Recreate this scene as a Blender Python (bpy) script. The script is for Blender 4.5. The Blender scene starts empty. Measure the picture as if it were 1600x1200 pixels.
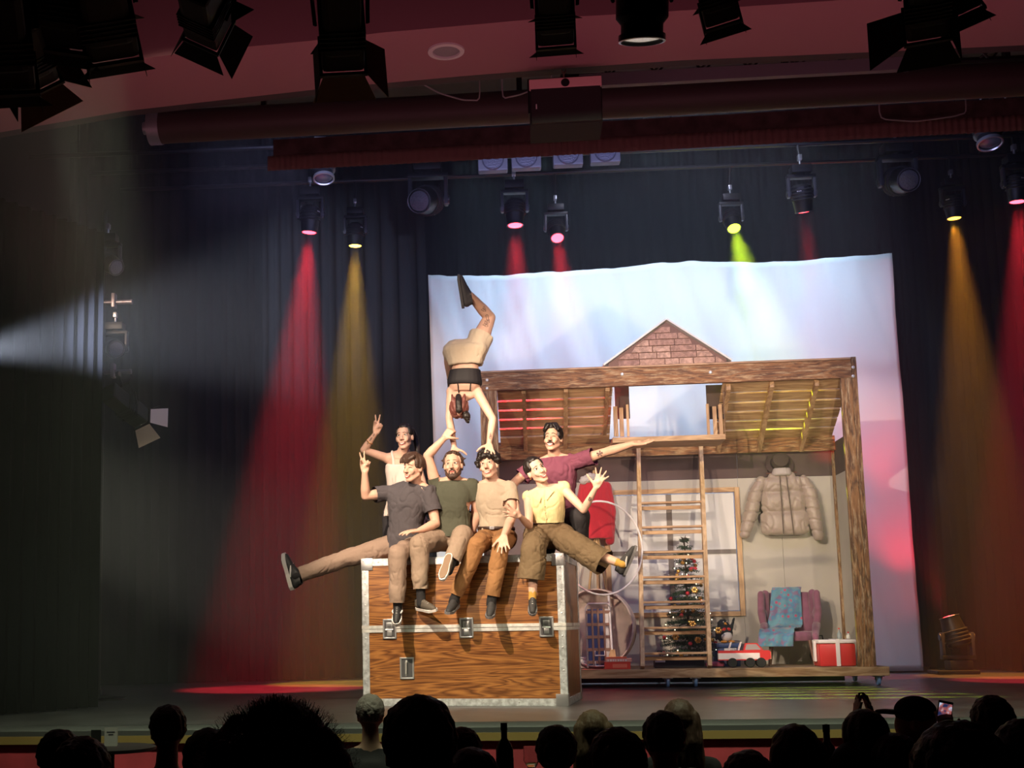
import bpy, bmesh, math, random
from mathutils import Vector, Matrix, Quaternion, noise
V = Vector
PI = math.pi
R = math.radians
random.seed(11)
C = bpy.context.scene.collection
SC = bpy.context.scene

# ---------------------------------------------------------------- camera
FPX, CX, CY = 2000.0, 600.0, 704.0
CAM = V((0.0, -11.0, 0.67))
CROT = (Matrix.Rotation(R(4.2), 3, 'Z') @ Matrix.Rotation(R(90 + 7.85), 3, 'X') @ Matrix.Rotation(-0.015, 3, 'Z'))
cd = bpy.data.cameras.new('camera')
cd.sensor_width = 36.0
cd.lens = FPX / 1600 * 36.0
cd.shift_x = (800 - CX) / 1600.0
cd.shift_y = (CY - 600) / 1600.0
cd.clip_end = 200
cam = bpy.data.objects.new('camera', cd)
C.objects.link(cam)
cam.matrix_world = Matrix.Translation(CAM) @ CROT.to_4x4()
SC.camera = cam

# ---------------------------------------------------------------- view, world
SC.view_settings.view_transform = 'Standard'
SC.view_settings.look = 'None'
SC.view_settings.gamma = 1.0
SC.view_settings.use_curve_mapping = False
SC.view_settings.exposure = 0.0
SC.cycles.use_denoising = True
SC.cycles.max_bounces = 6
SC.cycles.diffuse_bounces = 3
SC.cycles.glossy_bounces = 3
SC.cycles.volume_bounces = 0
SC.cycles.transmission_bounces = 4
SC.cycles.sample_clamp_indirect = 4.0
w = bpy.data.worlds.new('world')
SC.world = w
w.use_nodes = True
w.node_tree.nodes['Background'].inputs[0].default_value = (0.16, 0.18, 0.30, 1)
w.node_tree.nodes['Background'].inputs[1].default_value = 0.0

def rayd(px, py):
    return (CROT @ V(((px - CX) / FPX, -(py - CY) / FPX, -1.0))).normalized()

def at(px, py, Y):
    d = rayd(px, py)
    return CAM + d * ((Y - CAM.y) / d.y)

def atz(px, py, Z):
    d = rayd(px, py)
    return CAM + d * ((Z - CAM.z) / d.z)

def on_plane(px, py, p0, n):
    d = rayd(px, py)
    return CAM + d * ((p0 - CAM).dot(n) / d.dot(n))

def project(p):
    q = CROT.transposed() @ (V(p) - CAM)
    return (CX + FPX * q.x / -q.z, CY - FPX * q.y / -q.z)

# ---------------------------------------------------------------- lights
def look_rot(d):
    return V(d).to_track_quat('-Z', 'Y')

def spot(name, loc, target, energy, color, angle, blend=0.15, size=0.05, parent=None):
    ld = bpy.data.lights.new(name, 'SPOT')
    ld.energy = energy
    ld.color = color
    ld.spot_size = R(angle)
    ld.spot_blend = blend
    ld.shadow_soft_size = size
    o = bpy.data.objects.new(name, ld)
    C.objects.link(o)
    o.rotation_mode = 'QUATERNION'
    o.rotation_quaternion = look_rot(V(target) - V(loc))
    o.location = loc
    return o

def area(name, loc, target, energy, color, sx, sy):
    ld = bpy.data.lights.new(name, 'AREA')
    ld.energy = energy
    ld.color = color
    ld.shape = 'RECTANGLE'
    ld.size = sx
    ld.size_y = sy
    o = bpy.data.objects.new(name, ld)
    C.objects.link(o)
    o.rotation_mode = 'QUATERNION'
    o.rotation_quaternion = look_rot(V(target) - V(loc))
    o.location = loc
    return o
# key lights: one just under the header, the rest from the front of house
WARM = (1.0, 0.78, 0.57)
spot('key_light', (-1.9, -3.15, 4.1), (0.1, 0.05, 1.15), 1450, WARM, 48, 0.7, 0.02)
spot('key_light', (-4.4, -8.6, 4.4), (0.1, 0.6, 2.3), 2500, WARM, 22, 0.4, 0.05)
spot('key_light', (3.9, -5.2, 4.0), (0.3, 0.8, 1.9), 950, (1.0, 0.70, 0.48), 30, 0.5, 0.06)
spot('house_light', (-0.9, -5.1, 3.9), (2.5, 3.3, 2.1), 1500, (1.0, 0.80, 0.60), 28, 0.4, 0.03)
spot('house_light', (4.6, -5.2, 3.3), (2.5, 3.3, 1.5), 420, (1.0, 0.82, 0.66), 30, 0.4, 0.05)
spot('house_light', (2.9, -5.0, 1.55), (2.45, 3.0, 2.75), 950, (1.0, 0.80, 0.58), 27, 0.4, 0.03)  # low light without a fixture, added to brighten the roof board undersides
fw_ = area('floor_wash', (0.5, -3.6, 4.2), (0.5, -1.6, 0.0), 120, (0.85, 0.95, 0.62), 11, 0.2)  # unseen strip added to brighten the dark stage front
fw_.data.spread = R(60)
# washes on the pale cloth
cw = area('cloth_wash', (2.5, 4.9, 6.6), (2.5, 5.95, 3.2), 64, (0.50, 0.76, 1.0), 5.4, 0.15)
cw.data.spread = R(75)
spot('cloth_flood', (2.4, 1.9, 7.2), (2.8, 5.9, 2.7), 270, (0.72, 0.76, 1.0), 80, 0.3, 0.05)
spot('cloth_side', at(1474, 962, 5.25), at(1385, 740, 5.9), 88, (1.0, 0.01, 0.05), 66, 1.0, 0.06)
# added unseen fills: blue lifts the dark stage, red stands in for lamp spill
area('house_fill', (1.0, 0.2, 4.9), (1.0, 7, 3.5), 85, (0.50, 0.52, 1.0), 7, 0.6)
area('soffit_fill', (0.5, -4.4, 2.6), (0.5, -2.2, 4.5), 20, (1.0, 0.35, 0.44), 7, 0.6)


# ---------------------------------------------------------------- helpers
def tag(o, label=None, cat=None, group=None, kind=None):
    if label: o['label'] = label
    if cat: o['category'] = cat
    if group: o['group'] = group
    if kind: o['kind'] = kind
    return o

def empty(name, loc=(0, 0, 0), rot=None, label=None, cat=None, group=None, kind=None):
    o = bpy.data.objects.new(name, None)
    o.empty_display_size = 0.1
    C.objects.link(o)
    M = Matrix.Translation(V(loc))
    if rot is not None:
        M = M @ rot.to_matrix().to_4x4() if isinstance(rot, Quaternion) else M @ (rot.to_4x4() if isinstance(rot, Matrix) else Matrix.Rotation(rot, 4, 'Z'))
    o.matrix_world = M
    return tag(o, label, cat, group, kind)

def clone(o, mw=None, label=None, parent=None):
    c = o.copy()
    C.objects.link(c)
    c.parent = parent
    if label: c['label'] = label
    if mw is not None: c.matrix_world = mw
    for ch in list(o.children):
        clone(ch, None, None, c)
    return c

class MB:
    def __init__(s):
        s.v = []; s.f = []
        s.M = Matrix.Identity(4)
    def add(s, vs, fs):
        n = len(s.v)
        s.v += [tuple(s.M @ V(p)) for p in vs]
        s.f += [tuple(i + n for i in f) for f in fs]
        return s
    def box(s, x0, x1, y0, y1, z0, z1, M=None):
        vs = [V((x, y, z)) for x in (x0, x1) for y in (y0, y1) for z in (z0, z1)]
        if M is not None: vs = [M @ p for p in vs]
        return s.add(vs, [(0, 1, 3, 2), (4, 6, 7, 5), (0, 4, 5, 1), (2, 3, 7, 6), (0, 2, 6, 4), (1, 5, 7, 3)])
    def bevbox(s, x0, x1, y0, y1, z0, z1, b=0.01, M=None):
        b = min(b, abs(x1 - x0) * .45, abs(y1 - y0) * .45, abs(z1 - z0) * .45)
        bm = bmesh.new()
        bmesh.ops.create_cube(bm, size=1.0)
        bmesh.ops.scale(bm, vec=(x1 - x0, y1 - y0, z1 - z0), verts=bm.verts)
        bmesh.ops.translate(bm, vec=((x0 + x1) / 2, (y0 + y1) / 2, (z0 + z1) / 2), verts=bm.verts)
        bmesh.ops.bevel(bm, geom=bm.edges[:], offset=b, segments=2, affect='EDGES', profile=0.6)
        vs = [v.co.copy() for v in bm.verts]
        bm.verts.index_update()
        fs = [tuple(v.index for v in f.verts) for f in bm.faces]
        bm.free()
        if M is not None: vs = [M @ p for p in vs]
        return s.add(vs, fs)
    def beam(s, a, b, w, h, up=(0, 0, 1)):
        a = V(a); b = V(b); d = (b - a).normalized()
        sd = d.cross(V(up)).normalized(); u = sd.cross(d)
        vs = []
        for p in (a, b):
            for i, j in ((-1, -1), (1, -1), (1, 1), (-1, 1)):
                vs.append(p + sd * (w / 2 * i) + u * (h / 2 * j))
        return s.add(vs, [(0, 1, 2, 3), (7, 6, 5, 4), (0, 4, 5, 1), (1, 5, 6, 2), (2, 6, 7, 3), (3, 7, 4, 0)])
    def cyl(s, a, b, r0, r1=None, n=16, caps=True):
        if r1 is None: r1 = r0
        a = V(a); b = V(b); d = (b - a).normalized()
        t = V((0, 0, 1)) if abs(d.z) < 0.9 else V((1, 0, 0))
        x = d.cross(t).normalized(); y = d.cross(x)
        vs = []
        for p, r in ((a, r0), (b, r1)):
            for k in range(n):
                q = 2 * PI * k / n
                vs.append(p + x * (r * math.cos(q)) + y * (r * math.sin(q)))
        fs = [(k, k + n, (k + 1) % n + n, (k + 1) % n) for k in range(n)]
        if caps:
            fs += [tuple(range(n)), tuple(range(2 * n - 1, n - 1, -1))]
        return s.add(vs, fs)
    def tube(s, pts, r, n=8, closed=False):
        pts = [V(p) for p in pts]
        m = len(pts)
        rr = r if isinstance(r, (list, tuple)) else [r] * m
        vs = []; prev = None
        for i, p in enumerate(pts):
            if closed: d = (pts[(i + 1) % m] - pts[i - 1])
            else: d = pts[min(i + 1, m - 1)] - pts[max(i - 1, 0)]
            d.normalize()
            if prev is None:
                t = V((0, 0, 1)) if abs(d.z) < 0.9 else V((1, 0, 0))
                x = d.cross(t).normalized()
            else:
                x = (prev - d * prev.dot(d)).normalized()
            prev = x; y = d.cross(x)
            for k in range(n):
                q = 2 * PI * k / n
                vs.append(p + x * (rr[i] * math.cos(q)) + y * (rr[i] * math.sin(q)))
        fs = []
        for i in range(m if closed else m - 1):
            j = (i + 1) % m
            fs += [(i * n + k, j * n + k, j * n + (k + 1) % n, i * n + (k + 1) % n) for k in range(n)]
        if not closed:
            fs += [tuple(range(n)), tuple(range(m * n - 1, (m - 1) * n - 1, -1))]
        return s.add(vs, fs)
    def lathe(s, prof, a=(0, 0, 0), M=None, n=24):
        vs = []; fs = []
        m = len(prof)
        for (r, z) in prof:
            for k in range(n):
                q = 2 * PI * k / n
                vs.append(V((r * math.cos(q), r * math.sin(q), z)))
        for i in range(m - 1):
            fs += [(i * n + k, i * n + (k + 1) % n, (i + 1) * n + (k + 1) % n, (i + 1) * n + k) for k in range(n)]
        fs += [tuple(range(n - 1, -1, -1)), tuple(range((m - 1) * n, m * n))]
        a = V(a)
        vs = [(M @ p if M is not None else p) + a for p in vs]
        return s.add(vs, fs)
    def prism(s, poly, a, b, ax=1):
        """poly: (u, w) outline; extruded along axis ax (0,1,2) from a to b"""
        def mk(u, w, t):
            return {0: (t, u, w), 1: (u, t, w), 2: (u, w, t)}[ax]
        n = len(poly)
        vs = [mk(u, w, a) for u, w in poly] + [mk(u, w, b) for u, w in poly]
        return s.add(vs, [tuple(range(n)), tuple(range(2 * n - 1, n - 1, -1))] + [(k, k + n, (k + 1) % n + n, (k + 1) % n) for k in range(n)])
    def sphere(s, c, r, n=12, m=8, M=None):
        if not isinstance(r, (list, tuple)): r = (r, r, r)
        vs = [V((0, 0, r[2]))]; fs = []
        for i in range(1, m):
            t = PI * i / m
            for k in range(n):
                q = 2 * PI * k / n
                vs.append(V((r[0] * math.sin(t) * math.cos(q), r[1] * math.sin(t) * math.sin(q), r[2] * math.cos(t))))
        vs.append(V((0, 0, -r[2])))
        fs += [(0, 1 + k, 1 + (k + 1) % n) for k in range(n)]
        for i in range(m - 2):
            b = 1 + i * n
            fs += [(b + k, b + n + k, b + n + (k + 1) % n, b + (k + 1) % n) for k in range(n)]
        b = 1 + (m - 2) * n
        fs += [(b + k, len(vs) - 1, b + (k + 1) % n) for k in range(n)]
        c = V(c)
        return s.add([(M @ p if M is not None else p) + c for p in vs], fs)
    def mesh(s, name='m', smooth=False, angle=35):
        me = bpy.data.meshes.new(name)
        me.from_pydata(s.v, [], s.f)
        bm = bmesh.new(); bm.from_mesh(me)
        bmesh.ops.recalc_face_normals(bm, faces=bm.faces)
        if smooth:
            for f in bm.faces: f.smooth = True
            for e in bm.edges:
                if len(e.link_faces) == 2 and e.calc_face_angle(0) > R(angle): e.smooth = False
        bm.to_mesh(me); bm.free()
        return me
    def build(s, name, mat, parent=None, smooth=False, **kw):
        me = s.mesh(name, smooth)
        return link(name, me, mat, parent, **kw)

def link(name, me, mat, parent=None, label=None, cat=None, group=None, kind=None):
    if mat is not None:
        me.materials.clear()
        for m_ in (mat if isinstance(mat, (list, tuple)) else [mat]): me.materials.append(m_)
    o = bpy.data.objects.new(name, me)
    C.objects.link(o)
    if parent is not None: o.parent = parent
    return tag(o, label, cat, group, kind)

# ---------------------------------------------------------------- materials
MATS = {}
def mat(name, col, rough=0.6, metal=0.0, spec=0.5, bump=0.0, bscale=60, var=0.0, vscale=8, emit=None, estr=1.0, stretch=(1, 1, 1), sheen=0.0, col2=None, sss=0.0):
    if name in MATS: return MATS[name]
    m = bpy.data.materials.new(name)
    m.use_nodes = True
    nt = m.node_tree; N = nt.nodes; L = nt.links
    b = N['Principled BSDF']
    b.inputs['Base Color'].default_value = (*col, 1)
    b.inputs['Roughness'].default_value = rough
    b.inputs['Metallic'].default_value = metal
    b.inputs['Specular IOR Level'].default_value = spec
    if sheen: b.inputs['Sheen Weight'].default_value = sheen
    if emit:
        b.inputs['Emission Color'].default_value = (*emit, 1)
        b.inputs['Emission Strength'].default_value = estr
    tc = None
    def coords():
        nonlocal tc
        if tc is None:
            t = N.new('ShaderNodeTexCoord'); mp = N.new('ShaderNodeMapping')
            mp.inputs['Scale'].default_value = stretch
            L.new(t.outputs['Object'], mp.inputs[0]); tc = mp
        return tc.outputs[0]
    if var or col2:
        nz = N.new('ShaderNodeTexNoise'); nz.inputs['Scale'].default_value = vscale; nz.inputs['Detail'].default_value = 6
        L.new(coords(), nz.inputs[0])
        r = N.new('ShaderNodeValToRGB')
        c2 = col2 or tuple(max(0, c * (1 - var)) for c in col)
        c1 = col if col2 else tuple(min(1, c * (1 + var)) for c in col)
        r.color_ramp.elements[0].position = 0.36; r.color_ramp.elements[0].color = (*c2, 1)
        r.color_ramp.elements[1].position = 0.64; r.color_ramp.elements[1].color = (*c1, 1)
        L.new(nz.outputs[0], r.inputs[0]); L.new(r.outputs[0], b.inputs['Base Color'])
    if bump:
        nz = N.new('ShaderNodeTexNoise'); nz.inputs['Scale'].default_value = bscale; nz.inputs['Detail'].default_value = 4
        L.new(coords(), nz.inputs[0])
        bp = N.new('ShaderNodeBump'); bp.inputs['Strength'].default_value = bump; bp.inputs['Distance'].default_value = 0.01
        L.new(nz.outputs[0], bp.inputs['Height']); L.new(bp.outputs[0], b.inputs['Normal'])
    MATS[name] = m
    return m

def wood(name, base, dark, axis=0, scale=1.0, grain=1.0, rough=0.55, bump=0.3, distress=None, along=0.8):
    """wood with grain along the given object axis; rings drawn by a distorted wave; distress = pale worn colour"""
    if name in MATS: return MATS[name]
    m = bpy.data.materials.new(name); m.use_nodes = True
    nt = m.node_tree; N = nt.nodes; L = nt.links; b = N['Principled BSDF']
    b.inputs['Roughness'].default_value = rough
    t = N.new('ShaderNodeTexCoord'); mp = N.new('ShaderNodeMapping')
    oi = N.new('ShaderNodeObjectInfo')
    ad = N.new('ShaderNodeVectorMath'); ad.operation = 'ADD'
    ml = N.new('ShaderNodeVectorMath'); ml.operation = 'SCALE'; ml.inputs[0].default_value = (3.1, 5.7, 7.3)
    L.new(oi.outputs['Random'], ml.inputs['Scale'])
    L.new(t.outputs['Object'], ad.inputs[0]); L.new(ml.outputs[0], ad.inputs[1])
    sc = [6.0, 6.0, 6.0]; sc[axis] = along
    mp.inputs['Scale'].default_value = [c * scale for c in sc]
    L.new(ad.outputs[0], mp.inputs[0])
    n1 = N.new('ShaderNodeTexNoise'); n1.inputs['Scale'].default_value = 1.2; n1.inputs['Detail'].default_value = 3
    n1.inputs['Distortion'].default_value = 0.6
    L.new(mp.outputs[0], n1.inputs[0])
    mul = N.new('ShaderNodeMath'); mul.operation = 'MULTIPLY'; mul.inputs[1].default_value = 9.0 * grain
    L.new(n1.outputs[0], mul.inputs[0])
    fr = N.new('ShaderNodeMath'); fr.operation = 'PINGPONG'; fr.inputs[1].default_value = 0.5
    L.new(mul.outputs[0], fr.inputs[0])
    n2 = N.new('ShaderNodeTexNoise'); n2.inputs['Scale'].default_value = 14; n2.inputs['Detail'].default_value = 5
    L.new(mp.outputs[0], n2.inputs[0])
    mx = N.new('ShaderNodeMath'); mx.operation = 'MULTIPLY_ADD'; mx.inputs[1].default_value = 1.3; 
    L.new(fr.outputs[0], mx.inputs[0])
    sb = N.new('ShaderNodeMath'); sb.operation = 'MULTIPLY_ADD'; sb.inputs[1].default_value = 0.9; sb.inputs[2].default_value = -0.35
    L.new(n2.outputs[0], sb.inputs[0]); L.new(sb.outputs[0], mx.inputs[2])
    r = N.new('ShaderNodeValToRGB')
    r.color_ramp.elements[0].position = 0.1; r.color_ramp.elements[0].color = (*dark, 1)
    r.color_ramp.elements[1].position = 0.75; r.color_ramp.elements[1].color = (*base, 1)
    L.new(mx.outputs[0], r.inputs[0])
    out = r.outputs[0]
    if distress:
        n3 = N.new('ShaderNodeTexNoise'); n3.inputs['Scale'].default_value = 5.5; n3.inputs['Detail'].default_value = 9; n3.inputs['Roughness'].default_value = 0.72
        L.new(mp.outputs[0], n3.inputs[0])
        r3 = N.new('ShaderNodeValToRGB')
        r3.color_ramp.elements[0].position = 0.50; r3.color_ramp.elements[0].color = (0, 0, 0, 1)
        r3.color_ramp.elements[1].position = 0.66; r3.color_ramp.elements[1].color = (1, 1, 1, 1)
        L.new(n3.outputs[0], r3.inputs[0])
        mm = N.new('ShaderNodeMix'); mm.data_type = 'RGBA'
        L.new(r3.outputs[0], mm.inputs[0]); L.new(out, mm.inputs[6]); mm.inputs[7].default_value = (*distress, 1)
        out = mm.outputs[2]
    L.new(out, b.inputs['Base Color'])
    if bump:
        bp = N.new('ShaderNodeBump'); bp.inputs['Strength'].default_value = bump; bp.inputs['Distance'].default_value = 0.004
        L.new(mx.outputs[0], bp.inputs['Height']); L.new(bp.outputs[0], b.inputs['Normal'])
    MATS[name] = m
    return m

BLACK = mat('black_metal', (0.012, 0.012, 0.014), 0.45, 0.3)
BLACKM = mat('matt_black', (0.01, 0.01, 0.012), 0.8)
STEEL = mat('steel', (0.55, 0.56, 0.58), 0.35, 0.9, bump=0.1, bscale=30)
ALU = mat('aluminium', (0.60, 0.63, 0.66), 0.42, 0.55, var=0.25, vscale=25, bump=0.15, bscale=80)
# ================================================================ the setting
def curtain(name, pts, z0, z1, m, pitch=0.16, amp=0.05, label=None, cat=None, rng=0, kind=None, nz=6, group=None):
    """pleated cloth hanging along the polyline pts (x, y)"""
    rd = random.Random(rng)
    pts = [V((p[0], p[1], 0)) for p in pts]
    segs = []
    tot = 0
    for a, b in zip(pts, pts[1:]):
        segs.append((tot, a, b)); tot += (b - a).length
    step = pitch / 8
    n = int(tot / step)
    vs = []; fs = []
    ph = 0; prof = []
    for i in range(n + 1):
        s = tot * i / n
        for t0, a, b in segs:
            if s >= t0 - 1e-6: cur = (t0, a, b)
        t0, a, b = cur
        d = (b - a).normalized()
        p = a + d * (s - t0)
        nr = V((-d.y, d.x, 0))
        ph += 2 * PI * step / pitch * (0.75 + 0.5 * noise.noise(V((s * 2.3, rng * 3.1, 0))) + 0.25)
        k = amp * (0.75 + 0.5 * noise.noise(V((s * 1.1, rng, 5))))
        prof.append((p, nr, d, ph, k))
    for j in range(nz + 1):
        z = z0 + (z1 - z0) * j / nz
        for (p, nr, d, ph, k) in prof:
            q = p + nr * (k * math.sin(ph + 0.25 * math.sin(z * 0.9))) + d * (k * 0.35 * math.sin(2 * ph + z * 0.3))
            vs.append((q.x, q.y, z))
    w_ = n + 1
    for j in range(nz):
        for i in range(n):
            fs.append((j * w_ + i, j * w_ + i + 1, (j + 1) * w_ + i + 1, (j + 1) * w_ + i))
    me = bpy.data.meshes.new(name)
    me.from_pydata(vs, [], fs)
    for p_ in me.polygons: p_.use_smooth = True
    o = link(name, me, m, None, label, cat, group, kind)
    sd = o.modifiers.new('thick', 'SOLIDIFY'); sd.thickness = 0.004
    return o

VELVET = mat('stage_velvet', (0.010, 0.0105, 0.014), 0.95, spec=0.1, bump=0.2, bscale=200)
FLOORM = mat('stage_vinyl', (0.05, 0.048, 0.05), 0.32, spec=0.5, var=0.3, vscale=3, bump=0.05, bscale=18)
PLASTER = mat('painted_plaster', (0.40, 0.19, 0.22), 0.85, bump=0.1, bscale=40)
DARKWALL = mat('dark_paint', (0.05, 0.04, 0.045), 0.9, bump=0.1, bscale=30)
CARPET = mat('dark_carpet', (0.03, 0.012, 0.014), 1.0, bump=0.4, bscale=200)
FASCIA = mat('red_fascia', (0.34, 0.03, 0.045), 0.7, var=0.2, vscale=4)
GOLD = mat('gold_trim', (0.34, 0.23, 0.08), 0.4, 0.4)

LIPY = -1.85
MB().box(-9, 9, LIPY + 0.06, 8.6, -0.12, 0.0).build('floor', FLOORM, kind='structure')
# rounded stage nosing, gold strip and fascia
nb = MB()
nb.prism([(LIPY + 0.07, 0.0), (LIPY + 0.03, -0.008), (LIPY, -0.035), (LIPY - 0.005, -0.07), (LIPY + 0.07, -0.07)], -9, 9, ax=0)
nb.build('trim_1', mat('nosing', (0.03, 0.03, 0.03), 0.5), smooth=True, kind='structure')
MB().box(-9, 9, LIPY - 0.015, LIPY + 0.1, -0.125, -0.0702).build('trim_2', GOLD, kind='structure')
MB().box(-9, 9, LIPY + 0.01, LIPY + 0.12, -1.1, -0.1252).build('wall_stage_front', FASCIA, kind='structure')
MB().box(-9, 9, -13, LIPY + 0.01, -1.2, -1.1).build('floor.001', CARPET, kind='structure')

# back wall of the stage house
MB().box(-9, 9, 8.6, 8.8, -0.1, 9.5).build('wall_back', DARKWALL, kind='structure')
MB().box(-9.2, -9, -13, 8.8, -1.1, 9.5).build('wall_left', DARKWALL, kind='structure')
MB().box(9, 9.2, -13, 8.8, -1.1, 9.5).build('wall_right', DARKWALL, kind='structure')
MB().box(-9, 9, -1.0, 8.8, 9.5, 9.7).build('ceiling', DARKWALL, kind='structure')

# drapes
a = at(100, 700, 7.6); b = at(1740, 700, 7.6)
curtain('back_curtain', [(a.x, 7.6), (b.x, 7.6)], 0.01, 8.2, VELVET, 0.22, 0.05,
        'wide black pleated drape across the back of the stage, behind the pale cloth', 'curtain', rng=3)
p0 = at(118, 700, 4.6); p1 = at(668, 700, 5.6)
curtain('side_curtain', [(p0.x, 4.6), (p1.x, 6.4)], 0.01, 7.6, VELVET, 0.20, 0.06,
        'dark pleated drape left of the pale cloth, behind the crate', 'curtain', rng=7)
p0 = at(-60, 700, -1.0); p1 = at(155, 700, 0.3)
curtain('leg_curtain', [(p0.x, -1.0), (p1.x, 0.3)], 0.01, 4.35, VELVET, 0.13, 0.045,
        'nearest dark pleated side drape at the left edge of the stage', 'curtain', rng=9)
p0 = at(1425, 700, 6.9); p1 = at(1530, 700, 6.2); p2 = at(1680, 700, 4.4)
curtain('side_curtain', [(p0.x, 6.9), (p1.x, 6.4), (p2.x, 4.4)], 0.01, 7.6, VELVET, 0.2, 0.06,
        'dark pleated drape right of the pale cloth, behind the floor spotlight', 'curtain', rng=12)

# proscenium header: a soffit with a bent front edge
ZS = 4.3
far = [(-90, 222), (100, 190), (192, 174), (332, 158), (492, 140), (600, 130), (740, 117.5), (900, 105.5), (1060, 94.5), (1397, 80), (1700, 66)]
near = [(-90, 150), (104, 108), (180, 96), (332, 78), (484, 64), (600, 50.6), (740, 38.5), (834, 30), (901, 26), (1081, 15.6), (1700, -25)]
fp = [atz(x, y, ZS) for x, y in far]
np_ = [atz(x, y, ZS) for x, y in near]
n = len(fp)
vs = [tuple(p) for p in fp] + [tuple(p) for p in np_] + [(p.x, p.y, ZS + 0.55) for p in fp] + [(p.x, p.y, ZS + 1.6) for p in np_]
fs = []
for i in range(n - 1):
    fs += [(i, i + 1, n + i + 1, n + i), (2 * n + i, 3 * n + i, 3 * n + i + 1, 2 * n + i + 1),
           (i, 2 * n + i, 2 * n + i + 1, i + 1), (n + i, n + i + 1, 3 * n + i + 1, 3 * n + i)]
fs += [(0, n, 3 * n, 2 * n), (n - 1, 3 * n - 1, 4 * n - 1, 2 * n - 1)]
hb = MB(); hb.add(vs, fs)
hb.build('ceiling_header', PLASTER, kind='structure')
# dark edge lip behind the soffit
MB().add([(p.x, p.y + 0.001, ZS - 0.0) for p in fp] + [(p.x, p.y + 0.09, ZS - 0.0) for p in fp] + [(p.x, p.y + 0.001, ZS + 0.1) for p in fp] + [(p.x, p.y + 0.09, ZS + 0.1) for p in fp],
         [f for i in range(n - 1) for f in ((i, i + 1, n + i + 1, n + i), (2 * n + i, 3 * n + i, 3 * n + i + 1, 2 * n + i + 1), (i, 2 * n + i, 2 * n + i + 1, i + 1), (n + i, n + i + 1, 3 * n + i + 1, 3 * n + i))]
         ).build('trim_3', mat('dark_edge', (0.05, 0.03, 0.04), 0.7), kind='structure')
MB().box(-9, 9, -2.55, -0.95, 4.95, 5.05).build('ceiling.001', mat('grey_ceiling', (0.16, 0.15, 0.17), 0.9), kind='structure')
MB().box(-9, 9, -13, -4.4, 9.4, 9.5).build('ceiling.002', BLACKM, kind='structure')
# side pillar at far left under the header
q0 = at(-80, 210, -3.0); 
MB().box(-9, q0.x - 0.02, -3.6, -2.6, -1.1, 4.3).build('wall_proscenium', PLASTER, kind='structure')

# backdrop cloth ---------------------------------------------------------
BY = 5.9
def cloth_mat():
    m = bpy.data.materials.new('projection_cloth'); m.use_nodes = True
    nt = m.node_tree; N = nt.nodes; L = nt.links; b = N['Principled BSDF']
    b.inputs['Base Color'].default_value = (0.84, 0.84, 0.86, 1)
    b.inputs['Roughness'].default_value = 0.8
    b.inputs['Specular IOR Level'].default_value = 0.2
    return m
CL = cloth_mat()
top = [(669, 430), (720, 431), (780, 430), (840, 427), (900, 423), (960, 418), (1020, 412), (1080, 408), (1120, 408), (1160, 410), (1220, 409), (1280, 405), (1340, 399), (1393, 396)]
tl = [at(x, y, BY) for x, y in top]
bl = at(688, 1040, BY); br = at(1444, 1063, BY)
nx, nz_ = 120, 70
vs = []; fs = []
def toprow(s):
    f = s * (len(tl) - 1); i = min(int(f), len(tl) - 2); t = f - i
    # even spacing in x
    x = tl[0].x + (tl[-1].x - tl[0].x) * s
    for a_, b_ in zip(tl, tl[1:]):
        if a_.x - 1e-6 <= x <= b_.x + 1e-6:
            k = (x - a_.x) / (b_.x - a_.x)
            return V((x, BY, a_.z + (b_.z - a_.z) * k))
    return V((x, BY, tl[-1].z))
for j in range(nz_ + 1):
    t = j / nz_
    for i in range(nx + 1):
        s = i / nx
        T = toprow(s); B = V((bl.x + (br.x - bl.x) * s, BY, 0.02))
        p = B.lerp(T, t)
        # hanging creases: steep near the left, fading to the right
        u = p.x * 2.2 + (p.z - 3) * 0.55
        c = noise.noise(V((u * 1.6, p.z * 0.35, 1.3))) * 0.07 + noise.noise(V((u * 5.0, p.z * 0.5, 9))) * 0.022
        c += 0.012 * math.sin(p.x * 17) * max(0, (t - 0.8) * 5)
        p.y += c * (0.35 + 0.65 * (1 - s * 0.5))
        vs.append(tuple(p))
for j in range(nz_):
    for i in range(nx):
        k = j * (nx + 1) + i
        fs.append((k, k + 1, k + nx + 2, k + nx + 1))
me = bpy.data.meshes.new('backdrop_cloth'); me.from_pydata(vs, [], fs)
for p_ in me.polygons: p_.use_smooth = True
bd = link('backdrop_cloth', me, CL, None, 'large pale hanging cloth behind the wooden house frame, lit blue and red', 'cloth')
sd = bd.modifiers.new('thick', 'SOLIDIFY'); sd.thickness = 0.004
# batten the cloth hangs from, tied by cords
top_l = V((tl[0].x - 0.1, BY + 0.03, tl[-1].z + 0.0))
# ceiling dressing ------------------------------------------------------
PIPEM = mat('duct_fabric', (0.075, 0.05, 0.052), 0.55, 0.0, bump=0.05)
ZP = 4.62
e0 = atz(238, 200, ZP); e1 = atz(1700, 117, ZP)
duct = empty('screen_roller', e0, None, 'long thick dark roller tube under the ceiling across the stage', 'roller')
mb = MB(); mb.cyl((0, 0, 0), e1 - e0, 0.128, n=32)
mb.build('roller_tube', PIPEM, duct, smooth=True)
mb = MB(); d_ = (e1 - e0).normalized(); mb.cyl(d_ * -0.02, d_ * 0.075, 0.136, n=32); mb.cyl(d_ * -0.07, d_ * -0.02, 0.05, n=16)
mb.build('end_ring', mat('ring_metal', (0.5, 0.5, 0.6), 0.35, 0.7), duct, smooth=True, label='bright metal end ring')
# hangers
for k in (0.9, 2.9, 4.9, 6.5):
    mb = MB(); p = d_ * k; mb.box(p.x - .02, p.x + .02, p.y - .03, p.y + .03, .12, .33)
    mb.build('hanger', BLACK, duct)

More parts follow.
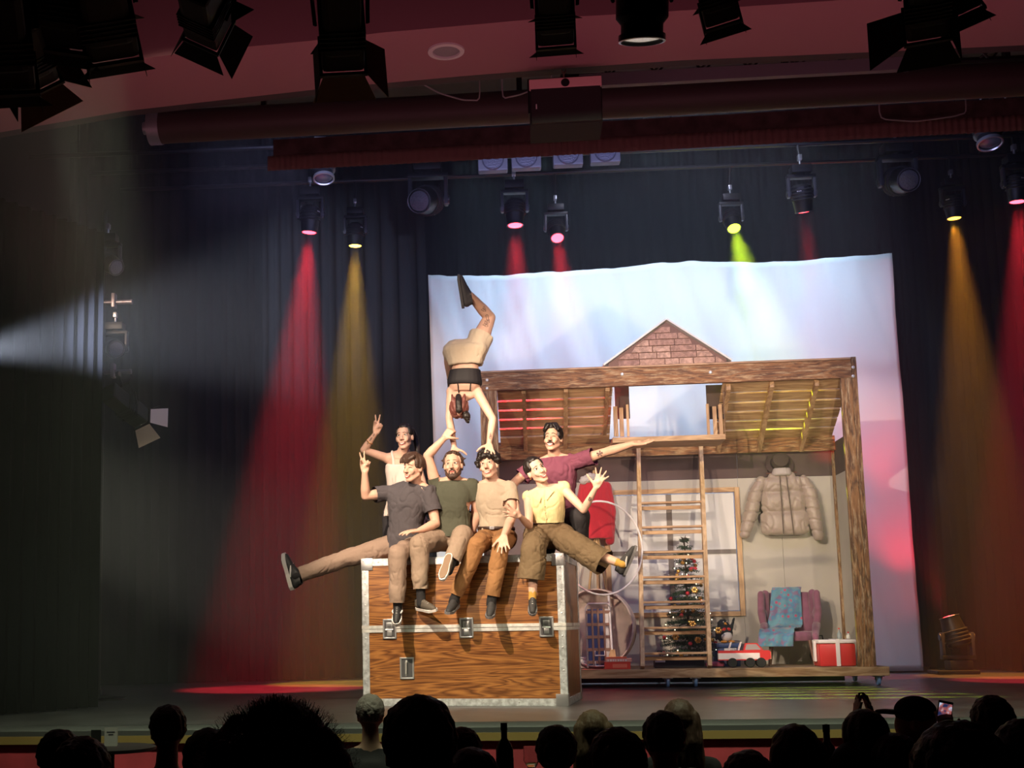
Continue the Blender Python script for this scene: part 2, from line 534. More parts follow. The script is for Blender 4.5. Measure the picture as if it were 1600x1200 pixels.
ZV = 4.52
v0 = atz(418, 267, ZV); v1 = atz(1700, 198, ZV)
VAL = mat('red_valance', (0.26, 0.145, 0.135), 0.85, bump=0.3, bscale=60)
o = curtain('valance', [(v0.x, v0.y), (v1.x, v1.y)], ZV, ZV + 0.13, VAL, 0.055, 0.006,
            'narrow dark red gathered valance hanging below the roller tube', 'valance', rng=5, nz=3)
bt = MB(); bt.beam(V((v0.x + .05, v0.y + .03, ZV + 0.2)), V((v1.x, v1.y + .03, ZV + 0.2)), 0.05, 0.15)
bt.build('batten', mat('batten_wood', (0.10, 0.06, 0.06), 0.8, var=0.3), None, label='long dark wooden batten behind the roller tube, above the valance', cat='batten')
# stage haze: thin fog, its outline cut so the front key beams stay invisible
hz = bpy.data.materials.new('thin_haze'); hz.use_nodes = True
nt = hz.node_tree; nt.nodes.clear()
o_ = nt.nodes.new('ShaderNodeOutputMaterial'); v_ = nt.nodes.new('ShaderNodeVolumeScatter')
v_.inputs['Density'].default_value = 0.013
v_.inputs['Color'].default_value = (1, 1, 1, 1)
v_.inputs['Anisotropy'].default_value = 0.0
nt.links.new(v_.outputs[0], o_.inputs['Volume'])
hb2 = MB()
hb2.prism([(-8.9, -3.0), (-2.6, -3.0), (-2.6, -6.3), (-1.9, -6.3), (-2.15, -3.4), (-2.1, -1.0), (-1.2, 1.2), (8.9, 1.2), (8.9, 8.5), (-8.9, 8.5)], 0.003, 8.9, ax=2)
hm = hb2.mesh('haze')
link('haze', hm, hz, None, 'thin haze hanging over the rear and left of the stage', 'haze', None, 'stuff')


# ================================================================ stage lamps
GLASS = mat('lamp_glass', (0.08, 0.08, 0.10), 0.12, 0.0, spec=0.9)
LENSOFF = mat('lens_off', (0.10, 0.10, 0.13), 0.35, 0.2, bump=0.8, bscale=70)

def lens_mat(name, c, s):
    return mat('lens_' + name, tuple(x * 0.3 for x in c), 0.3, emit=c, estr=s)

def frame_rot(d, up=(0, 0, 1)):
    return V(d).to_track_quat('-Z', 'Y')

def moving_head(lens, target, size, colour, strength, label, group='moving head spotlights hung above the stage', energy=0, angle=18, up=1, off=False, bar=None):
    """hung moving head: base box, yoke, head with lens. local frame of the head: -Z is the beam"""
    lens = V(lens); d = (V(target) - lens).normalized()
    q = frame_rot(d)
    s = size
    root = empty('moving_head_lamp', lens + V((0, 0, 2.1 * s * up)) , None, label, 'stage light', group)
    inv = root.matrix_world.inverted()
    M = inv @ Matrix.Translation(lens) @ q.to_matrix().to_4x4()
    mb = MB(); mb.M = M
    mb.lathe([(0.42 * s, 1.75 * s), (0.62 * s, 1.6 * s), (0.66 * s, 1.1 * s), (0.60 * s, 0.6 * s), (0.53 * s, 0.12 * s), (0.53 * s, 0.0), (0.47 * s, -0.02 * s), (0.46 * s, 0.06 * s)], n=28)
    mb.build('lamp_head', BLACK, root, smooth=True)
    mb = MB(); mb.M = M
    for k in range(4):
        z = (0.75 + 0.2 * k) * s
        mb.lathe([(0.66 * s, z), (0.69 * s, z + 0.02 * s), (0.69 * s, z + 0.07 * s), (0.66 * s, z + 0.09 * s)], n=28)
    mb.build('cooling_fin', BLACKM, root, smooth=True)
    mb = MB(); mb.M = M
    mb.lathe([(0.46 * s, 0.03 * s), (0.44 * s, -0.02 * s), (0.25 * s, -0.05 * s), (0.02 * s, -0.065 * s)], n=28)
    lm = LENSOFF if off else lens_mat(colour[0], colour[1], strength)
    ln = mb.build('lens', lm, root, smooth=True, label='dark glass lens' if off else 'glowing %s lens' % colour[0])
    mb = MB(); mb.M = M
    rr = 0.53 * s
    for k in range(20):
        a = 2 * PI * k / 20
        mb.tube([(rr * math.cos(a), rr * math.sin(a), -0.01 * s), (rr * math.cos(a + 2 * PI / 20), rr * math.sin(a + 2 * PI / 20), -0.01 * s)], 0.025 * s, n=5)
    mb.build('bezel', mat('bezel_grey', (0.10, 0.10, 0.12), 0.35, 0.5), root)
    # yoke and base, aligned with the world
    hc = inv @ (lens - d * (1.15 * s))
    for sx in (-1, 1):
        mb = MB()
        x = sx * 0.80 * s
        mb.bevbox(hc.x + x - 0.09 * s, hc.x + x + 0.09 * s, hc.y - 0.22 * s, hc.y + 0.22 * s, min(hc.z - 0.25 * s * up, hc.z + 1.05 * s * up), max(hc.z - 0.25 * s * up, hc.z + 1.05 * s * up), 0.05 * s)
        mb.cyl((hc.x + x * 0.85, hc.y, hc.z), (hc.x + x * 1.18, hc.y, hc.z), 0.2 * s, n=16)
        mb.build('yoke_arm', mat('yoke_grey', (0.05, 0.05, 0.06), 0.4, 0.3), root, smooth=True)
    mb = MB()
    z0 = hc.z + 1.0 * s * up; z1 = hc.z + 1.22 * s * up
    mb.bevbox(hc.x - 0.9 * s, hc.x + 0.9 * s, hc.y - 0.26 * s, hc.y + 0.26 * s, min(z0, z1), max(z0, z1), 0.04 * s)
    z2 = hc.z + 1.28 * s * up; z3 = hc.z + 1.8 * s * up
    mb.bevbox(hc.x - 0.62 * s, hc.x + 0.62 * s, hc.y - 0.5 * s, hc.y + 0.5 * s, min(z2, z3), max(z2, z3), 0.06 * s)
    mb.cyl((hc.x, hc.y, z1 - 0.02 * s), (hc.x, hc.y, z2 + 0.02 * s), 0.3 * s)
    mb.build('lamp_base', BLACK, root, smooth=True)
    if up > 0:
        mb = MB()
        mb.cyl((hc.x, hc.y, z3), (hc.x, hc.y, z3 + 0.5 * s), 0.07 * s)
        mb.bevbox(hc.x - 0.12 * s, hc.x + 0.12 * s, hc.y - 0.2 * s, hc.y + 0.2 * s, z3 + 0.4 * s, z3 + 0.75 * s, 0.03 * s)
        mb.build('clamp', STEEL, root, smooth=True)
        if bar:
            tp = V((hc.x, bar[0] - root.location.y, bar[1] - root.location.z)); mb = MB(); mb.cyl((hc.x, hc.y, z3 + 0.6 * s), tp, 0.016, n=8); mb.build('drop_pipe', BLACK, root, smooth=True)
    mb = MB(); mb.M = M
    for k in range(3):
        mb.box(-0.16 * s + 0.1 * k * s, -0.09 * s + 0.1 * k * s, -0.672 * s, -0.655 * s, 1.3 * s, 1.38 * s)
    mb.M = mb.M
    mb.build('marking', mat('lamp_marking', (0.5, 0.5, 0.52), 0.5), root)
    if energy:
        energy *= 3.0
        ld = spot('moving_head_beam', lens + d * 0.45 * s, target, energy, colour[1], angle, 0.45, 0.42 * s)
        mw = ld.matrix_basis.copy()
        ld.parent = root
        ld.matrix_parent_inverse = inv
    return root, z3 + root.location.z

RED = ('red', (1.0, 0.03, 0.05)); YEL = ('yellow', (1.0, 0.55, 0.05)); GRN = ('yellow green', (0.62, 0.95, 0.02)); ORG = ('orange', (1.0, 0.36, 0.03))
NY, FY = 3.3, 4.6
heads = [
    ((483, 363), NY, (440, 930, 3.5), RED, 15, 2600, 25, 'leftmost lit red moving head lamp, beside the yellow one'),
    ((555, 384), FY, (545, 950, 4.7), YEL, 15, 2000, 22, 'yellow glowing moving head lamp left of the pale cloth'),
    ((805, 352), NY, (812, 620, 3.15), RED, 15, 1500, 25, 'red lit moving head lamp above the acrobat, larger of its pair'),
    ((871, 372), FY, (905, 620, 3.2), RED, 15, 1500, 22, 'smaller low red lit moving head lamp above the cloth'),
    ((1147, 357), FY, (1215, 620, 3.25), GRN, 15, 3200, 25, 'only yellow-green glowing moving head lamp'),
    ((1256, 331), NY, (1290, 620, 3.9), RED, 15, 700, 20, 'red lit moving head lamp right of the yellow-green one'),
    ((1491, 341), FY, (1545, 900, 4.7), ORG, 12, 1900, 21, 'orange glowing moving head lamp right of the pale cloth'),
    ((1590, 315), NY, (1620, 900, 3.5), RED, 15, 1900, 22, 'red lit moving head lamp at the far right'),
]
for (lx, ly), Y, (tx, ty, tY), col, st, en, an, lab in heads:
    L_ = at(lx, ly, Y)
    T_ = at(tx, ty, tY)
    moving_head(L_, T_, 0.178 if Y == NY else 0.165, col, st, lab, energy=en, angle=an, bar=(NY, 6.05) if Y == NY else (FY, 6.3))
# unlit heads facing the room
L_ = at(655, 314, 3.6); moving_head(L_, L_ + V((-0.35, -1, -0.35)), 0.27, RED, 0, 'large unlit moving head lamp left of the red pair, ribbed face', off=True, bar=(NY, 6.05))
L_ = at(1420, 281, 3.4); moving_head(L_, L_ + V((0.1, -1, -0.3)), 0.25, RED, 0, 'large unlit moving head lamp with a round pale honeycomb face', off=True, bar=(NY, 6.05))
# the lamp standing on the floor at the right
L_ = at(1484, 975, 5.3); L_.z = 0.69
moving_head(L_, L_ + V((-0.25, 0.1, 1.0)), 0.22, RED, 6, 'grey moving head lamp standing on the floor right of the cloth', group='floor standing moving head lamps', up=-1, energy=120, angle=30)
mb = MB(); mb.bevbox(L_.x - .25, L_.x + .25, 5.1, 5.5, 0.0, 0.05, .015)
mb.build('lamp_foot_plate', BLACK, None, label='low dark floor plate under the standing spotlight', cat='plate')

# lighting bars
for nm, Y, zz, lab in (('lighting_bar', NY, 6.05, 'nearer long dark lighting bar over the stage'), ('lighting_bar', FY, 6.3, 'further long dark lighting bar over the stage')):
    mb = MB(); mb.cyl((-4.5, Y, zz), (7.5, Y, zz), 0.025, n=10)
    for x in range(-4, 8, 2): mb.cyl((x, Y, zz), (x, Y, 9.49), 0.006, n=6)
    mb.build(nm, BLACK, None, smooth=True, label=lab, cat='lighting bar')

mb = MB(); mb.cyl((-4.5, 1.3, 5.5), (7.5, 1.3, 5.5), 0.025, n=10)
for x in range(-4, 8, 2): mb.cyl((x, 1.3, 5.5), (x, 1.3, 9.49), 0.006, n=6)
mb.build('lighting_bar', BLACK, None, smooth=True, label='dark lighting bar hidden behind the red valance', cat='lighting bar')

def par_can(lens, target, s, label, lit=None, metal=STEEL, group='round can lamps under the ceiling', bar=(1.3, 5.5)):
    lens = V(lens); d = (V(target) - lens).normalized()
    root = empty('can_lamp', lens, frame_rot(d), label, 'stage light', group)
    mb = MB(); mb.lathe([(0.2 * s, 2.3 * s), (0.55 * s, 2.2 * s), (0.62 * s, 1.6 * s), (0.62 * s, 0.5 * s), (0.5 * s, 0.35 * s), (0.5 * s, 0.0), (0.45 * s, 0.0), (0.45 * s, 0.3 * s)], n=28)
    mb.build('can', BLACK, root, smooth=True)
    mb = MB(); mb.lathe([(0.5 * s, 0.12 * s), (0.56 * s, 0.1 * s), (0.56 * s, -0.05 * s), (0.5 * s, -0.06 * s), (0.47 * s, 0.0), (0.47 * s, 0.06 * s)], n=28)
    mb.build('front_ring', metal, root, smooth=True)
    mb = MB(); mb.lathe([(0.47 * s, 0.04 * s), (0.3 * s, 0.0), (0.02, -0.02 * s)], n=24)
    mb.build('lens', lit or GLASS, root, smooth=True)
    mb = MB(); pts = [(-0.7 * s, 0, 0.9 * s), (-0.72 * s, 0.5 * s, 1.2 * s), (-0.5 * s, 1.3 * s, 1.6 * s), (0.5 * s, 1.3 * s, 1.6 * s), (0.72 * s, 0.5 * s, 1.2 * s), (0.7 * s, 0, 0.9 * s)]
    mb.tube(pts, 0.05 * s, n=6)
    mb.build('bracket', metal, root, smooth=True)
    if bar:
        inv = root.matrix_world.inverted(); mb = MB(); mb.cyl((0, 1.3 * s, 1.6 * s), inv @ V((lens.x, bar[0], bar[1])), .014, n=8); mb.build('drop_pipe', BLACK, root, smooth=True)
    return root
L_ = at(506, 279, 1.0); par_can(L_, L_ + V((0.05, -0.25, -1)), 0.19, 'silver ringed can lamp peeking below the valance at the left')
L_ = at(1547, 224, 1.0); par_can(L_, L_ + V((0.0, -0.3, -1)), 0.21, 'silver ringed can lamp peeking below the valance at the right')
# row of square flood lamps behind the valance
first = None
for k, (x, y) in enumerate([(770, 256), (822, 252), (887, 247), (945, 243)]):
    p = at(x, y, 1.6)
    if first is None:
        first = empty('flood_lamp', p, None, None, 'stage light', 'square flood lamps behind the valance')
        mb = MB(); mb.bevbox(-0.15, 0.15, -0.06, 0.06, -0.09, 0.15, 0.015); mb.build('flood_body', mat('flood_grey', (0.12, 0.12, 0.14), 0.5), first)
        mb = MB(); mb.lathe([(0.11, 0), (0.10, 0.02), (0.02, 0.03)], M=Matrix.Rotation(PI / 2, 3, 'X'), a=(0, -0.06, 0.02)); mb.build('lens', LENSOFF, first, smooth=True)
        mb = MB(); mb.cyl((0, 0, .15), (0, 1.3 - p.y, 5.5 - p.z), .014, n=8); mb.build('drop_pipe', BLACK, first, smooth=True)
        f = first
    else:
        f = clone(first, Matrix.Translation(p))
    f['label'] = ['leftmost', 'second from left', 'third from left', 'rightmost'][k] + ' square grey flood lamp showing below the valance'

def barndoor_lamp(lens, target, s, label, doors=((38, 1.0), (38, 1.0), (38, 1.0), (38, 1.0)), roll=0, body='long', inner=None, lit=None, group='black spotlights with barn doors'):
    """theatre spotlight; -Z is the beam. doors: (opening angle from the beam axis, length) for +Y, -Y, +X, -X"""
    lens = V(lens); d = (V(target) - lens).normalized()
    q = frame_rot(d) @ Quaternion((0, 0, 1), R(roll))
    root = empty('barn_door_spotlight', lens, q, label, 'stage light', group)
    L = 3.0 if body == 'long' else 1.7
    mb = MB()
    mb.bevbox(-0.52 * s, 0.52 * s, -0.52 * s, 0.52 * s, 0.06 * s, 0.9 * s * (L / 1.7), 0.12 * s)
    mb.bevbox(-0.45 * s, 0.45 * s, -0.6 * s, 0.5 * s, 0.7 * s, L * s, 0.14 * s)
    for k in range(5):
        z = (1.0 + 0.16 * k) * s; mb.box(-0.54 * s, 0.54 * s, -0.62 * s, 0.54 * s, z, z + 0.05 * s)
    mb.build('lamp_body', BLACKM, root)
    mb = MB()
    for a, b in (((-.58, -.58), (.58, -.50)), ((-.58, .50), (.58, .58)), ((-.58, -.58), (-.50, .58)), ((.50, -.58), (.58, .58))):
        mb.box(a[0] * s, b[0] * s, a[1] * s, b[1] * s, -0.04 * s, 0.06 * s)
    mb.build('front_frame', BLACK, root)
    mb = MB(); mb.lathe([(0.46 * s, 0.05 * s), (0.4 * s, 0.0), (0.02 * s, -0.04 * s)], n=24)
    mb.build('lens', lit or GLASS, root, smooth=True)
    for k, (ang, ln) in enumerate(doors):
        if ln <= 0: continue
        mb = MB()
        a = R(ang); w0 = 0.5 * s; w1 = (0.78 if k < 2 else 0.72) * s; h = 1.15 * s * ln; t = 0.012 * s
        def pt(u, r, off):
            # u across, r along the leaf
            y = 0.54 * s + math.sin(a) * r + math.cos(a) * off
            z = -0.03 * s - math.cos(a) * r + math.sin(a) * off
            v_ = (u, y, z)
            if k == 0: return v_
            if k == 1: return (u, -y, z)
            if k == 2: return (y, u, z)
            return (-y, u, z)
        vs = []
        for off in (0, t):
            vs += [pt(-w0, 0, off), pt(w0, 0, off), pt(w1, h, off), pt(-w1, h, off)]
        mb.add(vs, [(0, 1, 2, 3), (7, 6, 5, 4), (0, 4, 5, 1), (1, 5, 6, 2), (2, 6, 7, 3), (3, 7, 4, 0)])
        mb.build('barn_door', inner if (inner and k in (1, 2)) else BLACKM, root)
    mb = MB()
    pts = [(-0.62 * s, 0, 1.2 * s), (-0.66 * s, 0.7 * s, 1.5 * s), (-0.5 * s, 1.3 * s, 1.8 * s), (0.5 * s, 1.3 * s, 1.8 * s), (0.66 * s, 0.7 * s, 1.5 * s), (0.62 * s, 0, 1.2 * s)]
    for a, b in zip(pts, pts[1:]): mb.beam(a, b, 0.05 * s, 0.12 * s, up=(0, 1, 0.3))
    mb.cyl((0, 1.3 * s, 1.8 * s), (0, 1.75 * s, 2.2 * s), 0.06 * s); mb.bevbox(-.1 * s, .1 * s, 1.65 * s, 1.95 * s, 2.1 * s, 2.4 * s, .02 * s)
    mb.build('yoke', BLACK, root)
    return root
LIT = mat('lamp_warm_glow', (0.3, 0.25, 0.2), 0.4, emit=(1.0, 0.80, 0.6), estr=2.0)
ORIN = mat('door_worn_orange', (0.42, 0.24, 0.13), 0.7)
def hang(px, py, Y, dpx, dpy, fwd):
    L_ = at(px, py, Y); T_ = at(px + dpx, py + dpy, Y + fwd); return L_, T_
# front row, hung over the auditorium
L_, T_ = hang(326, 48, -5.4, 50, 300, 3.0); barndoor_lamp(L_, T_, 0.165, 'tilted black spotlight with open barn doors, above the plaster edge at the left', doors=((60, .8), (20, .6), (30, .8), (20, 1.1)), roll=-25)
L_, T_ = hang(535, 88, -5.4, 10, 300, 1.8); barndoor_lamp(L_, T_, 0.19, 'big black spotlight with barn doors left of the round ceiling grille', doors=((8, .6), (8, .75), (36, .8), (12, .7)), roll=3, inner=ORIN)
L_, T_ = hang(868, 50, -5.4, 10, 300, 2.0); barndoor_lamp(L_, T_, 0.16, 'black spotlight directly above the hanging loudspeaker, doors closed', doors=((5, .2), (5, .25), (5, .2), (5, .2)))
L_ = at(1003, 62, -5.4); par_can(L_, L_ + V((-0.02, 0.25, -1)), 0.19, 'black can lamp with a bright lens right of the hanging loudspeaker', metal=mat('dark_ring', (0.08, 0.08, 0.09), 0.3, 0.4), bar=(-5.75, 4.62), lit=mat('warm_lens', (0.4, 0.35, 0.3), 0.15, emit=(1, .85, .7), estr=0.35, bump=1, bscale=40))
L_, T_ = hang(1125, 20, -5.4, 60, 300, 1.5); barndoor_lamp(L_, T_, 0.15, 'black tilted spotlight right of the can lamp, at the top edge', doors=((8, .35), (8, .35), (8, .3), (8, .3)), roll=10)
L_, T_ = hang(1448, 38, -5.4, 0, 300, 1.8); barndoor_lamp(L_, T_, 0.175, 'black spotlight with spread barn doors at the upper right', doors=((12, .7), (12, .75), (18, .7), (58, .9)), roll=0)
L_, T_ = hang(1496, 10, -5.1, 60, 300, 1.0); barndoor_lamp(L_, T_, 0.17, 'second black spotlight tucked behind the one at the upper right', doors=((8, .3), (8, .3), (8, .3), (8, .3)), roll=20)
# cluster at the upper left
L_, T_ = hang(45, 112, -6.0, 110, 300, 3.0); barndoor_lamp(L_, T_, 0.19, 'lit black spotlight at the upper left with a worn orange barn door', doors=((22, .6), (30, .6), (44, .7), (25, .4)), roll=30, inner=ORIN, lit=LIT)
L_, T_ = hang(172, 62, -6.2, 40, 200, 1.2); barndoor_lamp(L_, T_, 0.20, 'large dark unlit spotlight right of the orange barn door lamp', doors=((6, .3), (6, .3), (6, .3), (6, .3)), roll=12)
L_, T_ = hang(8, 108, -6.4, 30, 200, 1.0); barndoor_lamp(L_, T_, 0.21, 'large dark unlit spotlight in the upper left corner', doors=((6, .3), (6, .3), (6, .3), (6, .3)), roll=8)
L_, T_ = hang(95, 40, -6.3, 30, 200, 1.0); barndoor_lamp(L_, T_, 0.22, 'dark unlit spotlight at the top edge between the two large ones', doors=((6, .3), (6, .3), (6, .3), (6, .3)), roll=-6)
spot('beam_left_top', at(75, 140, -5.7), at(400, 560, -1.0), 150, (0.80, 0.93, 0.95), 34, 0.6, 0.06)
bz = at(700, -60, -5.6).z
mb = MB(); mb.cyl((-4.6, -5.75, 4.62), (4.2, -5.75, 4.62), 0.025, n=10)
for x in (-4, -1, 2, 4): mb.cyl((x, -5.75, 4.6), (x, -5.75, 6.2), 0.012, n=6)
mb.build('lighting_bar', BLACK, None, smooth=True, label='dark lighting bar over the audience, nearest the camera', cat='lighting bar')

# side tower at the left
TX = at(178, 600, 1.6)
tw = empty('side_lamp_pole', (TX.x - 0.12, 1.6, 0), None, 'dark vertical pole with side arms at the left of the stage', 'lamp stand')
mb = MB(); mb.cyl((0, 0, 0.02), (0, 0, 5.0), 0.024, n=10); mb.build('pole', BLACK, tw, smooth=True)
mb = MB(); mb.lathe([(0.28, 0.0), (0.28, 0.02), (0.04, 0.05), (0.04, 0.1)]); mb.build('base', BLACK, tw, smooth=True)
for py in (472, 581):
    z = at(190, py, 1.6).z
    mb = MB(); mb.cyl((-0.1, 0, z), (0.28, 0, z), 0.024, n=12); mb.cyl((0.28, 0, z), (0.30, 0, z), 0.028, n=12); mb.bevbox(0.09, 0.13, -.05, .05, z - .06, z + .09, .01)
    mb.build('side_arm', mat('arm_metal', (0.18, 0.15, 0.17), 0.4, 0.6), tw, smooth=True)
L_ = at(182, 418, 1.5); moving_head(L_, L_ + V((0.6, -0.5, -0.45)), 0.16, RED, 0, 'small unlit moving head lamp at the top of the left side pole', group='unlit lamps on the left side pole', off=True)
L_ = at(182, 545, 1.5); moving_head(L_, L_ + V((0.35, -0.9, -0.2)), 0.15, RED, 0, 'unlit moving head lamp with dotted face on the left side pole', group='unlit lamps on the left side pole', off=True)
L_ = at(222, 655, 1.2); T_ = at(330, 745, 2.1)
LITW = mat('door_lit_inside', (0.75, 0.6, 0.45), 0.7)
barndoor_lamp(L_, T_, 0.17, 'long profile spotlight with pale lit barn doors on the left side pole', doors=((45, .9), (45, .9), (45, .9), (45, .9)), roll=20, body='long', inner=LITW, lit=LIT, group='lit spotlights at the left side')
# beams from the wings at the left
spot('beam_side', at(-70, 553, -2.3), at(390, 490, 3.4), 4200, (0.72, 0.80, 1.0), 21, 0.8, 0.06)
spot('beam_side', at(-330, 270, -2.3), at(420, 540, 3.4), 1300, (1.0, 0.72, 0.5), 17, 0.8, 0.08)
spot('beam_side', at(-420, 600, -2.2), at(330, 850, 1.6), 3300, (1.0, 0.95, 0.75), 24, 0.8, 0.08)

# truss behind the soffit
ta = atz(880, 122, 4.5); tb = atz(1700, 88, 4.5)
tr = empty('ceiling_truss', ta, None, 'black lattice truss just behind the soffit, right of the hanging loudspeaker', 'truss')
dv = tb - ta; ln = dv.length; dv.normalize()
for nm, oy, oz in (('chord', 0, 0), ('chord', 0, 0.2), ('chord', 0.2, 0.1)):
    mb = MB(); mb.cyl(V((0, oy, oz)), dv * ln + V((0, oy, oz)), 0.017, n=8); mb.build(nm, BLACK, tr, smooth=True)
nseg = int(ln / 0.3)
for i in range(nseg):
    a = dv * (i * ln / nseg); b = dv * ((i + 0.5) * ln / nseg); c = dv * ((i + 1) * ln / nseg)
    mb = MB(); mb.cyl(a + V((0, 0, 0)), b + V((0, 0, 0.2)), 0.009, n=6); mb.cyl(b + V((0, 0, 0.2)), c, 0.009, n=6)
    mb.cyl(a + V((0, .2, .1)), b + V((0, 0, 0.2)), 0.009, n=6)
    mb.build('brace', BLACK, tr, smooth=True)
# grey slim rail below the truss and its cables
mb = MB(); a = atz(905, 128, 4.42) ; b = atz(1420, 100, 4.42); mb.beam(a, b, 0.05, 0.09)
mb.build('cable_tray', mat('tray_grey', (0.20, 0.19, 0.22), 0.6), None, label='slim grey cable tray under the black truss', cat='tray')
def cable(pts, label, r=0.006, m=None):
    pts = [V((pts[0].x, pts[0].y, 4.951))] + list(pts) + [V((pts[-1].x, pts[-1].y, 4.951))]
    pp = []
    for i in range(len(pts) - 1):
        for k in range(6): pp.append(V(pts[i]).lerp(V(pts[i + 1]), k / 6))
    pp.append(V(pts[-1]))
    pp2 = [pp[0]] + [(pp[i - 1] + pp[i] * 2 + pp[i + 1]) / 4 for i in range(1, len(pp) - 1)] + [pp[-1]]
    mb = MB(); mb.tube(pp2, r, n=6); mb.build('cable', m or mat('cable_grey', (0.4, 0.38, 0.42), 0.6), None, smooth=True, label=label, cat='cable')
cable([at(x, y, -1.9) for x, y in ((655, 128), (685, 145), (722, 156), (750, 157))], 'pale cable sagging left of the hanging loudspeaker')
cable([at(x, y, -1.9) for x, y in ((785, 154), (812, 148), (838, 138), (862, 125))], 'pale cable rising to the hanging loudspeaker')
cable([at(x, y, -1.0) for x, y in ((1375, 186), (1430, 190), (1490, 182), (1510, 176))], 'thin pale cable hanging under the roller tube at the right')

# round grille in the soffit
g = atz(697, 79, ZS)
gr = empty('ceiling_grille', (g.x, g.y, ZS), None, 'round white grille set in the pink soffit', 'ceiling speaker')
mb = MB(); mb.lathe([(0.118, 0.0), (0.116, -0.012), (0.088, -0.014), (0.086, 0.0)], n=40); mb.build('rim', mat('white_rim', (0.75, 0.72, 0.72), 0.5), gr, smooth=True)
mb = MB(); mb.lathe([(0.086, -0.002), (0.05, -0.010), (0.002, -0.012)], n=40); mb.build('grille', mat('grille_grey', (0.42, 0.40, 0.42), 0.6, bump=0.8, bscale=300), gr, smooth=True)

# hanging loudspeaker
sp = at(883, 172, -2.9)
sk = empty('hanging_loudspeaker', sp, R(-2), 'dark box loudspeaker hanging by a chain under the soffit centre', 'loudspeaker')
mb = MB(); mb.prism([(-0.16, -0.155), (-0.14, 0.15), (0.16, 0.15), (0.16, -0.155)], -0.23, 0.23, ax=0)
mb.build('cabinet', BLACKM, sk)
mb = MB(); mb.bevbox(-.232, .232, -.172, -.140, .082, .150, .006); mb.build('top_strip', mat('speaker_top', (0.85, 0.50, 0.50), 0.5), sk)
mb = MB(); mb.lathe([(.028, 0), (.026, .004), (.012, .005)], n=16, M=Matrix.Rotation(PI / 2, 3, 'X'), a=(0, -.172, .116)); mb.build('socket', BLACK, sk)
mb = MB(); mb.prism([(-0.184, -0.153), (-0.174, 0.080), (-0.150, 0.080), (-0.160, -0.153)], -0.222, 0.222, ax=0)
mb.build('front_grille', mat('speaker_grille', (0.02, 0.016, 0.018), 0.7, bump=0.6, bscale=300), sk)
mb = MB(); mb.M = Matrix.Translation((-0.19, -0.174, -0.04)); mb.box(-0.004, 0.004, -0.008, 0.0, -0.016, 0.016); mb.build('badge', mat('badge', (0.6, 0.6, 0.62), 0.4), sk)
mb = MB()
for sx in (-1, 1): mb.box(sx * 0.235 - .006, sx * 0.235 + .006, -.03, .03, -.02, .2)
mb.box(-.24, .24, -.03, .03, .19, .215)
mb.build('bracket', BLACK, sk)
mb = MB()
for k in range(5):
    z = 0.22 + 0.035 * k
    pts = [((0.012 * math.cos(t)) if k % 2 else 0, 0 if k % 2 else 0.012 * math.cos(t), z + 0.02 + 0.024 * math.sin(t)) for t in [2 * PI * i / 10 for i in range(10)]]
    mb.tube(pts, 0.005, n=5, closed=True)
mb.build('chain', mat('chain_metal', (0.7, 0.5, 0.45), 0.4, 0.5), sk, smooth=True)

# ================================================================ the flight case
CR_ANG = R(-10.1)
cr_p0 = V((at(725, 1096, 0.0).x, 0.0, 0.0))
cr_rot = Matrix.Rotation(CR_ANG, 3, 'Z')
cr_n = cr_rot @ V((0, 1, 0))
def crl(px, py, v=0.0):
    p = on_plane(px, py, cr_p0 + cr_n * v, cr_n)
    q = cr_rot.transposed() @ (p - cr_p0)
    return q
x0 = crl(566, 980).x; x1 = crl(884, 980).x
CH = crl(725, 869).z; CD = 1.12
crate = empty('flight_case', cr_p0, cr_rot, 'big wood grain touring case with metal edges that the performers sit on', 'flight case')
WG = wood('case_laminate', (0.37, 0.155, 0.045), (0.115, 0.038, 0.012), axis=0, scale=1.15, grain=1.7, rough=0.35, bump=0.05, along=0.42)
WG2 = wood('case_laminate_side', (0.40, 0.18, 0.055), (0.20, 0.075, 0.02), axis=2, scale=1.3, grain=1.2, rough=0.35, bump=0.05)
zm = crl(725, 981).z
tr = 0.004; e = 0.062
def panel(nm, b, m):
    mb = MB(); mb.box(*b); return mb.build(nm, m, crate)
panel('lid_front', (x0 + e, x1 - e, 0.006, 0.02, zm + .03, CH - e), WG)
panel('body_front', (x0 + e, x1 - e, 0.006, 0.02, e, zm - .03), WG)
panel('lid_side', (x1 - 0.02, x1 - 0.006, e, CD - e, zm + .03, CH - e), WG2)
panel('body_side', (x1 - 0.02, x1 - 0.006, e, CD - e, e, zm - .03), WG2)
panel('lid_side', (x0 + 0.006, x0 + 0.02, e, CD - e, zm + .03, CH - e), WG2)
panel('body_side', (x0 + 0.006, x0 + 0.02, e, CD - e, e, zm - .03), WG2)
panel('back_panel', (x0 + e, x1 - e, CD - .02, CD - .006, e, CH - e), WG)
panel('top_panel', (x0 + .02, x1 - .02, .02, CD - .02, CH - .02, CH - .005), WG)
panel('bottom_panel', (x0 + .02, x1 - .02, .02, CD - .02, 0.005, .02), WG)
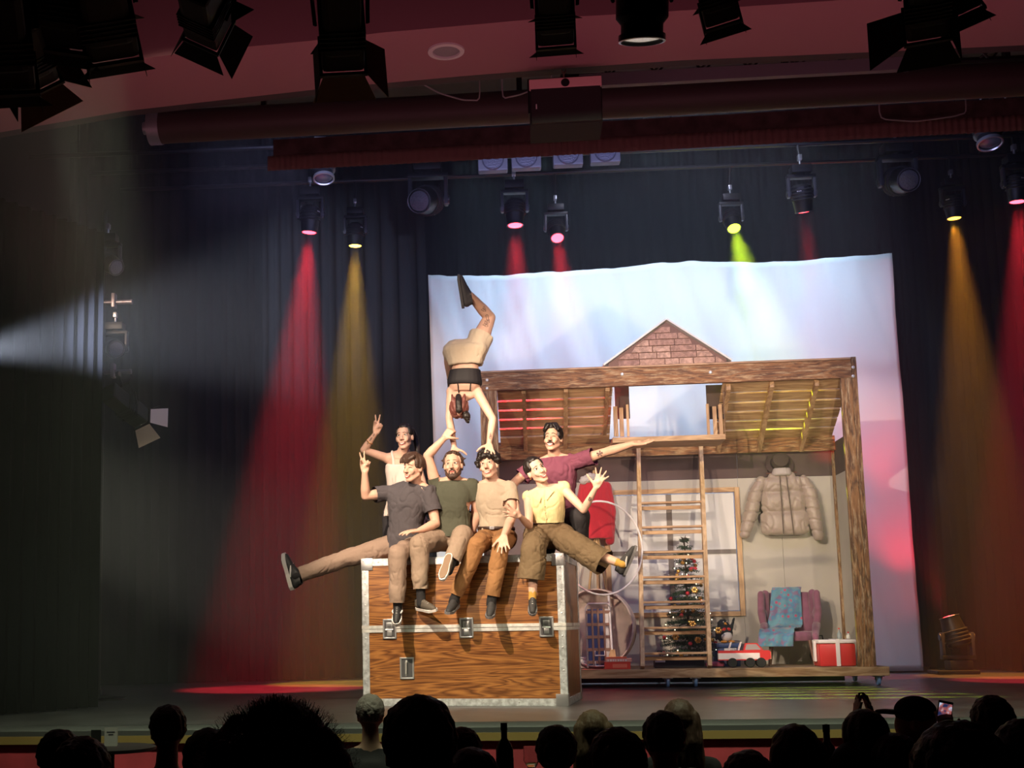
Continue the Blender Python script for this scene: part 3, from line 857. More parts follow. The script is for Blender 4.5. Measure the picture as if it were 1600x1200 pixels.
# angle extrusion on every edge
def angle_edge(a, b):
    mb = MB(); t = 0.005
    ax = [i for i in range(3) if abs(a[i] - b[i]) > 1e-6][0]
    lo = [x0, 0.0, 0.0]; hi = [x1, CD, CH]
    oth = [i for i in range(3) if i != ax]
    for k in oth:
        o2 = [i for i in oth if i != k][0]
        r = [[0, 0], [0, 0], [0, 0]]
        r[ax] = [min(a[ax], b[ax]), max(a[ax], b[ax])]
        # flat strip of width e along k, thin along o2
        r[k] = [lo[k], lo[k] + e] if a[k] == lo[k] else [hi[k] - e, hi[k]]
        r[o2] = [lo[o2], lo[o2] + t] if a[o2] == lo[o2] else [hi[o2] - t, hi[o2]]
        mb.box(r[0][0], r[0][1], r[1][0], r[1][1], r[2][0], r[2][1])
    mb.build('edge_trim', ALU, crate)
for z in (0.0, CH):
    for y in (0.0, CD): angle_edge((x0, y, z), (x1, y, z))
    for x in (x0, x1): angle_edge((x, 0.0, z), (x, CD, z))
for x in (x0, x1):
    for y in (0.0, CD): angle_edge((x, y, 0.0), (x, y, CH))
# tongue and groove joint strip between lid and body
ALUB = mat('bright_aluminium', (0.78, 0.78, 0.76), 0.35, 0.4, var=0.15, vscale=20)
mb = MB(); mb.box(x0, x1, -0.004, 0.012, zm + .002, zm + .03); mb.box(x1 - .012, x1 + .004, 0, CD, zm + .002, zm + .03); mb.box(x0 - .004, x0 + .012, 0, CD, zm + .002, zm + .03)
mb.build('joint_strip', ALUB, crate)
mb = MB(); mb.box(x0, x1, -0.002, 0.012, zm - .03, zm - .002); mb.box(x1 - .012, x1 + .002, 0, CD, zm - .03, zm - .002); mb.box(x0 - .002, x0 + .012, 0, CD, zm - .03, zm - .002)
mb.build('joint_strip', ALUB, crate)
# rivets: one data block
rm = MB(); rm.lathe([(0.007, 0), (0.0065, 0.002), (0.003, 0.0035)], n=10, M=Matrix.Rotation(PI / 2, 3, 'X'))
rme = rm.mesh('rivet', True); rme.materials.append(STEEL)
def rivet(x, y, z, side=False):
    o = bpy.data.objects.new('rivet', rme); C.objects.link(o); o.parent = crate
    o.location = (x, y, z)
    if side: o.rotation_euler.z = PI / 2
z = 0.10
while z < CH - .05:
    if abs(z - zm) > .05:
        rivet(x0 + .03, -0.0002, z); rivet(x1 - .03, -0.0002, z); rivet(x1 + .0002, .03, z, True); rivet(x1 + .0002, CD - .03, z, True)
    z += 0.095
x = x0 + .15
while x < x1 - .1:
    rivet(x, -0.0002, .03); rivet(x, -0.0002, CH - .03); x += 0.15
# corners: pressed ball plates
for x in (x0, x1):
    for z in (0, CH):
        for y in (0, CD):
            sx = 1 if x == x0 else -1; sz = 1 if z == 0 else -1; sy = 1 if y == 0 else -1
            mb = MB()
            L2 = 0.10
            for (ax) in range(3):
                r = [[0, 0], [0, 0], [0, 0]]
                for i, (c, s_) in enumerate(((x, sx), (y, sy), (z, sz))):
                    if i == ax: r[i] = sorted((c - s_ * .004, c + s_ * .002))
                    else: r[i] = sorted((c, c + s_ * L2))
                mb.bevbox(r[0][0], r[0][1], r[1][0], r[1][1], r[2][0], r[2][1], .002)
            if z > 0: mb.sphere((x + sx * .018, y + sy * .018, z - .018), .024)
            else: mb.sphere((x + sx * .022, y + sy * .022, z + .024), .024)
            mb.build('corner_plate', STEEL, crate, smooth=True)
# butterfly latches in recessed dishes
DISH = mat('dish_metal', (0.68, 0.70, 0.72), 0.3, 0.75, bump=0.2, bscale=50)
DISHD = mat('dish_dark', (0.16, 0.16, 0.17), 0.4, 0.7)
def latch(px, py):
    c = crl(px, py)
    M = Matrix.Translation((c.x, 0, zm))
    la = bpy.data.objects.new('latch', None)
    C.objects.link(la); la.parent = crate; la.matrix_local = M
    w, h = 0.060, 0.085
    mb = MB()
    mb.bevbox(-w, w, -.006, .003, h - .014, h, .003); mb.bevbox(-w, w, -.006, .003, -h, -h + .014, .003)
    mb.bevbox(-w, -w + .014, -.006, .003, -h, h, .003); mb.bevbox(w - .014, w, -.006, .003, -h, h, .003)
    mb.build('dish_rim', DISH, la)
    mb = MB(); mb.box(-w + .01, w - .01, -0.0045, .003, -h + .01, h - .01); mb.build('dish', DISHD, la)
    mb = MB(); mb.bevbox(-.028, .028, -.014, -.0046, 0.0, .055, .004); mb.bevbox(-.022, .022, -.012, -.0046, -.06, -.012, .004)
    mb.cyl((-.034, -.010, -.006), (.034, -.010, -.006), .007, n=10)
    mb.build('hasp', DISH, la, smooth=True)
    mb = MB(); mb.cyl((0, -.0145, .028), (0, -.018, .028), .020, n=16); mb.box(-.018, .018, -.026, -.018, .024, .032); mb.build('butterfly_key', STEEL, la, smooth=True)
    for k in range(4):
        q = 1 if k % 2 else -1; r = 1 if k > 1 else -1
        mb = MB(); mb.sphere((q * (w - .007), -.007, r * (h - .007)), .004, n=8, m=5); mb.build('rivet', STEEL, la, smooth=True)
for p in ((609, 989), (729, 986), (854, 983)): latch(*p)
# sprung handle in its dish
c = crl(636, 1044)
ha = bpy.data.objects.new('handle', None); C.objects.link(ha); ha.parent = crate; ha.location = (c.x, 0, c.z)
w, h = 0.062, 0.092
mb = MB()
mb.bevbox(-w, w, -.006, .006, h - .014, h, .003); mb.bevbox(-w, w, -.006, .006, -h, -h + .014, .003)
mb.bevbox(-w, -w + .014, -.006, .006, -h, h, .003); mb.bevbox(w - .014, w, -.006, .006, -h, h, .003)
mb.build('dish_rim', DISH, ha)
mb = MB(); mb.box(-w + .01, w - .01, .001, .0055, -h + .01, h - .01); mb.build('dish', DISHD, ha)
mb = MB(); mb.tube([(0.0, -.004, -.058), (-.004, -.018, -.045), (-.004, -.018, .045), (0.0, -.004, .058)], .009, n=8); mb.box(-.012, .004, -.006, 0.001, -.068, -.05); mb.box(-.012, .004, -.006, 0.001, .05, .068)
mb.build('grip', mat('grip_grey', (0.5, 0.5, 0.5), 0.4, 0.5), ha, smooth=True)
# white tape tail on the floor trim

# ================================================================ the wooden house frame
H_ANG = R(-2.5)
h_rot = Matrix.Rotation(H_ANG, 3, 'Z')
h_n = h_rot @ V((0, 1, 0))
h_p0 = V((at(1060, 1058, 2.7).x, 2.7, 0.0))
def hl(px, py, v=0.0):
    p = on_plane(px, py, h_p0 + h_n * v, h_n)
    return h_rot.transposed() @ (p - h_p0)
house = empty('wooden_house_set', h_p0, h_rot, 'two-storey open wooden house frame on casters, with brick gable and slatted roof', 'stage set')
PAINTW = wood('painted_beam', (0.30, 0.13, 0.045), (0.11, 0.045, 0.018), axis=0, scale=1.1, grain=1.0, rough=0.7, bump=0.4, distress=(0.50, 0.34, 0.18))
PAINTV = wood('painted_post', (0.30, 0.145, 0.055), (0.09, 0.04, 0.018), axis=2, scale=1.1, grain=1.0, rough=0.7, bump=0.4, distress=(0.52, 0.38, 0.22))
PINE = wood('pine', (0.62, 0.41, 0.22), (0.40, 0.23, 0.11), axis=0, scale=0.8, grain=0.8, rough=0.6, bump=0.15)
PINEV = wood('pine_upright', (0.62, 0.41, 0.22), (0.40, 0.23, 0.11), axis=2, scale=0.8, grain=0.8, rough=0.6, bump=0.15)
PINEY = wood('pine_deep', (0.55, 0.35, 0.19), (0.34, 0.19, 0.09), axis=1, scale=0.8, grain=0.8, rough=0.6, bump=0.15)
DECK = wood('deck_wood', (0.30, 0.21, 0.13), (0.14, 0.09, 0.05), axis=0, scale=0.9, grain=0.8, rough=0.7)
UL = hl(752, 700).x; UR = hl(1347, 700).x       # outer edges of the frame
UPL = hl(779, 700).x; UPR = hl(1320, 700).x     # inner edges of the posts
DEP = 1.15
zb0 = hl(1150, 1058).z; zb1 = hl(1150, 1044).z  # platform rim
zt0 = hl(1060, 600).z; zt1 = hl(1060, 572).z    # top beam
def hb_(nm, m, *b, par=None, label=None, bev=0.004):
    mb = MB(); mb.bevbox(*b, bev); return mb.build(nm, m, par or house, label=label)
# platform
hb_('platform_rim', wood('rim_wood', (0.46, 0.32, 0.18), (0.26, 0.15, 0.07), 0, 0.9, 0.8, 0.7, 0.2), UL, UR + .12, -0.02, 0.03, zb0, zb1)
hb_('platform_rim', PINE, UL, UR + .12, DEP + .02, DEP + .06, zb0, zb1)
hb_('platform_rim', PINEY, UR + .08, UR + .12, 0.03, DEP + .02, zb0, zb1)
hb_('platform_rim', PINEY, UL, UL + .04, 0.03, DEP + .02, zb0, zb1)
nb_ = 8
for i in range(nb_):
    ya = 0.03 + (DEP - .01) * i / nb_; yb = 0.03 + (DEP - .01) * (i + 1) / nb_
    hb_('floor_board', DECK, UL + .04, UR + .08, ya + .002, yb - .002, zb1 - .03, zb1, bev=.003)
hb_('masking_skirt', BLACKM, UL + .3, UR - .1, DEP - .16, DEP - .15, 0.012, zb0 - .0, bev=.001)  # black panel added to hide the lit floor behind the platform
# casters
WHB = mat('caster_blue', (0.14, 0.30, 0.65), 0.4); 
def caster(x, y):
    cst = bpy.data.objects.new('caster', None); C.objects.link(cst); cst.parent = house; cst.location = (x, y, 0)
    mb = MB(); mb.lathe([(.02, -.018), (.045, -.018), (.062, -.014), (.064, 0), (.062, .014), (.045, .018), (.02, .018)], n=24, M=Matrix.Rotation(R(90), 3, 'Y') , a=(.01, .03, .065))
    mb.build('wheel', WHB, cst, smooth=True)
    mb = MB(); mb.lathe([(.001, -.021), (.03, -.021), (.032, 0), (.03, .021), (.001, .021)], n=16, M=Matrix.Rotation(R(90), 3, 'Y'), a=(.01, .03, .065)); mb.build('hub', mat('hub_grey', (.6, .6, .62), .4), cst, smooth=True)
    mb = MB()
    for sx in (-1, 1): mb.prism([(-.03, zb0 - .012), (.05, zb0 - .012), (.045, .05), (.015, .05)], .01 + sx * .026, .01 + sx * .030, ax=0)
    mb.box(-.04, .06, -.04, .06, zb0 - .012, zb0 - .001); mb.cyl((-.022, .03, .065), (.042, .03, .065), .007, n=8)
    mb.build('fork', STEEL, cst)
cx_ = [hl(1043, 1070).x, hl(1087, 1070).x, hl(1370, 1070).x]
for x in (cx_[0], cx_[1], UR + .02, UL + .1): caster(x, 0.06)
for x in (UL + .1, cx_[0], UR + .02): caster(x, DEP - .1)
# posts and beams
pb = UR
hb_('post', PAINTV, UPR, UR - .055, 0.0, 0.05, zb1 - .0, zt0 + .0)
hb_('side_plank', PAINTV, UR - .053, UR, 0.0, 0.16, zb1, zt1 + .03)
hb_('post', PAINTV, UL, UPL, 0.0, 0.05, zb1, zt0)
hb_('side_plank', PAINTV, UL, UL + .03, 0.052, 0.16, zb1, zt1 + .03)
hb_('top_beam', PAINTW, UL, UR - .055, -0.003, 0.05, zt0, zt1)
hb_('top_board', wood('top_edge', (0.5, .3, .17), (.3, .17, .09), 0), UL - .01, UR + .02, -0.01, 0.22, zt1 + .002 + .028, zt1 + .05) if False else hb_('top_board', wood('top_edge', (0.5, .3, .17), (.3, .17, .09), 0), UL - .01, UR - .056, -0.012, 0.22, zt1 + .002, zt1 + .024)
# bolt heads
bm_ = MB(); bm_.lathe([(0.018, 0), (0.017, 0.005), (0.010, 0.010)], n=12, M=Matrix.Rotation(PI / 2, 3, 'X')); bme = bm_.mesh('bolt', True); bme.materials.append(mat('bolt_bright', (0.85, 0.85, 0.85), 0.3, 0.5))
for px, py in ((761, 594), (761, 607), (1333, 574), (1333, 588), (1110, 582), (972, 585)):
    q = hl(px, py); o = bpy.data.objects.new('bolt', bme); C.objects.link(o); o.parent = house; o.location = (q.x, -0.0035, q.z)
# rear posts and rear beam, side beams
VB = DEP - .10
zi0 = hl(1050, 711, VB).z; zi1 = hl(1050, 688, VB).z
hb_('rear_beam', PAINTW, UL + .03, UR - .03, VB, VB + .05, zi0, zi1)
for u in (UL + .01, UR - .06): hb_('rear_post', PAINTV, u, u + .05, DEP - .02, DEP + .05, zb1, zi1)
# back wall: lower beige panels, darker brown panels above
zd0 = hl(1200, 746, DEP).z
WALLP = mat('set_wall_paint', (0.46, 0.43, 0.37), 0.85, var=0.08, vscale=2, bump=0.05)
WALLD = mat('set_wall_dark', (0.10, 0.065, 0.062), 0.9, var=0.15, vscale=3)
seams = [UL + .03, hl(905, 900, DEP).x, hl(1161, 900, DEP).x, UR - .03]
# window hole in the back wall
wx0 = hl(946, 860, DEP).x; wx1 = hl(1158, 860, DEP).x; wz0 = hl(1100, 962, DEP).z; wz1 = hl(1100, 764, DEP).z
def wp(a, b, z0_, z1_): hb_('wall_panel', WALLP, a + .0015, b - .0015, DEP, DEP + .018, z0_ + .001, z1_ - .001, bev=.001)
wp(seams[0], seams[1], zb1, zd0); wp(seams[1], wx0, zb1, zd0); wp(wx0, wx1, zb1, wz0); wp(wx0, wx1, wz1, zd0); wp(wx1, seams[3] - .62, zb1, zd0); wp(seams[3] - .62, seams[3], zb1, zd0)
for a, b in zip(seams, seams[1:]): hb_('upper_wall_panel', WALLD, a + .0015, b - .0015, DEP, DEP + .018, zd0 + .001, zi1 + .05, bev=.001)
hb_('side_wall', WALLP, UR - .028, UR - .012, 0.165, DEP - .02, zb1, zd0); hb_('side_wall', WALLP, UL + .012, UL + .028, 0.165, DEP - .02, zb1, zd0)
hb_('upper_side_panel', WALLD, UR - .028, UR - .012, 0.165, DEP - .02, zd0 + .001, zi0 + .1); hb_('upper_side_panel', WALLD, UL + .012, UL + .028, 0.165, DEP - .02, zd0 + .001, zi0 + .1)
# the window in the back wall
win = bpy.data.objects.new('window_frame', None); C.objects.link(win); win.parent = house
fw = .055
for b in ((wx0 - .01, wx0 + fw, wz0 - .01, wz1 + .01), (wx1 - fw + .01, wx1 + .01, wz0 - .01, wz1 + .01)):
    mb = MB(); mb.bevbox(b[0], b[1], DEP - .03, DEP - .001, b[2], b[3], .004); mb.build('jamb', PINEV, win)
for z in (wz0 - .01, wz1 - fw + .01):
    mb = MB(); mb.bevbox(wx0 + fw + .001, wx1 - fw + .009, DEP - .029, DEP - .001, z, z + fw, .004); mb.build('rail', PINE, win)
xm = hl(1048, 860, DEP).x; zs = hl(1120, 862, DEP).z
mb = MB(); mb.box(xm - .03, xm + .03, DEP - .012, DEP + .0, wz0 + fw, wz1 - fw); mb.build('mullion', mat('window_grey', (.2, .17, .15), .6), win)
mb = MB(); mb.box(xm + .03, wx1 - fw, DEP - .012, DEP, zs - .025, zs + .025); mb.build('sash_bar', MATS['window_grey'], win)
mb = MB(); mb.box(wx0 + fw, xm - .03, DEP - .012, DEP, zs - .025, zs + .025); mb.build('sash_bar', MATS['window_grey'], win)
PANE = mat('frosted_pane', (0.62, 0.62, 0.63), 0.35, var=0.04, vscale=3)
for a, b in ((wx0 + fw, xm - .03), (xm + .03, wx1 - fw)):
    for c, d in ((wz0 + fw, zs - .025), (zs + .025, wz1 - fw)):
        mb = MB(); mb.box(a, b, DEP + .002, DEP + .008, c, d); mb.build('pane', PANE, win)
# roof: rafters falling to the rear, boards lying on them with gaps
def zr(v): return (zt0 - 0.01) + (zi0 + 0.02 - (zt0 - 0.01)) * (v - .05) / (VB - .05)
def rafter(pxt, pyt, pxb, pyb):
    a = hl(pxt, pyt, .06); b = hl(pxb, pyb, VB - .03)
    mb = MB()
    u0 = a.x - .022; u1 = a.x + .022
    mb.prism([(0.052, a.z + .0), (0.052, a.z - .035), (VB - .002, b.z - .0), (VB - .002, b.z + .1), (0.06, a.z + .03)], u0, u1, ax=0)
    mb.build('rafter', PINEY, house); return a.x
sec = []
# (top px, bottom px) of each rafter
rl = [rafter(818, 610, 828, 705), rafter(884, 608, 889, 700), rafter(949, 606, 953, 690)]
rr_ = [rafter(1138, 604, 1137, 707), rafter(1206, 600, 1203, 706), rafter(1276, 598, 1269, 705)]
zf = hl(1200, 604, .08).z; zbk = hl(1200, 690, VB - .05).z
def board_row(u0, u1, tag_):
    n = 6
    va, vb = 0.06, VB - .01
    ln_ = math.hypot(vb - va, zf - zbk)
    dv_ = V((0, (vb - va) / ln_, (zbk - zf) / ln_)); up_ = V((0, -dv_.z, dv_.y))
    for i in range(n):
        s0 = ln_ * (i + .0) / n + (.032 if i else 0); s1 = ln_ * (i + 1) / n
        o0 = V((0, va, zf + .055))
        A = o0 + dv_ * s0; B = o0 + dv_ * s1
        vs = []
        for u in (u0, u1):
            for p in (A, B, B + up_ * .02, A + up_ * .02): vs.append((u, p.y, p.z))
        mb = MB(); mb.add(vs, [(0, 1, 2, 3), (7, 6, 5, 4), (0, 4, 5, 1), (1, 5, 6, 2), (2, 6, 7, 3), (3, 7, 4, 0)])
        mb.build('roof_board', PINE, house)
ext = UR - .06
board_row(UPL + .0, rl[0] - .002, 0); board_row(rl[0] + .002, rl[1] - .002, 0); board_row(rl[1] + .002, rl[2] + .055, 0)
board_row(rr_[0] - .055, rr_[1] - .002, 0); board_row(rr_[1] + .002, rr_[2] - .002, 0); board_row(rr_[2] + .002, ext, 0)
# dormer: cheeks of short boards, sill and brick gable
dx0 = hl(956, 640).x; dx1 = hl(1134, 640).x; zsill = hl(1046, 684, .0).z
def dorm_board(px0, px1, py0, py1, v, nm='cheek_board', m=PINEV, t=.02):
    a = hl(px0, py0, v); b = hl(px1, py1, v); hb_(nm, m, a.x, b.x, v, v + t, b.z, a.z, bev=.003)
for k in range(2): dorm_board(958 + 9 * k, 966.5 + 9 * k, 635 + 2 * (k % 2), 682, .35)
dorm_board(978, 984, 632, 682, .30)
for k in range(2): dorm_board(1113 + 9 * k, 1121.5 + 9 * k, 635 - 3 * k, 682, .30)
dorm_board(1103, 1110, 631, 682, .30)
a = hl(957, 690, 0.02); b = hl(1133, 680, 0.02)
hb_('dormer_sill', PINE, hl(957, 684, .0).x, hl(1134, 684, .0).x, 0.0, .50, hl(1046, 689, 0).z, hl(1046, 681, 0).z)
for (pa, pb_) in ((957, 960), (1130, 1134)): dorm_board(pa, pb_, 605, 682, .03, 'dormer_post', PINEV, .05)
DARKB = mat('dormer_dark', (0.09, .06, .05), .9)
for px0, px1 in ((960, 984), (1103, 1131)):
    a = hl(px0, 606, .42); b = hl(px1, 640, .42); hb_('dormer_cheek', DARKB, a.x, b.x, .42, .44, b.z - .1, a.z + .03)
# brick gable standing on the top board
gz = zt1 + .0245
gl = hl(944, 575, .05); gr_ = hl(1143, 572, .05); gp = hl(1041, 500, .05)
gzb = gz
hbrk = 0.07
MORT = mat('mortar', (0.20, 0.115, 0.09), 0.9, bump=.4, bscale=60)
mb = MB()
hw = (gr_.x - gl.x) / 2; gcx = (gl.x + gr_.x) / 2
gap_h = gp.z - gzb
mb.prism([(gl.x + .05, gzb), (gr_.x - .05, gzb), (gr_.x - .05, gzb + .045), (gp.x, gp.z - .02), (gl.x + .05, gzb + .045)], .06, .075)
gable = mb.build('gable_panel', MORT, house)
BR = []
for k, c in enumerate(((.42, .255, .185), (.37, .215, .16), (.47, .295, .22), (.33, .19, .15))):
    BR.append(mat('brick_%d' % k, c, .9, var=.25, vscale=30, bump=.8, bscale=70))
rd = random.Random(4)
z = gzb + .012; row = 0
while z < gp.z - .06:
    zt_ = z + hbrk
    # clear width of the triangle at top of this row
    def half(zz, side):
        f = (gp.z - .028 - zz) / (gp.z - .028 - gzb - .02)
        return max(0, f)
    xl = gp.x - (gp.x - gl.x - .06) * min(1, half(z, 0)); xr = gp.x + (gr_.x - .06 - gp.x) * min(1, half(z, 1))
    xlt = gp.x - (gp.x - gl.x - .06) * min(1, half(zt_, 0)); xrt = gp.x + (gr_.x - .06 - gp.x) * min(1, half(zt_, 1))
    x = xl - (0.0 if row % 2 else .1)
    while x < xr - .02:
        w_ = rd.choice((.15, .19, .23, .27)); xa = max(x, xl); xb = min(x + w_, xr)
        if xb - xa > .03:
            # clip the top corners to the slope
            ta_ = max(xa, xlt) if xa < xlt else xa
            tb_ = min(xb, xrt) if xb > xrt else xb
            if tb_ - ta_ > .012:
                pr = .010 + rd.random() * .007
                poly = [(xa + .005, z), (xb - .005, z), (min(tb_ , xb - .005), zt_ - .010), (max(ta_, xa + .005), zt_ - .010)]
                mb = MB(); mb.prism(poly, .06 - pr, .0598); mb.build('brick', rd.choice(BR), gable)
        x += w_
    z = zt_; row += 1
WHT = mat('white_edge', (0.75, 0.70, 0.62), .6)
for (a, b) in (((gl.x - .0, gzb + .02), (gp.x, gp.z + .0)), ((gp.x, gp.z), (gr_.x + .0, gzb + .02))):
    mb = MB(); dx = b[0] - a[0]; dz = b[1] - a[1]; l_ = math.hypot(dx, dz); nx_, nz2 = -dz / l_, dx / l_
    t = .018
    mb.prism([a, b, (b[0] + nx_ * t, b[1] + nz2 * t), (a[0] + nx_ * t, a[1] + nz2 * t)], .03, .30)
    mb.build('gable_roof', WHT, house)
# ladder leaning from the platform to the rear
la = empty('wooden_ladder', (0, 0, 0), None, 'tall wooden ladder leaning inside the house frame in front of the tree', 'ladder')
la.matrix_world = house.matrix_world.copy()
def lp(px, py, t):
    v = .02 + (VB - .09 - .02) * t
    return hl(px, py, v)
zbot = zb1
A0 = lp(1004, 1046, 0); B0 = lp(1109, 1045, 0); A1 = lp(997, 688, 1); B1 = lp(1094, 683, 1)
A0 = V((A0.x, .02, zbot + .016)); B0 = V((B0.x, .02, zbot + .016)); A1 = V((A1.x, VB - .09, A1.z)); B1 = V((B1.x, VB - .09, B1.z))
LADW = wood('ladder_wood', (0.66, 0.47, 0.27), (0.45, 0.29, 0.15), 2, .8, .7, .55, .1)
LADT = wood('ladder_tread', (0.62, 0.40, 0.23), (0.42, 0.24, 0.12), 0, .8, .7, .55, .1)
for a, b in ((A0, A1), (B0, B1)):
    mb = MB(); mb.beam(a, b, .042, .09, up=(0, 1, 0)); mb.build('rail', LADW, la)
ys = [784, 822, 861, 900, 939, 979, 1019]
for py in ys:
    t = (1046 - py) / (1046 - 686)
    a = A0.lerp(A1, t); b = B0.lerp(B1, t)
    # height from the photo row at this depth
    zz = hl(1052, py, a.y).z
    t2 = (zz - A0.z) / (A1.z - A0.z); a = A0.lerp(A1, t2); b = B0.lerp(B1, t2)
    mb = MB(); mb.bevbox(a.x + .018, b.x - .018, a.y - .05, a.y + .06, a.z - .022, a.z, .004); mb.build('tread', LADT, la)
    mb = MB(); mb.bevbox(a.x + .022, b.x - .024, a.y + .035, a.y + .055, a.z - .085, a.z - .045, .003); mb.build('cleat', LADT, la)

# ================================================================ organic shapes: closed pieces merged into one continuous surface
class Org:
    def __init__(s): s.mb = MB()
    def cap(s, p0, p1, r0, r1=None, n=12):
        p0 = V(p0); p1 = V(p1)
        if r1 is None: r1 = r0
        if (p1 - p0).length > 1e-5: s.mb.cyl(p0, p1, r0, r1, n=n)
        s.mb.sphere(p0, r0, n=n, m=7); s.mb.sphere(p1, r1, n=n, m=7)
        return s
    def chain(s, pts, rad, n=12):
        for i in range(len(pts) - 1): s.cap(pts[i], pts[i + 1], rad[i], rad[i + 1], n)
        return s
    def ell(s, c, r, M=None): s.mb.sphere(c, tuple(r) if not isinstance(r, (int, float)) else (r, r, r), n=18, m=12, M=M); return s
    def loft(s, secs, n=20):
        """secs: (centre, across vector with length, depth vector with length)"""
        vs = []; fs = []
        for c, a, b in secs:
            for k in range(n):
                q = 2 * PI * k / n
                cc = math.cos(q); ss = math.sin(q)
                cc = math.copysign(abs(cc) ** 0.85, cc); ss = math.copysign(abs(ss) ** 0.85, ss)
                vs.append(V(c) + V(a) * cc + V(b) * ss)
        m = len(secs)
        for i in range(m - 1):
            fs += [(i * n + k, i * n + (k + 1) % n, (i + 1) * n + (k + 1) % n, (i + 1) * n + k) for k in range(n)]
        fs += [tuple(range(n - 1, -1, -1)), tuple(range((m - 1) * n, m * n))]
        s.mb.add(vs, fs); return s
    def done(s, voxel=0.007, smooth=3, cuts=(), disp=None, parent_inv=None):
        me = bpy.data.meshes.new('org'); me.from_pydata(s.mb.v, [], s.mb.f)
        bm = bmesh.new(); bm.from_mesh(me); bmesh.ops.recalc_face_normals(bm, faces=bm.faces)
        # per-island outward normals
        bm.to_mesh(me); bm.free()
        o = bpy.data.objects.new('org', me); C.objects.link(o)
        r = o.modifiers.new('r', 'REMESH'); r.mode = 'VOXEL'; r.voxel_size = voxel; r.adaptivity = 0
        if smooth:
            sm = o.modifiers.new('s', 'SMOOTH'); sm.factor = 0.5; sm.iterations = smooth
        dg = bpy.context.evaluated_depsgraph_get()
        out = bpy.data.meshes.new_from_object(o.evaluated_get(dg))
        bpy.data.objects.remove(o); bpy.data.meshes.remove(me)
        if disp:
            nv = len(out.vertices)
            co = [0.0] * (nv * 3); no = [0.0] * (nv * 3)
            out.vertices.foreach_get('co', co)
            out.vertex_normals.foreach_get('vector', no)
            for i in range(nv):
                p = V(co[i * 3:i * 3 + 3]); d_ = disp(p)
                for k in range(3): co[i * 3 + k] += no[i * 3 + k] * d_
            out.vertices.foreach_set('co', co)
        if cuts:
            bm = bmesh.new(); bm.from_mesh(out)
            for (p, nn, rad) in cuts:
                p = V(p); nn = V(nn).normalized()
                g = [f for f in bm.faces if (f.calc_center_median() - p).length < rad and (f.calc_center_median() - p).dot(nn) > -2 * voxel]
                ge = set(e for f in g for e in f.edges); gv = set(v for f in g for v in f.verts)
                bmesh.ops.bisect_plane(bm, geom=list(g) + list(ge) + list(gv), plane_co=p, plane_no=nn, clear_outer=True)
            bm.to_mesh(out); bm.free()
        if parent_inv is not None: out.transform(parent_inv)
        out.polygons.foreach_set('use_smooth', [True] * len(out.polygons))
        out.update()
        return out

def fold_fn(amp, scale=14.0, dirv=(1, 1, 2.2), seed=0.0, fine=0.35):
    dv = V(dirv)
    def f(p):
        q = V((p.x * scale / dv.x, p.y * scale / dv.y, p.z * scale / dv.z)) + V((seed, seed * 1.7, -seed))
        wv = noise.noise(q * 0.5) * 1.2
        n = noise.noise(q + V((wv, wv, wv)))
        n2 = noise.noise(q * 2.1 + V((5, 5, 5)))
        v = max(0.0, 1 - abs(n) * 5.5)
        v2 = max(0.0, 1 - abs(n2) * 5.0) * 0.45
        return amp * (0.9 * noise.noise(q * 0.8 + V((9, 2, 4))) + 0.25 - 0.9 * v * v ** 0.5 * (0.5 + noise.noise(q * .4 + V((3, 3, 3)))) - v2 * fine)
    return f

# ================================================================ things inside the house set
HM = house.matrix_world.copy()
def hthing(name, u, v, z, rz, label, cat, group=None):
    o = empty(name, (0, 0, 0), None, label, cat, group)
    o.matrix_world = HM @ Matrix.Translation((u, v, z)) @ Matrix.Rotation(rz, 4, 'Z')
    return o
Z0 = zb1 + 0.001
def box_on(root, nm, m, *b, bev=.004, label=None, smooth=False):
    mb = MB(); mb.bevbox(*b, bev); return mb.build(nm, m, root, smooth=smooth, label=label)

# --- armchair with a blanket
q = hl(1240, 1038, .62)
ac = hthing('armchair', q.x, .70, Z0, R(-12), 'purple velvet wing armchair on dark legs, under a teal floral blanket', 'armchair')
PUR = mat('purple_velvet', (0.20, 0.07, 0.12), 0.85, sheen=.3, bump=.2, bscale=120, var=.15, vscale=6)
S_ = 1.0
o = Org()
o.loft([(V((0, .0, .30)), V((.30, 0, 0)), V((0, .29, 0))), (V((0, .0, .36)), V((.31, 0, 0)), V((0, .30, 0))), (V((0, 0, .42)), V((.30, 0, 0)), V((0, .29, 0)))])
ac_seat = link('seat', o.done(.014, 3), PUR, ac)
o = Org()
o.loft([(V((0, .25, .36)), V((.27, 0, 0)), V((0, .05, 0))), (V((0, .30, .62)), V((.29, 0, 0)), V((0, .06, 0))), (V((0, .34, .92)), V((.27, 0, 0)), V((0, .05, 0)))])
link('backrest', o.done(.014, 3), PUR, ac)
for sx in (-1, 1):
    o = Org()
    o.chain([(sx * .27, .30, .40), (sx * .30, .27, .66), (sx * .29, .25, .90)], [.055, .06, .055])
    o.chain([(sx * .31, .14, .42), (sx * .345, .14, .66), (sx * .34, .17, .90)], [.045, .05, .045])
    o.chain([(sx * .30, .26, .6), (sx * .345, .12, .70)], [.05, .045]); o.chain([(sx * .30, .26, .85), (sx * .345, .16, .88)], [.05, .04])
    link('wing', o.done(.014, 4), PUR, ac)
    o = Org()
    o.chain([(sx * .30, -.22, .36), (sx * .31, -.05, .44), (sx * .32, .14, .50)], [.045, .05, .055])
    o.chain([(sx * .30, -.22, .31), (sx * .30, .14, .33)], [.04, .045]); 
    link('arm', o.done(.014, 4), PUR, ac)
LEGM = mat('dark_leg', (0.12, 0.05, 0.03), .5)
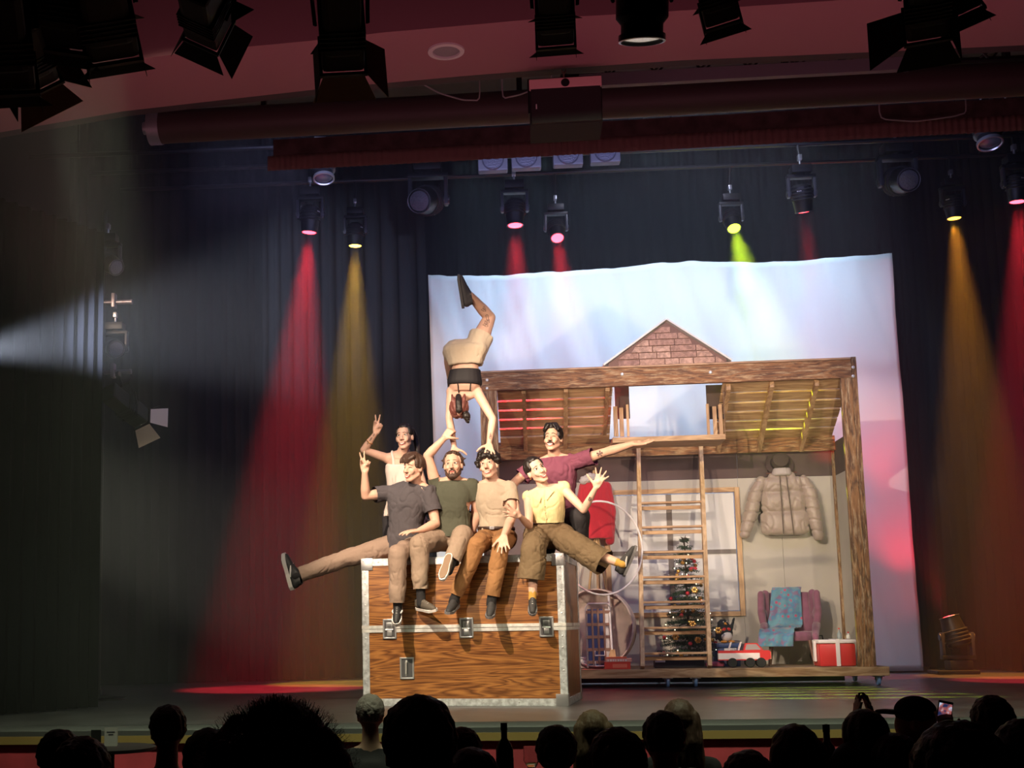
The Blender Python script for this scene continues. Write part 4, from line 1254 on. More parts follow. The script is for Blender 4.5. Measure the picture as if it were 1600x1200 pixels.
for sx in (-1, 1):
    for y, dy in ((-.22, -.05), (.24, .06)):
        mb = MB(); mb.cyl((sx * .23, y, .31), (sx * .27, y + dy, 0.0), .022, .012, n=10); mb.build('leg', LEGM, ac, smooth=True)
# blanket: draped sheet over back and seat
def blanket_mat():
    m = mat('blanket', (0.08, 0.24, 0.34), .9, bump=.3, bscale=150, sheen=.3)
    nt = m.node_tree; N = nt.nodes; L = nt.links; b = N['Principled BSDF']
    t = N.new('ShaderNodeTexCoord'); v1 = N.new('ShaderNodeTexVoronoi'); v1.inputs['Scale'].default_value = 13
    nz = N.new('ShaderNodeTexNoise'); nz.inputs['Scale'].default_value = 9; nz.inputs['Detail'].default_value = 3
    L.new(t.outputs['Object'], v1.inputs['Vector']); L.new(t.outputs['Object'], nz.inputs['Vector'])
    r = N.new('ShaderNodeValToRGB'); r.color_ramp.interpolation = 'LINEAR'
    e = r.color_ramp.elements; e[0].position = .18; e[0].color = (.45, .06, .14, 1); e[1].position = .30; e[1].color = (.10, .27, .34, 1)
    n_ = e.new(.55); n_.color = (.07, .20, .34, 1); n_ = e.new(.75); n_.color = (.20, .12, .22, 1)
    L.new(v1.outputs['Distance'], r.inputs[0])
    r2 = N.new('ShaderNodeValToRGB'); r2.color_ramp.elements[0].position = .48; r2.color_ramp.elements[1].position = .58
    L.new(nz.outputs[0], r2.inputs[0])
    mx = N.new('ShaderNodeMix'); mx.data_type = 'RGBA'; L.new(r2.outputs[0], mx.inputs[0]); L.new(r.outputs[0], mx.inputs[6]); mx.inputs[7].default_value = (.11, .26, .33, 1)
    L.new(mx.outputs[2], b.inputs['Base Color'])
    return m
bl_ = [(-.02, .405, .955), (-.02, .34, .985), (-.03, .262, .95), (-.04, .235, .80), (-.05, .225, .62), (-.07, .20, .50), (-.10, .10, .455), (-.13, -.10, .45), (-.15, -.26, .445), (-.16, -.335, .40), (-.17, -.345, .30), (-.17, -.34, .24)]
hwid = [.17, .18, .18, .19, .20, .22, .23, .24, .24, .24, .24, .235]
path = []
for i in range(len(bl_) - 1):
    for k in range(5):
        t = k / 5; path.append((V(bl_[i]).lerp(V(bl_[i + 1]), t), hwid[i] * (1 - t) + hwid[i + 1] * t))
path.append((V(bl_[-1]), hwid[-1]))
nu = 26; vs = []; fs = []
for i, (c, hw_) in enumerate(path):
    for k in range(nu + 1):
        u = -1 + 2 * k / nu
        off = 0.012 + .010 * math.sin(u * 9 + i * .15) * (1 if i > 8 else .4) + .006 * noise.noise(V((u * 3, i * .2, 0)))
        nrm_ = V((0, -1, .3)) if i < 26 else V((0, 0, 1)) if i < 42 else V((0, -1, 0))
        p = c + V((u * hw_ - (.03 if i > 30 else 0) * u, 0, 0)) + nrm_ * off
        vs.append(tuple(p))
for i in range(len(path) - 1):
    for k in range(nu):
        a = i * (nu + 1) + k; fs.append((a, a + 1, a + nu + 2, a + nu + 1))
me = bpy.data.meshes.new('blanket'); me.from_pydata(vs, [], fs)
for p_ in me.polygons: p_.use_smooth = True
bk = link('blanket', me, blanket_mat(), None, 'teal blanket with pink flowers draped over the purple armchair', 'blanket')
bk.matrix_world = ac.matrix_world.copy()
sd = bk.modifiers.new('t', 'SOLIDIFY'); sd.thickness = .008; sd.offset = 1

for o_ in (ac, bk): o_.matrix_world = o_.matrix_world @ Matrix.Scale(.86, 4)

# --- red box with white lid and strap
q = hl(1308, 1042, .22)
cb = hthing('red_cool_box', q.x, .30, Z0, R(2), 'red cool box with white lid and strap beside the right post', 'cool box')
REDP = mat('red_plastic', (0.62, 0.03, 0.035), .35); WHP = mat('white_plastic', (.8, .76, .74), .4)
box_on(cb, 'box_body', REDP, -.185, .185, -.13, .13, 0.0, .235, bev=.02, smooth=True)
box_on(cb, 'lid', WHP, -.195, .195, -.14, .14, .236, .275, bev=.015, smooth=True)
box_on(cb, 'strap', WHP, -.018, .022, -.143, .143, .002, .28, bev=.002); box_on(cb, 'side_strap', WHP, -.215, -.190, -.03, .03, .05, .26, bev=.004)
for (px, py, hh, c, lab) in ((1312, 1001, .10, (.25, .3, .3), 'slim glass bottle on the red cool box lid, left one'), (1326, 1001, .06, (.7, .7, .65), 'short clear jar on the red cool box lid, right one')):
    qq = hl(px, py, .30)
    b_ = hthing('small_bottle', qq.x, .30, Z0 + .281, 0, lab, 'bottle')
    mb = MB(); mb.lathe([(.018, 0), (.022, .005), (.022, hh * .55), (.008, hh * .75), (.007, hh)], n=16); mb.build('glass_body', mat('bottle_%d' % px, c, .15), b_, smooth=True)
    mb = MB(); mb.lathe([(.009, hh), (.009, hh + .012)], n=12); mb.build('cap', REDP, b_, smooth=True)

# --- toy truck
q = hl(1163, 1041, .18)
tk = hthing('toy_truck', q.x, .20, Z0, R(-4), 'red and white toy pickup truck in front of the armchair', 'toy truck')
mb = MB(); mb.prism([(-.26, .075), (.24, .075), (.27, .10), (.27, .16), (.255, .175), (-.26, .175)], -.075, .075); mb.build('body', REDP, tk)
box_on(tk, 'side_stripe', WHP, -.262, .16, -.079, .079, .085, .150, bev=.003)
mb = MB(); mb.prism([(.0, .176), (.02, .25), (.14, .25), (.20, .176)], -.065, .065); mb.build('cab', REDP, tk)
mb = MB(); mb.prism([(.015, .182), (.03, .24), (.13, .24), (.18, .182)], -.067, .067); mb.build('cab_window', mat('toy_window', (.35, .3, .3), .2), tk)
for (x, s_) in ((-.05, 0), (-.15, 0)):
    mb = MB(); mb.tube([(x, -.07, .176), (x + .03, -.06, .262), (x + .03, .06, .262), (x, .07, .176)], .005, n=6); mb.build('roll_bar', WHP, tk, smooth=True)
mb = MB(); mb.box(.262, .275, -.07, .07, .085, .16); mb.build('grille', mat('toy_grille', (.75, .45, .3), .5), tk)
for x in (-.12, .06, .17):
    for sy in (-1, 1):
        mb = MB(); mb.lathe([(.02, -.016), (.045, -.018), (.05, -.01), (.05, .01), (.045, .018), (.02, .016)], n=20, M=Matrix.Rotation(PI / 2, 3, 'X'), a=(x, sy * .072, .051)); mb.build('wheel', BLACKM, tk, smooth=True)

# --- blue cool box and penguin
q = hl(1136, 1020, .55)
bb = hthing('blue_cool_box', q.x, .55, Z0, R(6), 'dark blue box with a white label behind the toy truck', 'box')
BLU = mat('blue_plastic', (.035, .07, .2), .4)
box_on(bb, 'box_body', BLU, -.13, .12, -.10, .10, 0, .20, bev=.015, smooth=True); box_on(bb, 'lid', BLU, -.138, .128, -.108, .108, .201, .25, bev=.012, smooth=True)
box_on(bb, 'label_plate', WHP, -.055, .075, -.111, -.1005, .135, .195, bev=.002)
for k, wd in enumerate((.018, .012, .022, .014)):
    box_on(bb, 'marking', mat('ink', (.1, .1, .15), .6), -.035 + k * .026, -.035 + k * .026 + wd, -.1122, -.1112, .158, .170, bev=.0005)
mb = MB(); mb.lathe([(.035, 0), (.03, .004)], n=6, M=Matrix.Rotation(PI / 2, 3, 'X'), a=(-.03, -.1005, .06)); mb.build('snowflake_badge', mat('badge_grey', (.5, .5, .55), .4), bb)
pg = hthing('plush_penguin', q.x - .02, .55, Z0 + .252, R(20), 'black plush penguin with red bow sitting on the dark blue box', 'plush toy')
PLB = mat('plush_black', (.015, .02, .03), 1.0, bump=.6, bscale=200)
o = Org(); o.ell((0, 0, .11), (.095, .085, .115)); o.ell((-.02, -.02, .20), (.06, .055, .055)); o.cap((.085, 0, .15), (.115, -.02, .26), .022, .012); o.cap((-.085, 0, .12), (-.11, -.03, .04), .02, .014)
link('plush_body', o.done(.009, 3, disp=lambda p: .004 * noise.noise(p * 60)), PLB, pg)
o = Org(); o.ell((.0, -.05, .07), (.065, .055, .055)); link('belly', o.done(.009, 2), mat('plush_white', (.7, .7, .7), 1), pg)
mb = MB(); mb.cyl((-.02, -.07, .205), (-.02, -.105, .195), .015, .004, n=10); mb.build('beak', mat('beak_orange', (.7, .3, .05), .6), pg, smooth=True)
for sx in (-1, 1):
    mb = MB(); mb.sphere((sx * .028 - .01, -.075, .145), (.025, .012, .017), M=Matrix.Rotation(sx * .3, 3, 'Y')); mb.build('bow_loop', REDP, pg, smooth=True)
    mb = MB(); mb.sphere((sx * .02 - .02, -.072, .225), .006, n=8, m=5); mb.build('eye', WHP, pg, smooth=True)
    mb = MB(); mb.sphere((sx * .045, -.07, .012), (.035, .045, .014)); mb.build('foot', MATS['beak_orange'], pg, smooth=True)
# slipper
q = hl(1118, 1038, .25)
sl = hthing('slipper', q.x, .28, Z0, R(70), 'small dark pink slipper on the platform beside the ladder foot', 'slipper')
o = Org(); o.chain([(0, -.07, .028), (0, 0, .03), (0, .08, .026)], [.03, .033, .027]); link('slipper_upper', o.done(.007, 2), mat('slipper_pink', (.3, .05, .1), .8), sl)
mb = MB(); mb.bevbox(-.034, .034, -.10, .11, 0, .012, .005); mb.build('sole', BLACKM, sl)

# --- christmas tree
q = hl(1078, 1036, .62)
tc_ = V((hl(1079, 1036, .62).x, .66, Z0))
ct = hthing('christmas_tree', tc_.x, tc_.y, Z0, 0, 'dark artificial christmas tree with baubles and bow behind the ladder', 'christmas tree')
TH = hl(1080, 838, .66).z - Z0
mb = MB(); mb.cyl((0, 0, 0.02), (0, 0, TH * .95), .02, .006, n=8); mb.build('trunk', mat('tree_stem', (.06, .04, .02), .9), ct)
NEED = mat('needle_green', (.022, .055, .030), .8, var=.4, vscale=12)
rd = random.Random(21)
def twig_cluster(rows, seed):
    rd = random.Random(seed); mb = MB()
    for (z, r) in rows:
        nb2 = max(6, int(12 + r * 48))
        for k in range(nb2):
            a = 2 * PI * (k + rd.random()) / nb2
            L_ = r * (.75 + .35 * rd.random())
            d = V((math.cos(a), math.sin(a), -.12 + .25 * rd.random()))
            base = V((0, 0, z + rd.uniform(-.02, .02)))
            steps = max(3, int(L_ / .022))
            for s_ in range(1, steps + 1):
                p = base + d * (L_ * s_ / steps) + V((0, 0, -.10 * (s_ / steps) ** 2 * L_))
                for t in range(4):
                    e = V((rd.uniform(-1, 1), rd.uniform(-1, 1), rd.uniform(-.6, .9))).normalized()
                    e = (e + d * .7).normalized() * rd.uniform(.025, .045)
                    sd_ = e.cross(V((rd.random(), rd.random(), rd.random()))).normalized() * .0035
                    up_ = e.cross(sd_).normalized() * .0035
                    mb.add([p - sd_, p + sd_, p + up_ * 1.5, p + e], [(0, 1, 2), (0, 3, 1), (1, 3, 2), (2, 3, 0)])
    return mb
rows = [(z_, .33 * (1 - z_ / TH) ** .85 + .03) for z_ in [.16 + i * (TH - .2) / 15 for i in range(16)]]
nt_ = twig_cluster(rows, 3); nd = nt_.build('needles', NEED, ct); nd['kind'] = 'stuff'
GOLDM = mat('bauble_gold', (.75, .45, .12), .25, .8); REDM = mat('bauble_red', (.5, .03, .05), .35, .2)
bmg = MB(); bmg.sphere((0, 0, 0), .022, n=12, m=8); bg = bmg.mesh('bauble', True)
for k in range(34):
    z_ = rd.uniform(.15, TH * .85); r = (.33 * (1 - z_ / TH) ** .85 + .03) * .92; a = rd.uniform(PI, 2 * PI)
    me = bg.copy() if k < 2 else (g0 if k % 3 else g1)
    if k == 0: g0 = me; me.materials.append(GOLDM)
    if k == 1: g1 = me; me.materials.append(REDM)
    o_ = bpy.data.objects.new('bauble', me); C.objects.link(o_); o_.parent = ct; o_.location = (r * math.cos(a), r * math.sin(a), z_ - .03)
LEDM = mat('fairy_light', (1, .9, .6), .3, emit=(1, .85, .55), estr=4)
lm_ = MB(); lm_.sphere((0, 0, 0), .006, n=6, m=4); lme = lm_.mesh('fl'); lme.materials.append(LEDM)
for k in range(26):
    z_ = rd.uniform(.12, TH * .9); r = (.33 * (1 - z_ / TH) ** .85 + .03) * 1.0; a = rd.uniform(PI, 2 * PI)
    o_ = bpy.data.objects.new('fairy_light', lme); C.objects.link(o_); o_.parent = ct; o_.location = (r * math.cos(a), r * math.sin(a), z_ - .02)
# flowers of gold foil
for (px, py) in ((1085, 922), (1082, 975), (1055, 995), (1090, 1000), (1122, 985)):
    qq = hl(px, py, .36); mb = MB()
    for k in range(6):
        a = k * PI / 3; mb.sphere((qq.x - tc_.x + .022 * math.cos(a), qq.y - tc_.y - .03, qq.z - Z0 + .022 * math.sin(a)), (.016, .006, .016), n=8, m=5)
    mb.build('foil_flower', GOLDM, ct, smooth=True)
qq = hl(1083, 888, .44)
for sx in (-1, 1):
    mb = MB(); mb.sphere((qq.x - tc_.x + sx * .022, qq.y - tc_.y, qq.z - Z0), (.024, .01, .016), M=Matrix.Rotation(sx * .4, 3, 'Y')); mb.build('ribbon_bow', REDM, ct, smooth=True)
mb = MB()
for k in range(6):
    a = k * PI / 3 + .3; mb.cyl((0, 0, TH * .97), (.055 * math.cos(a), -.02, TH * .97 + .055 * math.sin(a)), .012, .003, n=6)
mb.build('tree_topper', mat('topper_dark', (.05, .03, .03), .5), ct, smooth=True)
# tree stand
mb = MB()
for k in range(3):
    a = 2 * PI * k / 3 + .5; mb.beam((0, 0, .10), (.22 * math.cos(a), .22 * math.sin(a), .012), .02, .02)
mb.build('stand', BLACK, ct)
q = hl(1060, 1041, .38)
kb = hthing('black_case', q.x, .34, Z0, R(1), 'flat black case with pale keys lying below the christmas tree', 'case')
box_on(kb, 'case_body', BLACKM, -.26, .26, -.08, .06, 0, .11, bev=.01)
for k in range(9): box_on(kb, 'key', WHP, -.255 + k * .012, -.246 + k * .012, -.083, -.0802, .06, .098, bev=.001)

# --- puffer jacket on the wall
PUF = mat('puffer_fabric', (0.36, 0.285, 0.235), .45, sheen=.2, bump=.3, bscale=45)
jq = hl(1222, 790, DEP - .1)
jc = hthing('puffer_jacket', jq.x, DEP - .13, jq.z, 0, 'thick beige puffer jacket hanging on the back wall above the armchair', 'jacket')
def hj(px, py): 
    p = hl(px, py, DEP - .13); return V((p.x - jq.x, 0, p.z - jq.z))
def quilt(o, rows_, dep):
    """rows_: (left, right) points from top to bottom; each gap becomes one puffed tube"""
    for (a, b), (c, d) in zip(rows_, rows_[1:]):
        m0 = (a + c) / 2; m1 = (b + d) / 2
        hgt = ((a - c).length + (b - d).length) / 4
        secs = []
        for i in range(9):
            t = i / 8; e_ = (1 - abs(2 * t - 1) ** 4) ** .5 * .8 + .2
            secs.append((m0.lerp(m1, t), V((0, 0, hgt * (1.10 if 0 < i < 8 else .85))), V((0, dep * e_, 0))))
        o.loft(secs)
o = Org()
L_ = [hj(1186, 748), hj(1189, 770), hj(1189, 800), hj(1188, 836)]; R_ = [hj(1257, 744), hj(1255, 768), hj(1262, 799), hj(1266, 833)]
quilt(o, list(zip(L_, R_)), .085)
o.cap(hj(1206, 745) + V((0, -.0, 0)), hj(1236, 744), .05, .05)
link('jacket_body', o.done(.012, 2, disp=lambda p: -.010 * max(0, 1 - abs(noise.noise(V((p.x * 9, 1, p.z * 5)))) * 7) + .004 * noise.noise(p * 22)), PUF, jc)
for pts in ([(1189, 752), (1180, 772), (1175, 795), (1170, 812), (1164, 834)], [(1255, 750), (1266, 770), (1270, 795), (1274, 815), (1279, 838)]):
    o = Org(); P_ = [hj(*p) for p in pts]
    o.chain(P_, [.062, .078, .080, .076, .060])
    link('sleeve', o.done(.012, 2, disp=lambda p: -.014 * max(0, 1 - abs(math.sin(p.z * 26 + p.x * 4)) * 2.6) + .004 * noise.noise(p * 22)), PUF, jc)
o = Org()
for k in range(9):
    a = PI * k / 8; o.cap(hj(1221, 742) + V((.085 * math.cos(a), -.02 - .05 * math.sin(a), .01)), hj(1221, 736) + V((.075 * math.cos(a), -.02 - .045 * math.sin(a), .01)), .028, .024)
link('collar', o.done(.01, 2), mat('collar_pale', (.42, .37, .34), .7), jc)
for (x0_, z0_, x1_, z1_) in ((1216, 745, 1222, 835), (1226, 745, 1238, 836)):
    mb = MB(); a = hj(x0_, z0_); b = hj(x1_, z1_); mb.tube([a + V((0, -.095, 0)), (a + b) / 2 + V((0, -.105, 0)), b + V((0, -.09, 0))], .006, n=6); mb.build('zip_flap', mat('flap_dark', (.12, .09, .07), .6), jc, smooth=True)
mb = MB(); mb.cyl(hj(1197, 740) + V((0, .0, .0)), hj(1245, 738), .008); mb.cyl(hj(1221, 738), hj(1221, 722), .006); mb.cyl(hj(1221, 722), hj(1221, 722) + V((0, .12, 0)), .006); mb.build('hanger', LEGM, jc)
# hat above it
hq = hl(1219, 724, DEP - .1)
ht = hthing('dark_hat', hq.x, DEP - .10, hq.z, 0, 'round dark felt hat hanging above the puffer jacket', 'hat')
HATM = mat('hat_felt', (.07, .045, .04), .95, bump=.3, bscale=80)
mb = MB(); mb.lathe([(.10, -.02), (.15, -.005), (.155, .0), (.10, .01), (.095, .06), (.085, .10), (.05, .115), (.001, .115)], n=28, M=Matrix.Rotation(R(68), 3, 'X'), a=(0, .05, 0)); mb.build('hat_body', HATM, ht, smooth=True)
mb = MB(); mb.lathe([(.102, .012), (.103, .014), (.099, .04), (.098, .04)], n=28, M=Matrix.Rotation(R(68), 3, 'X'), a=(0, .05, 0)); mb.build('hat_band', mat('hat_band', (.02, .012, .012), .6), ht, smooth=True)
mb = MB(); mb.tube([(0.1, .085, -.06), (.14, -.02, -.13), (.05, -.03, -.14), (-.12, .0, -.13), (-.13, .08, -.06)], .006, n=6); mb.build('brim_cord', HATM, ht, smooth=True)

# --- red coat with fur collar and brown fur hat at the left, behind the kneeling man
RC = mat('red_coat', (.50, .015, .03), .9, sheen=.4, bump=.3, bscale=60)
rq = hl(930, 790, DEP - .22)
rc = hthing('red_coat', rq.x, DEP - .22, rq.z, 0, 'red winter coat hanging on the coat stand behind the man in maroon', 'coat')
def hr(px, py):
    p = hl(px, py, DEP - .22); return V((p.x - rq.x, 0, p.z - rq.z))
o = Org()
o.loft([(hr(931, 842), V((.21, 0, 0)), V((0, .10, 0))), (hr(932, 800), V((.19, 0, 0)), V((0, .095, 0))), (hr(930, 762), V((.17, 0, 0)), V((0, .085, 0))), (hr(929, 748), V((.09, 0, 0)), V((0, .06, 0)))])
link('coat_body', o.done(.012, 3, disp=fold_fn(.012, 9, (1, 1, 4), 3)), RC, rc)
o = Org(); o.chain([hr(948, 760), hr(955, 800), hr(953, 845)], [.055, .055, .05]); link('sleeve', o.done(.012, 3, disp=fold_fn(.008, 12, (1, 1, 2), 6)), RC, rc)
o = Org(); o.chain([hr(913, 760), hr(905, 800), hr(908, 840)], [.055, .055, .05]); link('sleeve', o.done(.012, 3, disp=fold_fn(.008, 12, (1, 1, 2), 9)), RC, rc)
FUR = mat('fur_white', (.6, .57, .55), 1, bump=1, bscale=120)
o = Org(); o.chain([hr(911, 752) + V((0, -.05, 0)), hr(922, 747) + V((0, -.07, 0)), hr(938, 748) + V((0, -.06, 0))], [.045, .05, .045]); link('fur_collar', o.done(.012, 2, disp=lambda p: .012 * noise.noise(p * 45)), FUR, rc)
fh = hl(922, 726, DEP - .2)
fo = hthing('fur_hat', fh.x, DEP - .22, fh.z, 0, 'round brown fur hat above the red coat', 'hat')
o = Org(); o.ell((0, 0, -.01), (.10, .10, .06)); o.ell((0, 0, .03), (.085, .085, .06)); link('hat_fur', o.done(.01, 2, disp=lambda p: .012 * noise.noise(p * 40)), mat('brown_fur', (.15, .085, .06), 1, bump=1, bscale=100), fo)
cs = hthing('coat_stand', rq.x, DEP - .20, Z0, 0, 'wooden coat stand with splayed pole legs under the red coat', 'coat stand')
mb = MB(); mb.cyl((0, 0, .28), (0, 0, fh.z - Z0 - .05), .016, n=10); mb.build('pole', PINEV, cs, smooth=True)
for a in (200, 320, 80):
    mb = MB(); mb.cyl((0, 0, hl(945, 820, .9).z - Z0), (.24 * math.cos(R(a)), .2 * math.sin(R(a)), 0.0), .013, n=8); mb.build('leg', wood('brass_leg', (.5, .33, .15), (.35, .22, .1), 2), cs, smooth=True)

# --- hoops, webbed sledge, paddle, shelf box
WHI = mat('hoop_white', (.78, .74, .74), .35, var=.1, vscale=10)
def hoop(px0, py0, px1, py1, v, r, rz, label, band=None, m=WHI, tilt=0):
    c_ = hl((px0 + px1) / 2, (py0 + py1) / 2, v)
    h_ = hthing('hula_hoop' if not band else 'drum_hoop', c_.x, v, max(c_.z, Z0 + r * math.cos(tilt) + .012), R(rz), label, 'hoop')
    mb = MB()
    if band:
        mb.lathe([(r - .012, -band), (r, -band), (r, band), (r - .012, band), (r - .012, -band)], n=56, M=Matrix.Rotation(PI / 2, 3, 'X'))
    else:
        mb.tube([(r * math.cos(t), r * math.sin(t) * math.sin(tilt), r * math.sin(t) * math.cos(tilt)) for t in [2 * PI * i / 64 for i in range(64)]], .011, n=8, closed=True)
    mb.build('ring', m, h_, smooth=True); return h_, c_
hoop(884, 783, 997, 929, .10, .50, 28, 'large white hula hoop standing upright between crate and ladder')
hoop(870, 933, 996, 1040, .35, .42, -20, 'wide pale wooden drum hoop standing behind the hula hoop', band=.06, m=mat('drum_wood', (.62, .50, .45), .5, var=.1))
c_ = hl(935, 982, .25)
sg = hthing('webbed_sledge', c_.x, .22, Z0, R(5), 'upright sledge frame with blue fabric and woven tan straps inside the drum hoop', 'sledge')
BLF = mat('sledge_blue', (.04, .07, .22), .8); STR = mat('strap_tan', (.32, .18, .13), .8); SVR = mat('sledge_tube', (.5, .48, .5), .35, .5)
H = hl(935, 943, .22).z - Z0
mb = MB(); mb.tube([(-.13, 0, 0.012), (-.13, 0, H - .04), (-.10, 0, H), (.10, 0, H), (.13, 0, H - .04), (.13, 0, .012)], .010, n=8); mb.build('frame', SVR, sg, smooth=True)
for k, (x, m_) in enumerate(((-.095, BLF), (-.035, BLF), (.03, BLF), (.09, WHI))):
    mb = MB(); mb.bevbox(x - .02, x + .02, -.006, .002, .04, H - .06, .002); mb.build('webbing', m_, sg)
for k in range(5):
    z_ = .07 + k * (H - .16) / 4; mb = MB(); mb.bevbox(-.13, .13, -.013, -.0065, z_ - .016, z_ + .016, .002); mb.build('strap', STR, sg)
for x in (-.065, -.003, .06):
    mb = MB(); mb.bevbox(x - .010, x + .010, -.018, -.0135, .05, H - .05, .002); mb.build('strap', STR, sg)
for z_ in (.03, .14): 
    mb = MB(); mb.tube([(-.05, -.02, z_ + .05), (-.05, -.03, z_), (.05, -.03, z_), (.05, -.02, z_ + .05)], .007, n=6); mb.build('buckle', WHI, sg, smooth=True)
p_a = hl(956, 1008, .16); p_b = hl(953, 930, .30)
pd_ = hthing('paddle', p_a.x, .16, Z0, 0, 'short wooden paddle with a white handle leaning on the drum hoop', 'paddle')
zt2 = p_b.z - Z0
mb = MB(); mb.cyl((0, 0, .20), (-.01, .10, zt2), .012, n=10); mb.build('shaft', WHI, pd_, smooth=True)
mb = MB(); mb.prism([(-.025, 0.0), (.035, 0.0), (.045, .06), (.03, .20), (-.01, .22), (-.035, .14)], -.008, .008); mb.build('blade', PINEV, pd_)
wb = hthing('white_plinth', hl(945, 1036, .45).x, .52, Z0, 0, 'low white box behind the red game box', 'box')
box_on(wb, 'box_body', WHP, -.30, .22, -.11, .11, 0, .10, bev=.004); box_on(wb, 'lid', WHP, -.305, .225, -.115, .115, .101, .125, bev=.004)
gq = hl(965, 1042, .10)
gb = hthing('red_game_box', gq.x, .12, Z0, R(-3), 'red toy box with a white cover at the left end of the platform', 'box')
box_on(gb, 'box_body', mat('box_red', (.68, .05, .03), .5), -.135, .135, -.08, .08, 0, .075, bev=.003); box_on(gb, 'lid', mat('box_lid', (.75, .35, .28), .5), -.12, .15, -.085, .085, .0755, .11, bev=.003)
box_on(gb, 'top_sheet', mat('box_red2', (.7, .12, .05), .5), -.12, .10, -.08, .08, .1105, .125, bev=.002)
for k in range(8): box_on(gb, 'lettering', mat('letter_white', (.8, .75, .7), .5), -.10 + k * .026, -.10 + k * .026 + (.016 if k % 3 else .010), -.0868, -.0853, .082, .102, bev=.0005)
box_on(gb, 'picture', mat('box_pic', (.8, .2, .12), .5), -.05, .10, -.0815, -.0805, .015, .055, bev=.0005)
# dark bag behind the chair
q = hl(1282, 1030, .85)
bg_ = hthing('dark_bag', q.x, .93, Z0, 0, 'small dark bag behind the armchair beside the red cool box', 'bag')
o = Org(); o.ell((0, 0, .10), (.10, .08, .10)); o.ell((0.02, 0, .20), (.07, .05, .07)); link('bag_body', o.done(.012, 3, disp=fold_fn(.006, 14, (1, 1, 1), 2)), mat('bag_dark', (.03, .02, .03), .7), bg_)
mb = MB(); mb.tube([(-.04, 0, .24), (-.03, 0, .31), (.05, 0, .31), (.06, 0, .24)], .008, n=6); mb.build('handle', BLACKM, bg_, smooth=True)

# ================================================================ people
SKIN = {}
def skin(k, c):
    SKIN[k] = mat('skin_' + k, c, .5, spec=.35, var=.06, vscale=14, bump=.05, bscale=90)
    return SKIN[k]
skin('warm', (.64, .39, .29)); skin('fair', (.66, .42, .32)); skin('tan', (.60, .36, .26))
HAIRB = mat('hair_black', (.012, .008, .007), .45, spec=.5, bump=.6, bscale=90, stretch=(1, 1, .3))
HAIRBR = mat('hair_brown', (.055, .028, .018), .5, spec=.5, bump=.6, bscale=90, stretch=(1, 1, .3))
EYEW = mat('eye_white', (.75, .7, .66), .2); IRIS = mat('iris_dark', (.03, .018, .012), .15); TEETH = mat('teeth', (.85, .78, .70), .25)
LIPM = mat('lip_red', (.42, .10, .09), .4); LIPD = mat('lip_deep', (.35, .05, .06), .35); MOUTHD = mat('mouth_dark', (.08, .015, .015), .6)
INK = mat('tattoo_ink', (.17, .11, .10), .6)

def rotm(yaw=0, pitch=0, roll=0):
    return (Matrix.Rotation(R(yaw), 3, 'Z') @ Matrix.Rotation(R(roll), 3, 'Y') @ Matrix.Rotation(R(-pitch), 3, 'X'))

def add_head(o, hc, H, fem=False, smile=True):
    """skull, face, jaw, nose, lips, ears added to the body. hc = centre between the eyes' level; H 3x3 (x right, -y face, z up)"""
    T = lambda p: hc + H @ V(p)
    def E(c, r): o.mb.sphere(T(c), tuple(r), n=20, m=14, M=H)
    E((0, .018, .042), (.074, .094, .082))
    E((0, -.012, -.012), (.066, .076, .092))
    k = .92 if fem else 1.0
    E((0, -.030, -.060), (.050 * k, .052, .056))
    o.cap(T((-.046 * k, .0, -.060)), T((-.018, -.060, -.104)), .024 * k, .018)
    o.cap(T((.046 * k, .0, -.060)), T((.018, -.060, -.104)), .024 * k, .018)
    o.cap(T((-.012, -.066, -.108)), T((.012, -.066, -.108)), .017, .017)
    for s in (-1, 1):
        E((s * .040, -.060, -.030), (.022, .022, .020))
        if smile: E((s * .036, -.066, -.046), (.016, .016, .014))
        o.cap(T((s * .012, -.079, .024)), T((s * .045, -.066, .026)), .011, .009)
        E((s * .077, .012, -.010), (.010, .018, .030))
        E((s * .013, -.100, -.038), (.009, .010, .008))
    o.cap(T((0, -.082, .014)), T((0, -.110, -.034)), .0085, .0125)
    o.cap(T((-.020, -.082, -.066)), T((.020, -.082, -.066)), .010, .010)
    o.cap(T((-.016, -.078, -.082)), T((.016, -.078, -.082)), .010, .010)

